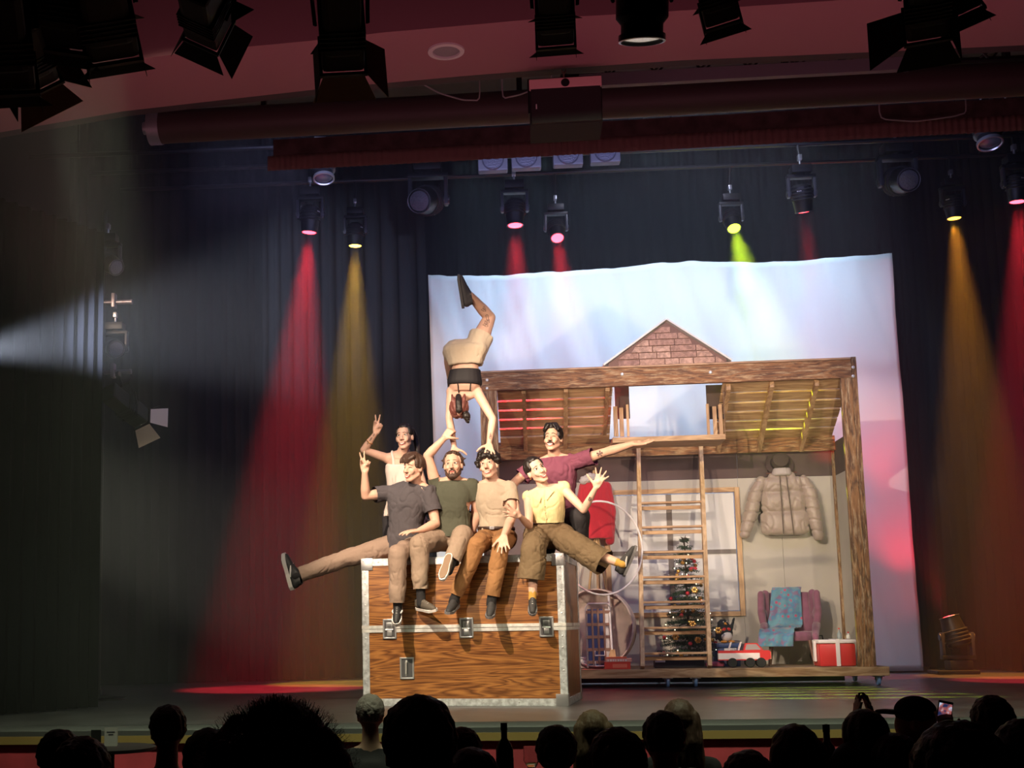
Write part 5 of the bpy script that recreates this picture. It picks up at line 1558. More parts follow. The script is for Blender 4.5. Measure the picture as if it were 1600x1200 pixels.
def hand(o, w, fwd, nrm, side, curl=(20, 20, 20, 20), spread=10, thumb=(40, 20), k=1.0, rk=1.0, base=None):
    """w wrist; fwd to the middle knuckle; nrm out of the palm; thumb on fwd x nrm * side"""
    fwd = V(fwd).normalized(); nrm = V(nrm); nrm = (nrm - fwd * nrm.dot(fwd)).normalized(); sd = fwd.cross(nrm) * side
    w = V(w); PL = .090 * k
    kn = []
    for i, u in enumerate((.030, .010, -.010, -.028)):
        L_ = PL * (1.0, 1.03, .98, .90)[i]
        kp = w + fwd * L_ + sd * (u * k)
        o.cap(w + fwd * .012 + sd * (u * .65 * k), kp, .0145 * k * rk, .0115 * k * rk, n=10)
        kn.append(kp)
    for i, (ln, kp) in enumerate(zip((.074, .082, .076, .060), kn)):
        ang = R((1.5 - i) * spread)
        d = (fwd * math.cos(ang) + sd * math.sin(ang)).normalized()
        c = curl[i]
        p = kp; ax_ = d.cross(nrm).normalized()
        tot = 0; rr = .0098 * k * rk
        for j, f in enumerate((.46, .30, .24)):
            tot += R(c) * (.36, .36, .28)[j] if j else R(c) * .36
            dd = Quaternion(ax_, -tot) @ d if (Quaternion(ax_, 0.3) @ d).dot(nrm) < 0 else Quaternion(ax_, tot) @ d
            q = p + dd * (ln * k * f)
            o.cap(p, q, rr, rr * .93, n=8); p = q; rr *= .93
    ta, tc = R(thumb[0]), R(thumb[1])
    d = (fwd * math.cos(ta) + sd * math.sin(ta)).normalized()
    p0 = w + fwd * .022 * k + sd * .022 * k; p1 = p0 + d * .042 * k
    d2 = (d + nrm * math.sin(tc)).normalized(); p2 = p1 + d2 * .034 * k
    d3 = (d2 + nrm * math.sin(tc) * .7 + fwd * .15).normalized(); p3 = p2 + d3 * .026 * k
    o.cap(p0, p1, .0155 * k * rk, .0125 * k * rk, n=8); o.cap(p1, p2, .0122 * k * rk, .0108 * k * rk, n=8); o.cap(p2, p3, .0108 * k * rk, .0095 * k * rk, n=8)
    # palm pad
    o.ell(w + fwd * .055 * k + nrm * .004, (.032 * k, .032 * k, .032 * k) if False else .020 * k)
    return kn

class Body:
    def __init__(s, J, fem=False, k=1.0):
        s.J = {a: V(b) for a, b in J.items()}
        s.o = Org(); s.fem = fem; s.k = k
        J = s.J
        s.ac = (J['sb'] - J['sa']).normalized()            # across the shoulders, to image right
        s.hc = (J['hb'] - J['ha']).normalized()
        s.neck = J['neck']; s.pel = (J['ha'] + J['hb']) / 2
        s.shc = (J['sa'] + J['sb']) / 2
    def secs(s, grow=0.0, low=-0.05, high=1.0, wscale=1.0, belly=0.0):
        """torso cross-sections from pelvis to shoulders"""
        k = s.k; f = s.fem
        sp = s.shc - s.pel
        up = sp.normalized()
        out = []
        W = [(-.10, .150 if not f else .155, .105), (0.0, .160 if not f else .165, .115), (.18, .145 if not f else .135, .105), (.38, .132 if not f else .112, .095), (.60, .150 if not f else .124, .108), (.78, .163 if not f else .138, .112), (.90, .152 if not f else .130, .104), (1.00, .125 if not f else .108, .088), (1.08, .080 if not f else .070, .066)]
        mid = s.J.get('waist')
        for t, rx, ry in W:
            if t < low or t > high: continue
            c = s.pel.lerp(s.shc, t) if not mid else (s.pel * (1 - t) ** 2 + mid * 2 * t * (1 - t) + s.shc * t * t)
            a = (s.hc.lerp(s.ac, max(0, min(1, t)))).normalized()
            dp = up.cross(a).normalized()
            out.append((c, a * ((rx * k + grow) * wscale), dp * (ry * k + grow + (belly if .1 < t < .6 else 0))))
        return out
    def torso(s):
        s.o.loft(s.secs(-.004))
        J = s.J; k = s.k * (.88 if s.fem else 1)
        s.o.cap(s.shc.lerp(s.neck, .2), J['sa'] , .062 * k, .056 * k)
        s.o.cap(s.shc.lerp(s.neck, .2), J['sb'], .062 * k, .056 * k)
    def neckto(s, hc, H):
        k = .86 if s.fem else 1.0
        s.o.cap(s.neck - (s.neck - s.shc) * .3, hc + H @ V((0, .018, -.07)), .060 * k, .053 * k)
        s.o.cap(s.neck.lerp(s.J['sa'], .15), s.neck.lerp(s.J['sa'], .7) , .045 * k, .048 * k); s.o.cap(s.neck.lerp(s.J['sb'], .15), s.neck.lerp(s.J['sb'], .7), .045 * k, .048 * k)
    def arm(s, q):
        J = s.J; k = s.k * (.80 if s.fem else 1.0)
        a, b, c = J['s' + q], J['e' + q], J['w' + q]
        m = a.lerp(b, .45); s.o.chain([a, m, b], [.056 * k, .050 * k, .040 * k])
        m2 = b.lerp(c, .28); s.o.chain([b, m2, c], [.039 * k, .043 * k, .0265 * k])
    def leg(s, q):
        J = s.J; k = s.k * (.95 if s.fem else 1.0)
        a, b, c = J['h' + q], J['k' + q], J['a' + q]
        s.o.chain([a, a.lerp(b, .5), b], [.085 * k, .076 * k, .055 * k])
        s.o.chain([b, b.lerp(c, .32), c], [.053 * k, .054 * k, .035 * k])

def hit_y(bvh, T, Hm, x, z, default=-.09):
    hc, H = T
    org_ = hc + H @ V((x, -.25, z)); d = H @ V((0, 1, 0))
    r = bvh.ray_cast(org_, d, .4)
    if r[0] is None: return default
    return (H.transposed() @ (r[0] - hc)).y

def face(root, bvh, hc, H, brow=HAIRB, smile=1.0, teeth=True, lip=LIPM, eyes='open', gaze=(0, 0), fem=False, browz=0.0):
    T = (hc, H)
    W = lambda p: hc + H @ V(p)
    def surf(x, z, off): return W((x, hit_y(bvh, T, H, x, z) - off, z))
    for s in (-1, 1):
        ex, ez = s * .0315, .004
        y = hit_y(bvh, T, H, ex, ez)
        if eyes == 'open':
            mb = MB(); mb.sphere(W((ex, y + .0050, ez)), (.0145, .0115, .0098 if not fem else .0104), n=14, m=10, M=H); e_ = mb.build('eye', EYEW, root, smooth=True)
            mb = MB(); mb.sphere(W((ex + gaze[0], y - .0045, ez + gaze[1])), (.0062, .0035, .0066), n=12, m=8, M=H); mb.build('iris', IRIS, e_, smooth=True)
        mb = MB()
        up = .0075 if eyes == 'open' else .001
        pts = [surf(ex - s * .0165 * -1 * 0 + dx, ez + up - (dx * dx) * 30 + (0 if eyes == 'open' else -.002), .0022) for dx in (-.015, -.008, 0, .008, .015)]
        mb.tube(pts, [.0012, .0024, .0028 if not fem else .0036, .0024, .0014], n=6); mb.build('eyelid', IRIS if fem or eyes != 'open' else brow, root, smooth=True)
        mb = MB()
        pts = [surf(s * (.013 + .0085 * i), ez + .021 + browz + (.004 * math.sin(i * 1.0)), .0015) for i in range(5)]
        mb.tube(pts, [.0028, .0036, .0034, .0026, .0014] if not fem else [.002, .0027, .0026, .002, .001], n=6); mb.build('eyebrow', brow, root, smooth=True)
    # mouth
    zc = -.070; w_ = .031 if smile else .019
    n = 10
    top = []; bot = []
    for i in range(n + 1):
        u = -1 + 2 * i / n; x = u * w_
        zt_ = zc + smile * (.011 * u * u) + (.001 if smile else .002)
        zb_ = zt_ - (.0195 if smile else .004) * (1 - u * u) ** .6
        top.append((x, zt_)); bot.append((x, zb_))
    mb = MB(); vs = []
    for (x, z_) in top + bot: vs.append(surf(x, z_, .0012))
    fs = [(i, i + 1, n + 2 + i, n + 1 + i) for i in range(n)]
    vs += [v - H @ V((0, -.003, 0)) for v in vs]
    m_ = 2 * (n + 1)
    fs += [(m_ + a, m_ + d, m_ + c, m_ + b) for a, b, c, d in fs]
    mb.add(vs, fs); mo = mb.build('mouth', MOUTHD, root)
    if teeth:
        mb = MB(); vs = []
        for (x, z_), (x2, z2) in zip(top, bot): vs += [surf(x * .88, z_ - .0012, .0030), surf(x * .88, z_ + (z2 - z_) * .68, .0028)]
        fs = [(2 * i, 2 * i + 2, 2 * i + 3, 2 * i + 1) for i in range(n)]
        mb.add(vs, fs); mb.build('teeth', TEETH, mo)
    mb = MB(); mb.tube([surf(x, z_, .001) for x, z_ in top], [.0012] + [.0030] * (n - 1) + [.0012], n=6); mb.build('upper_lip', lip, mo, smooth=True)
    mb = MB(); mb.tube([surf(x, z_, .001) for x, z_ in bot], [.0012] + [.0036] * (n - 1) + [.0012], n=6); mb.build('lower_lip', lip, mo, smooth=True)

def shoe(root, ank, toe, up, m=None, sole=None, size=1.0, lace=True, kind='trainer', name='shoe', label=None, stripe=None, outsole=None):
    """ank = ankle joint, toe = direction of the toes, up = from the sole to the ankle"""
    m = m or mat('shoe_black', (.018, .018, .02), .6); sole = sole or mat('sole_white', (.72, .68, .66), .6)
    t = V(toe).normalized(); u = V(up); u = (u - t * u.dot(t)).normalized(); r = t.cross(u)
    M = Matrix((r, t, u)).transposed()     # x across, y towards toes, z up
    O = V(ank) - u * (.085 * size)
    W = lambda p: O + M @ (V(p) * size)
    o = Org()
    o.chain([W((0, -.055, .045)), W((0, .02, .045)), W((0, .10, .034)), W((0, .165, .026))], [.036 * size, .038 * size, .037 * size, .026 * size])
    o.chain([W((0, -.05, .05)), W((0, -.045, .085))], [.033 * size, .033 * size])
    o.chain([W((0, -.01, .05)), W((0, .0, .085))], [.034 * size, .034 * size])
    o.chain([W((0, .0, .08)), W((0, .075, .055))], [.028 * size, .026 * size])
    sh = link(name, o.done(.007, 3, cuts=[(W((0, 0, .098)), u, .12 * size)]), m, root, label=label)
    prof = [(-.078, .018), (-.085, .0), (-.078, -.018)]
    out = [(-.030, -.075), (-.036, -.03), (-.034, .03), (-.042, .10), (-.040, .145), (-.024, .188), (0, .198), (.026, .185), (.042, .14), (.041, .09), (.033, .03), (.036, -.03), (.030, -.075), (.016, -.094), (-.016, -.094)]
    mb = MB(); n = len(out); vs = []
    hs = .028 if kind == 'chunky' else .020
    for z in (-.002, hs): vs += [W((x, y, z + (.006 if y > .15 else 0))) for x, y in out]
    mb.add(vs, [tuple(range(n)), tuple(range(2 * n - 1, n - 1, -1))] + [(k, k + n, (k + 1) % n + n, (k + 1) % n) for k in range(n)])
    mb.build('sole', sole, sh)
    if outsole:
        mb = MB(); vs = [W((x * .84, y * .93 + .003, z)) for z in (-.0045, -.0021) for x, y in out]
        mb.add(vs, [tuple(range(n)), tuple(range(2 * n - 1, n - 1, -1))] + [(k, k + n, (k + 1) % n + n, (k + 1) % n) for k in range(n)]); mb.build('outsole', outsole, sh)
    if lace:
        LW = mat('lace_pale', (.5, .48, .46), .8)
        for k in range(4):
            y = .03 + .022 * k; z = .094 - .0075 * k
            mb = MB(); mb.tube([W((-.019, y, z - .010)), W((0, y + .004, z - .0)), W((.019, y, z - .010))], .0028 * size, n=5); mb.build('lace', LW, sh, smooth=True)
    if stripe:
        for s in (-1, 1):
            mb = MB(); mb.tube([W((s * .036, .00, .030)), W((s * .040, .05, .048)), W((s * .032, .085, .056))], [.006, .009, .004], n=6); mb.build('side_flash', stripe, sh, smooth=True)
    return sh

def garment_top(root, B, m, grow=.018, low=-.11, sleeve=None, name='t_shirt', amp=.007, seed=1, hem=None, neck_r=.07, sl_r=.068, flare=1.0, belly=0.0, label=None, strap=False, hc=None, neck_up=-.012, cutk=1.25):
    o = Org()
    ss = B.secs(grow, low=low, belly=belly, high=.92 if strap else 1.2)
    if flare != 1.0:
        c, a, d = ss[0]; ss[0] = (c, a * flare, d * flare)
    o.loft(ss)
    k = B.k * (.86 if B.fem else 1)
    J = B.J
    cuts = []
    if not strap:
        for q in 'ab':
            o.cap(B.shc.lerp(B.neck, .35), J['s' + q], .058 * k + grow * .5, .057 * k + grow * .45)
            o.cap(B.neck.lerp(J['s' + q], .22), B.neck.lerp(J['s' + q], .75), .048 * k + grow * .45, .050 * k + grow * .45)
    if sleeve:
        for q, f in sleeve.items():
            a = J['s' + q]; b = J['e' + q]
            e_ = a.lerp(b, f + .10); cp = a.lerp(b, f)
            o.cap(a, e_, .060 * k + grow * .4, sl_r * k)
            out_ = B.ac * (1 if q == 'b' else -1); cuts.append((cp + out_ * .02, (b - a), sl_r * k * cutk))
    up = (B.shc - B.pel).normalized()
    if not strap:
        nd_ = ((B.neck - B.shc).normalized() * .35 + (V((0, 0, 1)) * (1 if B.neck.z > B.shc.z else -1)) * .65).normalized(); nc = B.neck + nd_ * neck_up
        o.cap(B.shc, nc + nd_ * .03, .082 * k, .074 * k); cuts.append((nc, nd_, .13))
    if hem is not None:
        cuts.append((B.pel + up * hem, -up, .30))
    me = o.done(.009, 9, cuts=cuts, disp=fold_fn(amp * 1.35, 11, (1, 1, 1.3), seed) if amp else None)
    return link(name, me, m, root, label=label)

def trousers(root, B, m, r=(.105, .085, .075, .070), ends=('a', 'b'), waist_t=.28, amp=.006, seed=2, name='trousers', cuff=.97, hip=.006):
    o = Org(); J = B.J
    ss = B.secs(hip, low=-.2, high=waist_t + .1)
    o.loft(ss); cuts = []
    for q in 'ab':
        h, k_, a = J['h' + q], J['k' + q], J['a' + q]
        o.chain([h, h.lerp(k_, .5), k_], [r[0], (r[0] + r[1]) / 2 * 1.0, r[1]])
        c = J.get('c' + q, k_.lerp(a, cuff))
        o.chain([k_, k_.lerp(c, .45), c + (c - k_).normalized() * .02], [r[1], (r[1] + r[2]) / 2, r[3]])
        cuts.append((c, (c - k_), r[3] * 1.7))
    o.cap(J['ha'], J['hb'], r[0], r[0])
    me = o.done(.009, 6, cuts=cuts, disp=fold_fn(amp * 1.25, 13, (1.2, 1.2, 1), seed))
    return link(name, me, m, root)

def sock(root, B, q, m, c, h=.10, r=.040, name='sock'):
    J = B.J; a = J['a' + q]; d = (J['k' + q] - a).normalized()
    o = Org(); o.chain([a - d * .03, a + d * h], [r * .95, r]); 
    return link(name, o.done(.008, 2), m, root)

def finish(root, B, skinm, name='body'):
    me = B.o.done(.0065, 3)
    from mathutils.bvhtree import BVHTree
    bo = link(name, me, skinm, root)
    bm = bmesh.new(); bm.from_mesh(me); bvh = BVHTree.FromBMesh(bm); bm.free()
    return bvh

def person(label, group='performers on the flight case'):
    return empty('person', (0, 0, 0), None, label, 'person', group)

def set_root(root, loc):
    """move the Empty to the figure's base while the meshes, built in world space, stay where they are"""
    root.location = loc
    inv = Matrix.Translation(-V(loc))
    for ch in root.children: ch.matrix_parent_inverse = inv

def hair_cap(hc, H, clumps, m, root, name='hair', extra=None, fringe=None, dispf=None, shell=(.080, .098, .086), face_cut=True, vox=.007):
    """scalp cover; clumps = list of (start, mid, end, r0, r1) in head space"""
    o = Org(); T = lambda p: hc + H @ V(p)
    # overlapping balls over the crown, sides and back, leaving the face free
    for i in range(9):
        for j in range(12):
            th = R(4 + i * 15); ph = 2 * PI * j / 12
            d = V((math.sin(th) * math.cos(ph), math.sin(th) * math.sin(ph), math.cos(th)))
            p = V((d.x * (shell[0] - .012), .018 + d.y * (shell[1] - .012), .040 + d.z * (shell[2] - .012)))
            if extra: 
                if not extra(p, d): continue
            elif (p.y < -.035 and p.z < .085) or (p.y < .010 and p.z < .01) or p.z < -.06: continue
            o.mb.sphere(T(p), .024, n=10, m=7)
    for (a, b, c, r0, r1) in clumps:
        o.chain([T(a), T(b), T(c)], [r0, (r0 + r1) / 2, r1], n=8)
    f = dispf or (lambda p: .0035 * noise.noise(V((p.x * 70, p.y * 70, p.z * 30))))
    return link(name, o.done(vox, 2, disp=f), m, root)

def tattoo(root, bvh, pts, r=.004, name='tattoo'):
    """inked line lying on the skin: pts are world points projected to the nearest skin"""
    out = []
    for p in pts:
        q = bvh.find_nearest(V(p))
        if q[0] is not None: out.append(q[0] + q[1] * .0006)
    if len(out) > 1:
        mb = MB(); mb.tube(out, [r * (.6 + .4 * ((i * 7) % 3) / 2) for i in range(len(out))], n=6)
        # flatten onto the skin
        return mb.build(name, INK, root, smooth=True)

def edge_y(px): return .157 * (1 - 2 * (px - 566) / 318.0)
def P(px, py, d):
    """pixel plus depth behind the front edge of the case"""
    return at(px, py, edge_y(px) + d)
CHZ = CH

# ---------------------------------------------------------------- 1: man in the charcoal t-shirt, leg kicked out to the left
root = person('seated man in charcoal t-shirt with one leg kicked out to the left')
J = dict(neck=P(653, 756, .20), sa=P(607, 770, .22), sb=P(670, 768, .16), ha=P(617, 851, .26), hb=P(650, 853, .24),
         ea=P(571, 775, .10), wa=P(570, 738, .0), eb=P(681, 818, .12), wb=P(655, 829, -.02),
         ka=P(541, 872, .05), aa=P(466, 899, -.12), kb=P(621, 866, -.22), ab=P(621, 944, -.20))
B = Body(J); B.torso()
hc = P(646, 731, .10); H = rotm(-38, -4, 4)
B.neckto(hc, H); add_head(B.o, hc, H)
B.arm('a'); B.arm('b'); B.leg('a'); B.leg('b')
hand(B.o, J['wa'], V((.10, -.05, 1)), V((.3, -1, 0)), -1, curl=(6, 6, 215, 215), spread=15, thumb=(20, 70), k=1.05)
hand(B.o, J['wb'], P(633, 831, -.10) - J['wb'], V((.0, .2, -1)), -1, curl=(30, 25, 30, 35), spread=9, thumb=(35, 20), k=1.05)
bvh = finish(root, B, SKIN['warm'])
face(root, bvh, hc, H, HAIRBR, eyes='closed', teeth=True)
DT = mat('tee_charcoal', (.070, .062, .070), .9, bump=.75, bscale=24, stretch=(1, 1, .55))
garment_top(root, B, DT, grow=.024, low=-.11, sleeve={'a': .52, 'b': .62}, seed=1, hem=-.02, sl_r=.078, amp=.010, flare=1.08, belly=.015)
PT = mat('trousers_taupe', (.27, .19, .145), .85, bump=.75, bscale=24, stretch=(1, 1, .55))
trousers(root, B, PT, r=(.102, .080, .068, .064), seed=5, amp=.010)
SKB = mat('sock_black', (.015, .014, .016), .9)
sock(root, B, 'a', SKB, None); sock(root, B, 'b', SKB, None)
shoe(root, J['aa'], P(457, 862, -.12) - P(467, 900, -.12), P(480, 893, 0) - P(440, 897, 0), size=1.15, kind='chunky', stripe=mat('flash_white', (.7, .68, .68), .5))
shoe(root, J['ab'], V((-.05, -.75, -.66)), V((0, -.3, 1)), size=1.0, kind='chunky', stripe=MATS['flash_white'])
cl = [((s * .05 + .0, -.055, .10), (s * .045 - .02, -.085, .075), (s * .04 - .035, -.088, .045), .020, .010) for s in (-1, -.3, .4, 1)]
cl += [((0, .03, .125), (-.03, -.02, .128), (-.055, -.06, .11), .022, .014), ((.06, .0, .05), (.072, .0, .01), (.07, .01, -.02), .02, .012), ((-.06, .0, .05), (-.072, .0, .01), (-.07, .01, -.015), .02, .012), ((0, .08, .0), (0, .085, -.04), (0, .07, -.08), .03, .02)]
hair_cap(hc, H, cl, HAIRBR, root)
set_root(root, (J['hb'].x, J['hb'].y, CHZ + .002))

# ---------------------------------------------------------------- 2: bearded man in olive, holding the acrobat's arm
root = person('bearded man in olive green t-shirt gripping the acrobat\'s arm above his head')
J = dict(neck=P(709, 750, .24), sa=P(681, 757, .24), sb=P(738, 759, .24), ha=P(692, 843, .28), hb=P(722, 843, .28),
         ea=P(668, 712, .16), wa=P(694, 685, .15), eb=P(748, 800, .30), wb=P(738, 832, .34),
         ka=P(655, 850, -.12), aa=P(658, 938, -.12), kb=P(722, 836, -.14), ab=P(702, 888, -.34))
B = Body(J); B.torso()
hc = P(708, 727, .20); H = rotm(-8, 2, -3)
B.neckto(hc, H); add_head(B.o, hc, H, smile=False)
B.arm('a'); B.arm('b'); B.leg('a'); B.leg('b')
hand(B.o, J['wa'], V((.62, -.12, .75)), V((.35, 1, 0)), -1, curl=(165, 170, 170, 165), spread=5, thumb=(55, 50), k=1.0)
hand(B.o, J['wb'], V((-.2, .5, -.4)), V((0, 0, -1)), 1, curl=(20,) * 4, k=1.0)
bvh = finish(root, B, SKIN['warm'])
face(root, bvh, hc, H, HAIRBR, smile=0, teeth=False, gaze=(-.001, .001), browz=.006)
OT = mat('tee_olive', (.068, .073, .050), .9, bump=.75, bscale=24, stretch=(1, 1, .55))
garment_top(root, B, OT, grow=.020, low=-.05, sleeve={'a': .22, 'b': .5}, seed=8, hem=.03, sl_r=.070, amp=.007, cutk=1.9)
PT2 = mat('trousers_sand', (.28, .205, .15), .85, bump=.75, bscale=24, stretch=(1, 1, .55))
trousers(root, B, PT2, r=(.105, .086, .070, .066), seed=15, amp=.009, cuff=.80)
sock(root, B, 'a', SKB, None, h=.16, r=.042); sock(root, B, 'b', SKB, None, h=.12, r=.042)
SHG = mat('shoe_grey', (.09, .075, .06), .7); SOLEB = mat('sole_brown', (.22, .14, .09), .7)
s1 = shoe(root, J['aa'], V((.26, -.70, -.10)) + V((.25, 0, .0)), V((-.25, -.25, 1)), m=SHG, size=1.0)
s2 = shoe(root, J['ab'], V((-.22, -.55, -.72)), V((.3, .85, .45)) , m=SHG, size=.98, outsole=SOLEB)
T2 = lambda p: hc + H @ V(p)
mb = MB(); out = [(-.026, -.070), (-.030, .03), (-.036, .12), (-.02, .175), (.02, .175), (.036, .12), (.03, .03), (.026, -.07)]
# beard and moustache
o = Org()
for s in (-1, 1):
    o.chain([T2((s * .064, -.008, -.040)), T2((s * .054, -.030, -.080)), T2((s * .022, -.070, -.112))], [.012, .018, .020])
    o.cap(T2((0, -.094, -.054)), T2((s * .024, -.084, -.062)), .0075, .007); o.cap(T2((s * .024, -.084, -.062)), T2((s * .026, -.074, -.092)), .0075, .011)
o.cap(T2((-.018, -.072, -.112)), T2((.018, -.072, -.112)), .021, .021); o.cap(T2((0, -.084, -.092)), T2((0, -.082, -.11)), .012, .016)
link('beard', o.done(.005, 2, disp=lambda p: .002 * noise.noise(p * 160)), HAIRBR, root)
cl = [((s * .070, .02, .07), (s * .088, .02, .05), (s * (.118 if s > 0 else .105), .01, .055), .020, .005) for s in (-1, 1)] + [((s * .072, .03, .03), (s * .088, .03, .01), (s * .10, .03, -.01), .020, .007) for s in (-1, 1)] + [((s * .074, .01, .0), (s * .076, .01, -.02), (s * .075, .02, -.045), .014, .010) for s in (-1, 1)]
cl += [((0, .02, .118), (.02, -.035, .112), (.04, -.06, .09), .016, .010), ((0, .02, .118), (-.02, -.03, .114), (-.01, -.062, .10), .016, .010)]
hair_cap(hc, H, cl, HAIRBR, root, extra=lambda p, d: not ((p.y < -.015 and p.z < .10) or (p.y < .015 and p.z < .01) or p.z < -.06))
set_root(root, (J['hb'].x, J['hb'].y, CHZ + .002))

# ---------------------------------------------------------------- 3: curly-haired man in beige
root = person('grinning curly-haired man in beige t-shirt and rust trousers')
J = dict(neck=P(770, 752, .26), sa=P(747, 762, .27), sb=P(797, 763, .25), ha=P(762, 841, .28), hb=P(790, 841, .26),
         ea=P(742, 800, .34), wa=P(740, 830, .38), eb=P(800, 808, .10), wb=P(787, 837, -.17),
         ka=P(745, 852, -.14), aa=P(710, 936, -.14), kb=P(783, 851, -.14), ab=P(768, 938, -.14))
B = Body(J, k=.96); B.torso()
hc = P(763, 727, .22); H = rotm(-14, 3, -9)
B.neckto(hc, H); add_head(B.o, hc, H)
B.arm('a'); B.arm('b'); B.leg('a'); B.leg('b')
hand(B.o, J['wa'], V((.2, .3, -.6)), V((0, 0, -1)), 1, curl=(20,) * 4)
hand(B.o, J['wb'], P(787, 858, -.27) - J['wb'], V((.1, .8, -.3)), -1, curl=(25, 22, 22, 25), spread=12, thumb=(42, 10), k=1.05)
bvh = finish(root, B, SKIN['fair'])
face(root, bvh, hc, H, HAIRB, smile=1.15, gaze=(.002, .003), browz=.005)
BT = mat('tee_beige', (.40, .33, .25), .9, bump=.75, bscale=24, stretch=(1, 1, .55))
garment_top(root, B, BT, grow=.018, low=0.0, sleeve={'a': .5, 'b': .50}, seed=18, hem=.075, sl_r=.074, amp=.009)
RT = mat('trousers_rust', (.28, .135, .05), .85, bump=.75, bscale=24, stretch=(1, 1, .55), var=.15, vscale=5)
trousers(root, B, RT, r=(.100, .078, .064, .060), seed=25, amp=.010, waist_t=.22, cuff=.92)
# belt
ss = B.secs(.030, low=.1, high=.2); c_, a_, d_b = B.secs(.028, low=.15, high=.2)[0]
up_ = (B.shc - B.pel).normalized(); c0 = B.pel.lerp(B.shc, .19)
mb = MB(); pts = []
for k in range(28):
    t = 2 * PI * k / 28; pts.append((a_ * math.cos(t), d_b * math.sin(t)))
vs = [c0 + a + b - up_ * .014 for a, b in pts] + [c0 + a + b + up_ * .014 for a, b in pts]
mb.add(vs, [(k, (k + 1) % 28, 28 + (k + 1) % 28, 28 + k) for k in range(28)]); bl = mb.build('belt', mat('belt_dark', (.04, .02, .015), .4), root, smooth=True)
bl.modifiers.new('t', 'SOLIDIFY').thickness = .004
fr = c0 - d_b * 1.03 if d_b.y > 0 else c0 + d_b * 1.03
mb = MB(); mb.M = Matrix.Translation(fr); mb.bevbox(-.020, .020, -.004, .004, -.014, .014, .003); mb.build('buckle', STEEL, bl)
sock(root, B, 'a', SKB, None, h=.10, r=.044); sock(root, B, 'b', SKB, None, h=.10, r=.044)
SHD = mat('shoe_dark_grey', (.035, .033, .035), .7); SOLED = mat('sole_grey', (.18, .17, .18), .7)
shoe(root, J['aa'], V((-.25, -.80, -.25)), V((.1, -.2, 1)), m=SHD, sole=SOLED, size=.98, lace=False)
shoe(root, J['ab'], V((-.12, -.78, -.40)), V((0, -.3, 1)), m=SHD, sole=SOLED, size=.98, lace=False)
o = Org(); rd = random.Random(5)
for i in range(150):
    th = rd.uniform(0, 1.95); ph = rd.uniform(0, 2 * PI)
    d = V((math.sin(th) * math.cos(ph), math.sin(th) * math.sin(ph), math.cos(th)))
    p = V((d.x * .092, .018 + d.y * .104, .048 + d.z * .092))
    if (p.y < -.045 and p.z < .060) or (p.y < .0 and p.z < .02) or p.z < -.04: continue
    o.mb.sphere(hc + H @ p, rd.uniform(.013, .024), n=8, m=6)
for i in range(22):
    u = rd.uniform(-1, 1); p = V((u * .066, -.075 + .03 * u * u, .062 + rd.uniform(-.014, .02))); o.mb.sphere(hc + H @ p, rd.uniform(.010, .017), n=8, m=6)
for s in (-1, 1):
    for i in range(16): o.mb.sphere(hc + H @ V((s * rd.uniform(.078, .105), rd.uniform(-.03, .06), rd.uniform(.005, .08))), rd.uniform(.012, .020), n=8, m=6)
o.ell(hc + H @ V((0, .02, .045)), (.08, .09, .08))
link('hair', o.done(.0055, 1, disp=lambda p: .003 * noise.noise(p * 120)), HAIRB, root)
set_root(root, (J['hb'].x, J['hb'].y, CHZ + .002))

# ---------------------------------------------------------------- 4: woman in the yellow sleeveless shirt
root = person('smiling woman in pale yellow sleeveless shirt with one foot flung out to the right')
J = dict(neck=P(850, 762, .20), sa=P(826, 776, .20), sb=P(880, 763, .20), ha=P(838, 838, .26), hb=P(872, 836, .26),
         ea=P(827, 822, .06), wa=P(812, 806, -.14), eb=P(912, 797, .10), wb=P(931, 762, -.02), waist=P(858, 815, .22),
         ka=P(834, 856, -.16), aa=P(832, 930, -.16), kb=P(905, 856, .02), ab=P(968, 880, -.10), ca=P(830, 905, -.16), cb=P(944, 880, -.05))
B = Body(J, fem=True); B.torso()
hc = P(838, 735, .14); H = rotm(22, 8, -26)
B.neckto(hc, H); add_head(B.o, hc, H, fem=True)
B.arm('a'); B.arm('b'); B.leg('a'); B.leg('b')
hand(B.o, J['wa'], P(797, 800, -.2) - J['wa'], V((.0, -1, -.1)), 1, curl=(10, 5, 5, 10), spread=15, thumb=(60, 5), k=.98)
hand(B.o, J['wb'], P(939, 744, -.04) - J['wb'], V((.0, -1, .1)), -1, curl=(8, 5, 5, 8), spread=21, thumb=(62, 5), k=1.0)
bvh = finish(root, B, SKIN['fair'])
face(root, bvh, hc, H, HAIRB, smile=1.0, fem=True, lip=LIPM)
YS = mat('shirt_yellow', (.70, .60, .31), .8, bump=.75, bscale=24, stretch=(1, 1, .55))
sh_ = garment_top(root, B, YS, grow=.022, low=.15, name='shirt', seed=28, hem=.12, amp=.009, label='pale yellow sleeveless shirt with collar')
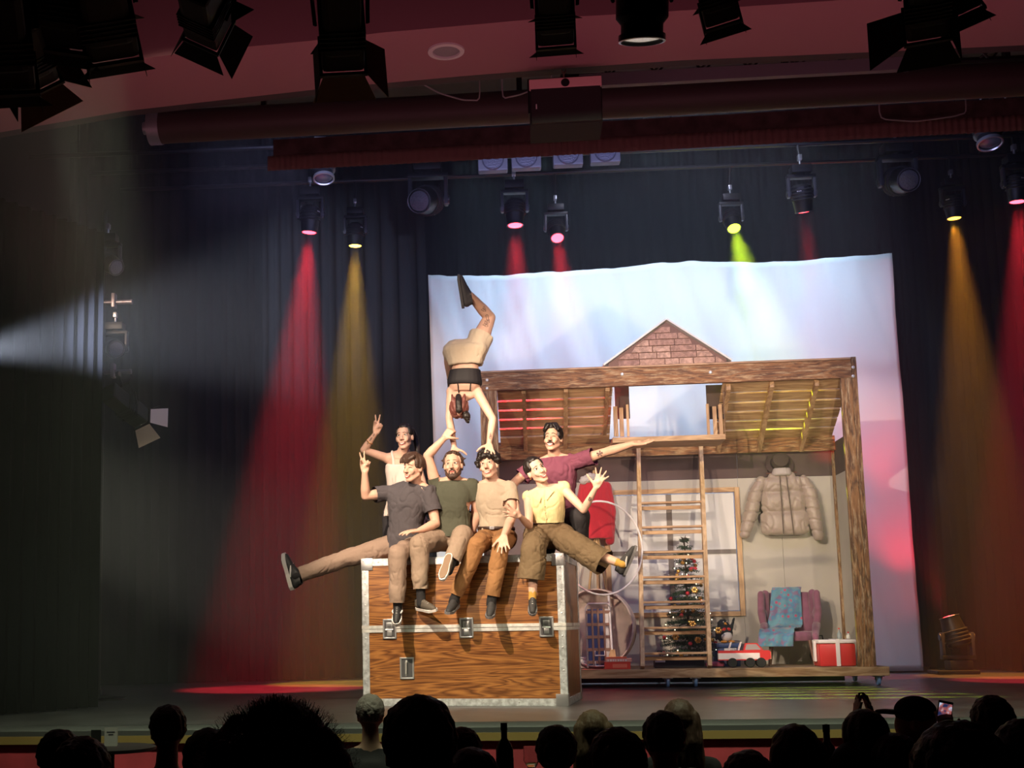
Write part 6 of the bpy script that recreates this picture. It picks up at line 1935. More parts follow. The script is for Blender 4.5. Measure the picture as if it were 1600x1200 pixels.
# collar leaves and button placket
fwd_ = (B.shc - B.pel).cross(B.ac).normalized()
if fwd_.y > 0: fwd_ = -fwd_
from mathutils.bvhtree import BVHTree
bm = bmesh.new(); bm.from_mesh(sh_.data); sbv = BVHTree.FromBMesh(bm); bm.free()
def onsh(u, dz, off=.004):
    p = J['neck'] + B.ac * u + V((0, 0, dz))
    r = sbv.ray_cast(p + fwd_ * .5, -fwd_, .8)
    return (r[0] if r[0] is not None else p) + fwd_ * off
for s in (-1, 1):
    rim = [onsh(s * (.012 + .052 * t), -.072 + .075 * t, .008) for t in (0, .25, .5, .75, .95)]
    low_ = [onsh(s * (.030 + .070 * t), -.112 + .070 * t, .012) for t in (0, .25, .5, .75, .95)]
    mb = MB(); vs = rim + low_ + [v + fwd_ * .004 for v in rim + low_]; n_ = 5
    fs = [(i, i + 1, n_ + i + 1, n_ + i) for i in range(4)] + [(10 + i, 10 + n_ + i, 10 + n_ + i + 1, 10 + i + 1) for i in range(4)] + [(i, i + 10, i + 11, i + 1) for i in range(4)] + [(5 + i, 6 + i, 16 + i, 15 + i) for i in range(4)] + [(0, 5, 15, 10), (4, 14, 19, 9)]
    mb.add(vs, fs); mb.build('collar', YS, sh_)
mb = MB(); pts = [onsh(.004 + .02 * k / 8, -.08 - .29 * k / 8, .001) for k in range(9)]; mb.tube(pts, .004, n=6); mb.build('placket', YS, sh_, smooth=True)
for k in range(5):
    mb = MB(); mb.sphere(onsh(.008 + .02 * k / 5, -.10 - .055 * k, .004), .0055, n=8, m=5); mb.build('button', mat('button_pale', (.7, .6, .4), .4), sh_, smooth=True)
CUL = mat('culottes_olive_brown', (.15, .10, .052), .85, bump=.75, bscale=24, stretch=(1, 1, .55))
trousers(root, B, CUL, r=(.112, .105, .115, .115), seed=35, amp=.012, waist_t=.48, name='culottes', hip=.016)
YSK = mat('sock_mustard', (.55, .30, .06), .9)
sock(root, B, 'a', YSK, None, h=.07, r=.036); sock(root, B, 'b', YSK, None, h=.07, r=.036)
shoe(root, J['aa'], V((-.05, -.70, -.60)), V((0, -.4, 1)), m=SHD, sole=SOLED, size=.92)
shoe(root, J['ab'], P(992, 858, -.16) - P(980, 888, -.12) + V((.03, 0, .05)), P(955, 878, 0) - P(1000, 885, .05), m=SHD, sole=SOLED, size=.95, stripe=MATS['flash_white'])
hair_cap(hc, H, [((0, .08, .06), (.01, .11, .02), (.01, .10, -.03), .04, .028), ((.07, .0, .03), (.076, .01, -.0), (.074, .02, -.03), .014, .008)], HAIRB, root, shell=(.078, .096, .085), extra=lambda p, d: not ((p.y < -.040 and p.z < .085) or (p.y < .012 and p.z < .02) or p.z < -.05), dispf=lambda p: .0015 * noise.noise(p * 60))
tattoo(root, bvh, [J['eb'].lerp(J['wb'], .42) + V((.015 * math.cos(t), -.06, .022 * math.sin(t))) for t in [2 * PI * i / 14 for i in range(15)]], .0045)
tattoo(root, bvh, [J['eb'].lerp(J['wb'], .42) + V((.006 * math.cos(t), -.06, .009 * math.sin(t))) for t in [2 * PI * i / 8 for i in range(9)]], .003)
o = Org(); 
for s in (-1, 1):
    mb = MB(); mb.sphere(hc + H @ V((s * .085, .002, -.045)), .0055, n=8, m=6); mb.build('earring', GOLDM, root, smooth=True)
set_root(root, (J['hb'].x, J['hb'].y, CHZ + .002))

# ---------------------------------------------------------------- 5: woman in white tank kneeling behind
root = person('dark-haired woman with ponytail and pale tank top behind the charcoal t-shirt man')
J = dict(neck=P(626, 708, .72), sa=P(605, 716, .72), sb=P(648, 717, .74), ha=P(613, 806, .80), hb=P(641, 806, .80),
         ea=P(568, 703, .60), wa=P(587, 677, .55), eb=P(664, 765, .80), wb=P(660, 805, .72),
         ka=V((0, 0, 0)), aa=V((0, 0, 0)), kb=V((0, 0, 0)), ab=V((0, 0, 0)))
for q, px in (('a', 606), ('b', 648)):
    h_ = J['h' + q]; J['k' + q] = V((h_.x, h_.y - .10, CHZ + .065)); J['a' + q] = V((h_.x, h_.y + .24, CHZ + .075))
    J['a' + q].y = min(J['a' + q].y, 1.08)
B = Body(J, fem=True); B.torso()
hc = P(632, 683, .68); H = rotm(-14, 3, -3)
B.neckto(hc, H); add_head(B.o, hc, H, fem=True)
B.arm('a'); B.arm('b'); B.leg('a'); B.leg('b')
hand(B.o, J['wa'], V((.30, -.05, .75)), V((.15, -1, 0)), -1, curl=(5, 5, 210, 210), spread=17, thumb=(20, 70), k=1.0)
hand(B.o, J['wb'], V((-.1, -.4, -.6)), V((0, 0, -1)), 1, curl=(20,) * 4)
bvh = finish(root, B, SKIN['fair'])
face(root, bvh, hc, H, HAIRB, smile=1.0, fem=True, lip=LIPD)
WTK = mat('tank_blush', (.78, .66, .60), .8, bump=.1, bscale=120)
tk_ = garment_top(root, B, WTK, grow=.012, low=-.05, name='tank_top', seed=38, hem=.0, amp=.003, strap=True)
# cut off the upper chest by straps: two bands over the shoulders
for s in ('a', 'b'):
    mb = MB(); p_s = J['neck'].lerp(J['s' + s], .66); 
    pts = []
    for q_ in (V((0, -.16, -.12)), V((0, -.14, -.08)), V((0, -.12, -.03)), V((0, -.07, .03)), V((0, .0, .06)), V((0, .07, .03)), V((0, .12, -.05)), V((0, .14, -.12))):
        r_ = bvh.find_nearest(p_s + q_); pts.append(r_[0] + r_[1] * .002)
    mb.tube(pts, .013, n=8); mb.build('strap', WTK, tk_, smooth=True)
trousers(root, B, mat('dark_trousers', (.025, .022, .025), .9), r=(.10, .078, .065, .06), seed=45, amp=.004, waist_t=.3)
for q in 'ab': 
    o = Org(); a = J['a' + q]; o.chain([a, a + V((0, .04, -.03)), a + V((0, .10, -.035))], [.038, .04, .03]); link('shoe', o.done(.009, 2), MATS['shoe_black'], root)
cl = [((0, .09, .085), (.03, .15, .09), (.055, .165, .02), .034, .030), ((.055, .165, .02), (.075, .15, -.08), (.085, .12, -.17), .030, .022), ((.085, .12, -.17), (.08, .10, -.24), (.075, .09, -.29), .022, .010)]
hair_cap(hc, H, cl, HAIRB, root, shell=(.078, .096, .086), extra=lambda p, d: not ((p.y < -.045 and p.z < .088) or (p.y < .008 and p.z < .02) or p.z < -.05), dispf=lambda p: .0015 * noise.noise(p * 60))
for t0 in (.35, .55, .62, .82):
    c_ = J['ea'].lerp(J['wa'], t0); tattoo(root, bvh, [c_ + V((.010 * math.cos(t), -.06, .014 * math.sin(t))) for t in [2 * PI * i / 8 for i in range(9)]], .003)
c_ = J['ea'].lerp(J['wa'], .5); dd = (J['wa'] - J['ea']).normalized(); mb = MB(); xx = dd.cross(V((0, 1, 0))).normalized(); mb.tube([c_ + xx * (.036 * math.cos(t)) + dd.cross(xx) * (.036 * math.sin(t)) for t in [2 * PI * i / 16 for i in range(16)]], .004, n=6, closed=True); mb.build('bracelet', GOLDM, root, smooth=True)
set_root(root, (J['hb'].x, J['hb'].y, CHZ + .002))

# ---------------------------------------------------------------- 6: man in maroon, arm stretched to the right
root = person('moustached man in maroon t-shirt stretching his arm out to the right')
J = dict(neck=P(866, 713, .68), sa=P(836, 728, .70), sb=P(901, 722, .66), ha=P(858, 812, .78), hb=P(886, 812, .76),
         ea=P(806, 752, .66), wa=P(790, 770, .48), eb=P(944, 707, .58), wb=P(988, 694, .48), 
         ka=V((0, 0, 0)), aa=V((0, 0, 0)), kb=P(907, 806, .34), ab=V((0, 0, 0)))
J['ka'] = V((J['ha'].x - .05, J['ha'].y - .28, CHZ + .07)); J['aa'] = V((J['ha'].x - .03, J['ha'].y + .14, CHZ + .08))
J['ab'] = V((J['kb'].x + .0, J['kb'].y + .14, CHZ + .095))
B = Body(J, k=1.02); B.torso()
hc = P(864, 685, .62); H = rotm(-20, 6, 2)
B.neckto(hc, H); add_head(B.o, hc, H)
B.arm('a'); B.arm('b'); B.leg('a'); B.leg('b')
hand(B.o, J['wb'], V((.9, -.1, .08)), V((-.05, -.35, 1)), 1, curl=(18, 14, 14, 18), spread=9, thumb=(38, 5), k=1.1)
hand(B.o, J['wa'], V((-.7, -.4, -.25)), V((0, -1, 0)), 1, curl=(20,) * 4)
bvh = finish(root, B, SKIN['tan'])
face(root, bvh, hc, H, HAIRB, smile=1.05, eyes='closed')
MT = mat('tee_maroon', (.17, .045, .08), .9, bump=.75, bscale=24, stretch=(1, 1, .55))
garment_top(root, B, MT, grow=.022, low=-.05, sleeve={'a': .62, 'b': .55}, seed=48, hem=.0, sl_r=.080, amp=.010)
trousers(root, B, MATS['dark_trousers'], r=(.105, .085, .07, .066), seed=55, amp=.005, waist_t=.3)
for q in 'ab':
    o = Org(); a = J['a' + q]
    if q == 'b': o.chain([a + V((0, .03, -.05)), a + V((0, -.06, -.055)), a + V((0, -.15, -.062))], [.042, .040, .032])
    else: o.chain([a, a + V((0, .05, -.03)), a + V((0, .12, -.04))], [.04, .04, .03])
    link('shoe', o.done(.009, 2), MATS['shoe_black'], root)
T2 = lambda p: hc + H @ V(p)
o = Org()
for s in (-1, 1): o.chain([T2((0, -.094, -.054)), T2((s * .020, -.086, -.057)), T2((s * .033, -.074, -.068))], [.0075, .0075, .005])
link('moustache', o.done(.004, 1, disp=lambda p: .0012 * noise.noise(p * 200)), HAIRB, root)
cl = [((0, .0, .130), (s * .045, -.055, .118), (s * .066, -.066, .06), .022, .013) for s in (-1, 1)] + [((0, .0, .130), (s * .025, -.075, .112), (s * .048, -.085, .068), .020, .010) for s in (-1, 1)]
cl += [((s * .06, .0, .05), (s * .074, -.01, .01), (s * .07, .01, -.03), .018, .010) for s in (-1, 1)] + [((0, .08, .0), (0, .085, -.04), (0, .07, -.09), .034, .02)]
hair_cap(hc, H, cl, HAIRB, root)
for k in range(5):
    a = k * 2 * PI / 5 + .3; c_ = J['sb'].lerp(J['eb'], .80) + V((0, -.06, 0)); tattoo(root, bvh, [c_, c_ + V((.015 * math.cos(a), 0, .015 * math.sin(a))), c_ + V((.030 * math.cos(a), 0, .030 * math.sin(a)))], .009)
set_root(root, (J['hb'].x, J['hb'].y, CHZ + .002))

# ---------------------------------------------------------------- 7: the acrobat in a handstand on the two heads
root = person('acrobat doing a handstand on two seated men\'s heads, in beige shorts and black top', 'acrobat above the others')
J = dict(neck=P(725, 622, .26), sa=P(706, 612, .28), sb=P(745, 612, .28), ha=P(714, 548, .27), hb=P(743, 546, .27), waist=P(727, 578, .24),
         ea=P(702, 655, .26), wa=P(710, 700, .24), eb=P(770, 655, .26), wb=P(764, 694, .24),
         kb=P(765, 496, .40), ab=P(735, 462, .16), ka=P(702, 556, .72), aa=P(704, 590, 1.10))
B = Body(J, fem=True, k=1.06); B.torso()
hc = P(717, 634, .22)
Zl = V((.02, -.42, -.90)).normalized(); Yl = V((0.0, -1, .35)); Yl = (Yl - Zl * Yl.dot(Zl)).normalized(); Xl = Yl.cross(Zl)
H = Matrix((Xl, Yl, Zl)).transposed()
B.neckto(hc, H); add_head(B.o, hc, H, fem=True)
B.arm('a'); B.arm('b'); B.leg('a'); B.leg('b')
hand(B.o, J['wa'], V((-.02, -.55, -.62)), V((0, .6, -.6)), 1, curl=(70, 70, 70, 70), spread=20, thumb=(70, 30), k=1.0)
hand(B.o, J['wb'], V((.02, -.60, -.55)), V((0, .6, -.6)), -1, curl=(70, 70, 70, 70), spread=18, thumb=(70, 30), k=1.0)
bvh = finish(root, B, SKIN['fair'])
# shorts
o = Org()
o.loft(B.secs(.030, low=-.2, high=.40))
o.chain([J['hb'], J['hb'].lerp(J['kb'], .48)], [.108, .112]); o.chain([J['ha'], J['ha'].lerp(J['ka'], .42)], [.108, .108]); o.cap(J['ha'], J['hb'], .105)
SHT = mat('shorts_beige', (.58, .49, .38), .85, bump=.75, bscale=24, stretch=(1, 1, .55))
me = o.done(.009, 3, cuts=[(J['hb'].lerp(J['kb'], .42), J['kb'] - J['hb'], .2), (J['ha'].lerp(J['ka'], .38), J['ka'] - J['ha'], .2)], disp=fold_fn(.010, 15, (1, 1, 2), 61))
link('shorts', me, SHT, root)
BLK = mat('sport_black', (.014, .012, .016), .7)
o = Org(); rw = B.secs(.012, low=.37, high=.91); mixr = lambda a, b, t: tuple(a[i].lerp(b[i], t) for i in range(3)); o.loft([mixr(rw[0], rw[1], .5), rw[1], rw[2], mixr(rw[2], rw[3], .6)]); 
up_ = (B.shc - B.pel).normalized()
link('crop_top', o.done(.008, 2), BLK, root)
for s in (-1, 1):
    base = B.pel.lerp(B.shc, .78) + B.ac * (s * .065); mb = MB()
    pts = [base + V((0, -.115, .02)), B.pel.lerp(B.shc, .92) + B.ac * (s * .055) + V((0, -.108, 0)), B.shc + B.ac * (s * .05) + V((0, -.062, -.03))]
    pp = []
    for a, b in zip(pts, pts[1:]):
        for k in range(5): pp.append(a.lerp(b, k / 5))
    pp2 = []
    for p in pp:
        q = bvh.find_nearest(p); pp2.append(q[0] + q[1] * .002)
    mb.tube(pp2, .0055, n=6); mb.build('strap', BLK, root, smooth=True)
mb = MB(); c0, a0, d0 = B.secs(.012, low=.36, high=.39)[0]; cc_ = B.pel.lerp(B.shc, .34)
mb.tube([cc_ + a0 * math.cos(t) + d0 * math.sin(t) * .95 for t in [2 * PI * i / 28 for i in range(28)]], .011, n=6, closed=True); mb.build('waistband', BLK, root, smooth=True)
SHK = mat('shoe_slate', (.045, .045, .055), .7)
shoe(root, J['ab'], P(716, 424, .12) - P(722, 462, .14), P(745, 455, .16) - P(705, 458, .14), m=SHK, sole=mat('sole_slate', (.08, .08, .09), .7), size=1.06, lace=False)
shoe(root, J['aa'], V((0, .3, .3)) , V((0, -1, 0.4)), m=SHK, sole=MATS['sole_slate'], size=.9, lace=False)
HR = mat('hair_auburn', (.17, .055, .045), .45, bump=.6, bscale=90)
T2 = lambda p: hc + H @ V(p)
hair_cap(hc, H, [((s * .035, .09, .06), (s * .05, .10, .0), (s * .055, .08, -.06), .022, .012) for s in (-1, 1)], HR, root, name='hair', extra=lambda p, d: abs(p.x) > .022 and not ((p.y < -.035 and p.z < .085) or (p.y < .010 and p.z < .01) or p.z < -.06))
o = Org(); o.chain([T2((0, .104, -.03)), T2((0, .116, .04)), T2((0, .085, .105))], [.026, .030, .030]); link('dark_hair_band', o.done(.007, 2, disp=lambda p: .002 * noise.noise(p * 90)), HAIRB, root, label='dark middle section of the hair')
o = Org(); o.chain([P(724, 641, .16), P(729, 650, .14), P(731, 658, .14)], [.022, .036, .020]); link('ponytail', o.done(.006, 1, disp=lambda p: .005 * noise.noise(p * 90)), HAIRB, root)
for (jt, ja, jb) in ((.75, 'hb', 'kb'), (.88, 'hb', 'kb'), (.25, 'kb', 'ab'), (.7, 'eb', 'wb')):
    c_ = J[ja].lerp(J[jb], jt)
    for kk in range(4): tattoo(root, bvh, [c_ + V((.016 * math.cos(kk * 1.7) + (.011 + .003 * kk) * math.cos(t), -.09, .02 * math.sin(kk * 1.7) + .010 * math.sin(t))) for t in [2 * PI * i / 8 for i in range(9)]], .0028)
set_root(root, (J['wb'].x, J['wb'].y, J['wb'].z - .03))

# ================================================================ audience
AFZ = -1.1
CHM = mat('chair_dark', (.02, .012, .014), .7)
proto = None
def aud_chair(x, y, lab):
    global proto
    if proto is None:
        proto = empty('audience_chair', (0, 0, 0), None, lab, 'chair', 'dark chairs under the spectators')
        mb = MB(); mb.bevbox(-.21, .21, -.20, .20, .42, .46, .015); mb.build('seat', CHM, proto)
        mb = MB(); mb.bevbox(-.19, .19, -.235, -.205, .55, .80, .012); mb.build('backrest', CHM, proto)
        for sx in (-1, 1):
            mb = MB(); mb.cyl((sx * .19, -.22, 0), (sx * .18, -.22, .78), .012, n=8); mb.build('leg', CHM, proto)
            mb = MB(); mb.cyl((sx * .19, .18, 0), (sx * .19, .17, .42), .012, n=8); mb.build('leg', CHM, proto)
        o = proto
    else: o = clone(proto, None, lab)
    o.matrix_world = Matrix.Translation((x, y, AFZ)); return o

def spectator(px, ptop, wpx, label, hairm, kind='short', Y=None, lean=0.0, cloth=None, yaw=0, chair=True, reach=None):
    """px,ptop: crown of the head in the photo; wpx: head width there"""
    hw = .165 if kind in ('short', 'bald', 'cap') else .20 if kind == 'long' else .24
    dist = FPX * hw / wpx
    if Y is None: Y = CAM.y + dist
    top = at(px, ptop, Y)
    k = 1.0
    hc = top + V((0, 0, -.128))
    H = rotm(180 + yaw, 4, lean)
    root = empty('person', (0, 0, 0), None, label, 'person', 'spectators seen from behind')
    zs = hc.z - .235
    seat = max(AFZ + .47, zs - .62)
    J = dict(neck=V((hc.x, Y - .02, zs + .04)), sa=V((hc.x - .17, Y - .02, zs - .03)), sb=V((hc.x + .17, Y - .02, zs - .03)), ha=V((hc.x - .09, Y - .02, seat + .06)), hb=V((hc.x + .09, Y - .02, seat + .06)))
    B = Body(J, fem=(kind == 'long')); B.torso()
    B.neckto(hc, H); T = lambda p: hc + H @ V(p)
    o = B.o
    o.mb.sphere(T((0, .018, .042)), (.074, .094, .082), n=20, m=12, M=H); o.mb.sphere(T((0, -.012, -.012)), (.066, .076, .092), n=20, m=12, M=H)
    for s in (-1, 1): o.mb.sphere(T((s * .077, .012, -.010)), (.010, .018, .030), n=10, m=8, M=H)
    for q in 'ab':
        s = -1 if q == 'a' else 1
        a = J['s' + q]; e = a + V((s * .05, .06, -.28)); w_ = e + V((-s * .10, .24, .0))
        o.chain([a, e, w_], [.055, .045, .03]); o.ell(w_ + V((-s * .02, .05, 0)), .04)
        h = J['h' + q]; kn = h + V((s * .04, .42, 0.02)); an = V((kn.x, kn.y + .02, AFZ + .06))
        o.chain([h, kn, an], [.09, .06, .045]); o.cap(an + V((0, 0, -.02)), an + V((0, .14, -.03)), .04, .03)
    if reach is not None:
        a = J['sb']; e = a.lerp(reach, .5) + V((.06, .0, -.14)); o.chain([a, e, reach + V((0, -.02, -.07))], [.05, .042, .028])
        hand(o, reach + V((0, -.02, -.07)), V((0, .12, 1)), V((0, 1, 0)), -1, curl=(60, 60, 60, 60), spread=6, thumb=(40, 40))
    link('body', o.done(.016 if reach is None else .0085, 3), SKIN['aud'], root)
    g = Org(); g.loft(B.secs(.02, low=-.1)); 
    for q in 'ab':
        s = -1 if q == 'a' else 1; a = J['s' + q]; e = a + V((s * .05, .06, -.28)); w_ = e + V((-s * .10, .24, .0))
        g.cap(B.shc.lerp(B.neck, .3), a, .068, .068); g.chain([a, e, w_], [.070, .06, .045])
    link('jumper', g.done(.02, 4, disp=fold_fn(.008, 9, (1, 1, 1.5), px * .1)), cloth or AUDC, root)
    g = Org(); 
    for q in 'ab':
        s = -1 if q == 'a' else 1; h = J['h' + q]; kn = h + V((s * .04, .42, 0.02)); an = V((kn.x, kn.y + .02, AFZ + .10)); g.chain([h, kn, an], [.11, .075, .06])
    link('trousers', g.done(.024, 2), AUDC, root)
    if kind == 'short':
        hair_cap(hc, H, [], hairm, root, dispf=lambda p: .007 * noise.noise(p * 55), shell=(.084, .10, .092), vox=.010)
    elif kind == 'cap':
        g = Org(); g.ell(T((0, .01, .055)), (.086, .102, .078), M=H); link('cap', g.done(.009, 2), AUDC, root)
        g = Org(); g.loft([(T((0, -.08, .045)), H @ V((.07, 0, 0)), H @ V((0, 0, .012))), (T((0, -.13, .045)), H @ V((.066, 0, 0)), H @ V((0, 0, .012))), (T((0, -.175, .04)), H @ V((.04, 0, 0)), H @ V((0, 0, .010)))]); link('cap_peak', g.done(.008, 1), AUDC, root)
    elif kind == 'long':
        cl = [((u, .06, .04), (u * 1.25, .095, -.10), (u * 1.35, .09, -.27), .045, .035) for u in (-.07, -.035, 0, .035, .07)]
        hair_cap(hc, H, cl, hairm, root, dispf=lambda p: .006 * noise.noise(V((p.x * 60, p.y * 60, p.z * 9))), shell=(.088, .104, .094), vox=.010)
    elif kind == 'fluffy':
        rd = random.Random(int(px)); g = Org()
        g.ell(T((0, .03, .03)), (.105, .11, .10), M=H)
        link('hair', g.done(.012, 2, disp=lambda p: .02 * noise.noise(p * 26) + .006 * noise.noise(p * 90)), hairm, root)
        mb = MB()
        for i in range(4200):
            th = rd.uniform(0, 2.1); ph = rd.uniform(0, 2 * PI)
            d = V((math.sin(th) * math.cos(ph), math.sin(th) * math.sin(ph), math.cos(th)))
            if d.y < -.6: continue
            p = V((d.x * .10, .03 + d.y * .105, .03 + d.z * .095)); e = (d + V((rd.uniform(-.9, .9), rd.uniform(-.9, .9), rd.uniform(-.9, .6))) ).normalized()
            L_ = rd.uniform(.010, .026); q = p + e * L_; sd_ = e.cross(V((0, 0, 1))); sd_ = sd_.normalized() * .0004 if sd_.length > .01 else V((.0004, 0, 0))
            mid_ = p + d * L_ * .6 + e * L_ * .4
            mb.add([T(p - sd_), T(p + sd_), T(mid_ + sd_), T(mid_ - sd_), T(q)], [(0, 1, 2, 3), (3, 2, 4)])
        fz = mb.build('hair_wisps', hairm, root); fz['kind'] = 'stuff'
    elif kind == 'bald':
        hair_cap(hc, H, [], hairm, root, extra=lambda p, d: p.y > .02 and -.06 < p.z < .05, vox=.010, shell=(.080, .096, .086))
    set_root(root, (hc.x, Y, seat))
    if chair and seat > AFZ + .40:
        aud_chair(hc.x, Y - .0, 'dark chair under the ' + label[:60])
        c = bpy.data.objects
    return root

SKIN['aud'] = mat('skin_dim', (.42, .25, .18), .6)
AUDC = mat('dark_cloth', (.010, .009, .011), .95, bump=.2, bscale=90)
HDK = mat('hair_dark_aud', (.010, .007, .007), .6, bump=.5, bscale=80); HGR = mat('hair_grey_aud', (.16, .13, .12), .7, bump=.6, bscale=90)
HBL = mat('hair_blond_aud', (.20, .125, .075), .6, bump=.6, bscale=80, stretch=(1, 1, .2)); HBN = mat('hair_brown_aud', (.07, .035, .022), .6, bump=.6, bscale=80, stretch=(1, 1, .2))
people = [
    (438, 1103, 262, 'spectator with fluffy grey hair, largest head at the bottom left', HGR, 'fluffy', 0),
    (262, 1104, 52, 'dark-haired spectator left of the fluffy grey head, head tipped up', HDK, 'short', 20),
    (328, 1142, 72, 'spectator with dark hair low between the fluffy head and the tipped-up head', HDK, 'short', 0),
    (130, 1156, 84, 'dark spectator low at the far left below the menu card', HDK, 'short', 0),
    (95, 1143, 60, 'dark spectator at the far left edge, further back', HDK, 'short', 0),
    (578, 1087, 40, 'grey-haired spectator lit from the stage left of the big black head', HGR, 'short', 10),
    (655, 1093, 104, 'spectator with big black-haired head in front of the flight case', HDK, 'short', 0),
    (722, 1139, 54, 'dark spectator just right of the big black-haired head', HDK, 'short', 0),
    (737, 1173, 78, 'dark spectator at the bottom edge below the flight case corner', HDK, 'short', 0),
    (868, 1136, 56, 'dark short-haired spectator left of the blond one', HDK, 'short', 0),
    (925, 1112, 52, 'blond spectator with long hair below the right end of the flight case', HBL, 'long', 0),
    (962, 1142, 80, 'dark spectator in front of the blond one and the bald one', HDK, 'short', 0),
    (1035, 1114, 58, 'dark round-headed spectator beside the long brown-haired one', HDK, 'short', 0),
    (1060, 1095, 50, 'long brown-haired spectator lit from the stage, below the casters', HBN, 'long', 0),
    (1240, 1136, 76, 'spectator with long light brown hair alone in the middle right', HBN, 'long', 0),
    (1424, 1088, 50, 'spectator in a dark cap with its peak turned to the left', HDK, 'cap', 70),
    (1436, 1115, 48, 'balding spectator in front of the capped one', HGR, 'bald', 0),
    (1546, 1090, 54, 'dark-haired spectator at the right, right of the phone', HDK, 'short', 0),
    (1492, 1134, 128, 'large dark spectator at the bottom right below the phone', HDK, 'short', 0),
    (1592, 1128, 70, 'dark spectator at the far right edge', HDK, 'short', 0),
    (1166, 1177, 72, 'dark spectator low at the bottom edge, left of the clapping hands', HDK, 'short', 0),
    (1395, 1150, 66, 'dark spectator below the capped one', HDK, 'short', 0),
]
for (px, pt, wd, lab, hm_, kd, yw) in people:
    spectator(px, pt, wd, lab, hm_, kd, yaw=yw, reach=at(1476, 1130, -4.6) if kd == 'cap' else None)
# clapping hands at the right
root = empty('person', (0, 0, 0), None, 'spectator clapping with raised hands left of the capped one', 'person', 'spectators seen from behind')
Yc = -5.6
o = Org(); w1 = at(1338, 1150, Yc); w2 = at(1366, 1150, Yc)
hand(o, w1, V((.08, 0, 1)), V((1, 0, 0)), 1, curl=(15,) * 4, spread=7); hand(o, w2, V((-.08, 0, 1)), V((-1, 0, 0)), -1, curl=(15,) * 4, spread=7)
sh1 = at(1318, 1215, Yc - .3); sh2 = at(1400, 1215, Yc - .3)
for w_, s_ in ((w1, sh1), (w2, sh2)):
    e_ = w_.lerp(s_, .5) + V((0, 0, -.12)); o.chain([w_, e_, s_], [.028, .04, .055])
cc = (sh1 + sh2) / 2; o.cap(sh1, sh2, .07, .07); o.cap(cc + V((0, 0, .02)), cc + V((0, 0, -.5)), .13, .14); o.cap(cc, cc + V((0, 0, .12)), .05); o.ell(cc + V((0, .03, .12)), (.075, .09, .10))
link('body', o.done(.009, 2), SKIN['aud'], root)
g = Org(); g.cap(sh1, sh2, .085, .085); g.cap(cc, cc + V((0, 0, -.52)), .16, .17)
for w_, s_ in ((w1, sh1), (w2, sh2)):
    e_ = w_.lerp(s_, .5) + V((0, 0, -.12)); g.chain([w_.lerp(e_, .3), e_, s_], [.045, .055, .07])
link('jumper', g.done(.014, 3), AUDC, root)
hair_cap(cc + V((0, .03, .12)), rotm(180), [], HDK, root, vox=.010)
set_root(root, (cc.x, cc.y, cc.z - .6)); aud_chair(cc.x, cc.y, 'dark chair under the clapping spectator')
# phone held up
ph_c = at(1475, 1119, -4.6)
ph = empty('phone', ph_c, rotm(0, 0, 12), 'lit smartphone held up at the right, filming the show', 'phone')
mb = MB(); mb.bevbox(-.034, .034, -.004, .004, -.072, .072, .004); mb.build('case', BLACKM, ph)
def phone_mat():
    m = bpy.data.materials.new('phone_screen'); m.use_nodes = True; nt = m.node_tree; N = nt.nodes; L = nt.links; b = N['Principled BSDF']
    t = N.new('ShaderNodeTexCoord'); nz = N.new('ShaderNodeTexNoise'); nz.inputs['Scale'].default_value = 28; L.new(t.outputs['Object'], nz.inputs[0])
    r = N.new('ShaderNodeValToRGB'); e = r.color_ramp.elements; e[0].position = .40; e[0].color = (.02, .03, .10, 1); e[1].position = .62; e[1].color = (.55, .65, .85, 1); n_ = e.new(.52); n_.color = (.45, .12, .10, 1)
    L.new(nz.outputs[0], r.inputs[0]); L.new(r.outputs[0], b.inputs['Emission Color']); b.inputs['Emission Strength'].default_value = .8; b.inputs['Base Color'].default_value = (.02, .02, .02, 1)
    return m
mb = MB(); mb.box(-.030, .030, -.0048, -.0041, -.055, .060); mb.build('screen', phone_mat(), ph)
# a table with card, bottle and glass
def table(px, py, Y, label):
    c = at(px, py, Y); t = empty('side_table', (c.x, Y, AFZ), None, label, 'table', 'small round tables between the spectators')
    hgt = c.z - AFZ
    mb = MB(); mb.lathe([(.27, hgt - .025), (.28, hgt - .02), (.28, hgt - .004), (.27, hgt)], n=32); mb.build('table_top', CHM, t, smooth=True)
    mb = MB(); mb.cyl((0, 0, .02), (0, 0, hgt - .02), .025, n=12); mb.lathe([(.20, 0), (.20, .015), (.03, .04)]); mb.build('leg', CHM, t, smooth=True)
    return c
c = at(173, 1166, -3.2)
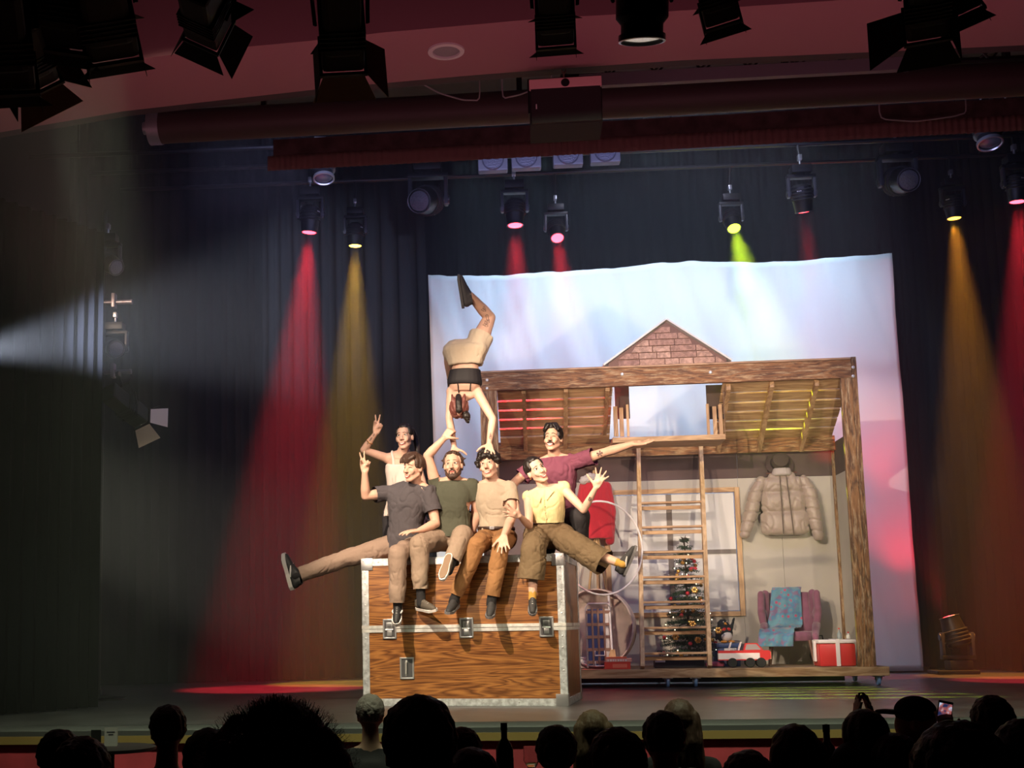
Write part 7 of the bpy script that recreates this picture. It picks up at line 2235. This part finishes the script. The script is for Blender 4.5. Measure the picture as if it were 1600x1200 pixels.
# card standing on the stage edge ledge
cd_ = empty('menu_card', at(173, 1166, -3.0), rotm(8), 'small white folded card at the left, in front of the stage edge', 'card')
mb = MB(); mb.box(-.040, .040, -.002, .0, 0, .115); mb.build('front_leaf', WHP, cd_); mb = MB(); mb.box(-.040, .040, .028, .030, 0, .11, M=Matrix.Rotation(.1, 3, 'X')); mb.build('rear_leaf', WHP, cd_)
for k, (w_, z_) in enumerate(((.05, .085), (.03, .07))):
    mb = MB(); mb.box(-w_ / 2, w_ / 2, -.0028, -.0021, z_, z_ + .005); mb.build('lettering', MATS['ink'], cd_)
def tab_at(p, label):
    t = empty('side_table', (p.x, p.y, AFZ), None, label, 'table', 'small round tables between the spectators'); hgt = p.z - AFZ - .0015
    mb = MB(); mb.lathe([(.27, hgt - .025), (.28, hgt - .02), (.28, hgt - .004), (.27, hgt)], n=32); mb.build('table_top', CHM, t, smooth=True)
    mb = MB(); mb.cyl((0, 0, .04), (0, 0, hgt - .03), .025, n=12); mb.build('pedestal', CHM, t, smooth=True)
    mb = MB(); mb.lathe([(.20, 0), (.20, .015), (.03, .04)]); mb.build('base', CHM, t, smooth=True)
tab_at(at(173, 1166, -3.0), 'small dark table under the white card')
cd2 = empty('menu_card', at(150, 1166, -3.02), rotm(-12), 'small dark card left of the white one', 'card')
mb = MB(); mb.box(-.035, .035, -.002, .0, 0, .10); mb.build('front_leaf', BLACKM, cd2)
BOT = mat('bottle_dark', (.006, .012, .010), .12)
def bottle(px, py, Y, hpx, label):
    b = at(px, py, Y); h = .28
    t = empty('wine_bottle', b, None, label, 'bottle', 'dark bottles on the audience tables')
    mb = MB(); mb.lathe([(.034, 0), (.038, .005), (.038, .165), (.030, .19), (.014, .215), (.013, h)], n=24); mb.build('glass_body', BOT, t, smooth=True)
    mb = MB(); mb.lathe([(.0145, h - .03), (.0150, h - .028), (.0150, h + .002), (.010, h + .003)], n=16); mb.build('cap', BLACKM, t, smooth=True)
    mb = MB(); mb.lathe([(.0384, .05), (.0388, .052), (.0388, .13), (.0384, .132)], n=24); mb.build('paper_band', mat('label_dim', (.12, .11, .10), .7), t, smooth=True)
    return b
b = bottle(790, 1232, -5.2, 60, 'dark bottle below the flight case corner'); tab_at(b, 'small dark table under the bottle in the middle')
b = bottle(1297, 1240, -5.4, 60, 'dark bottle left of the clapping hands'); tab_at(b, 'small dark table under the bottle at the right')
GL = mat('clear_glass', (.9, .9, .9), .03); 
n_ = GL.node_tree.nodes['Principled BSDF']; n_.inputs['Transmission Weight'].default_value = 1.0; n_.inputs['IOR'].default_value = 1.45
for (px, py, Y, lab) in ((831, 1212, -5.15, 'empty wine glass beside the bottle in the middle'),):
    b = at(px, py, Y); b.z = at(790, 1232, -5.2).z; g_ = empty('wine_glass', b, None, lab, 'glass')
    mb = MB(); mb.lathe([(.034, 0), (.033, .003), (.005, .006), (.004, .075), (.02, .085), (.036, .115), (.034, .175), (.033, .175), (.034, .115), (.018, .088), (.001, .082)], n=28); mb.build('bowl', GL, g_, smooth=True)
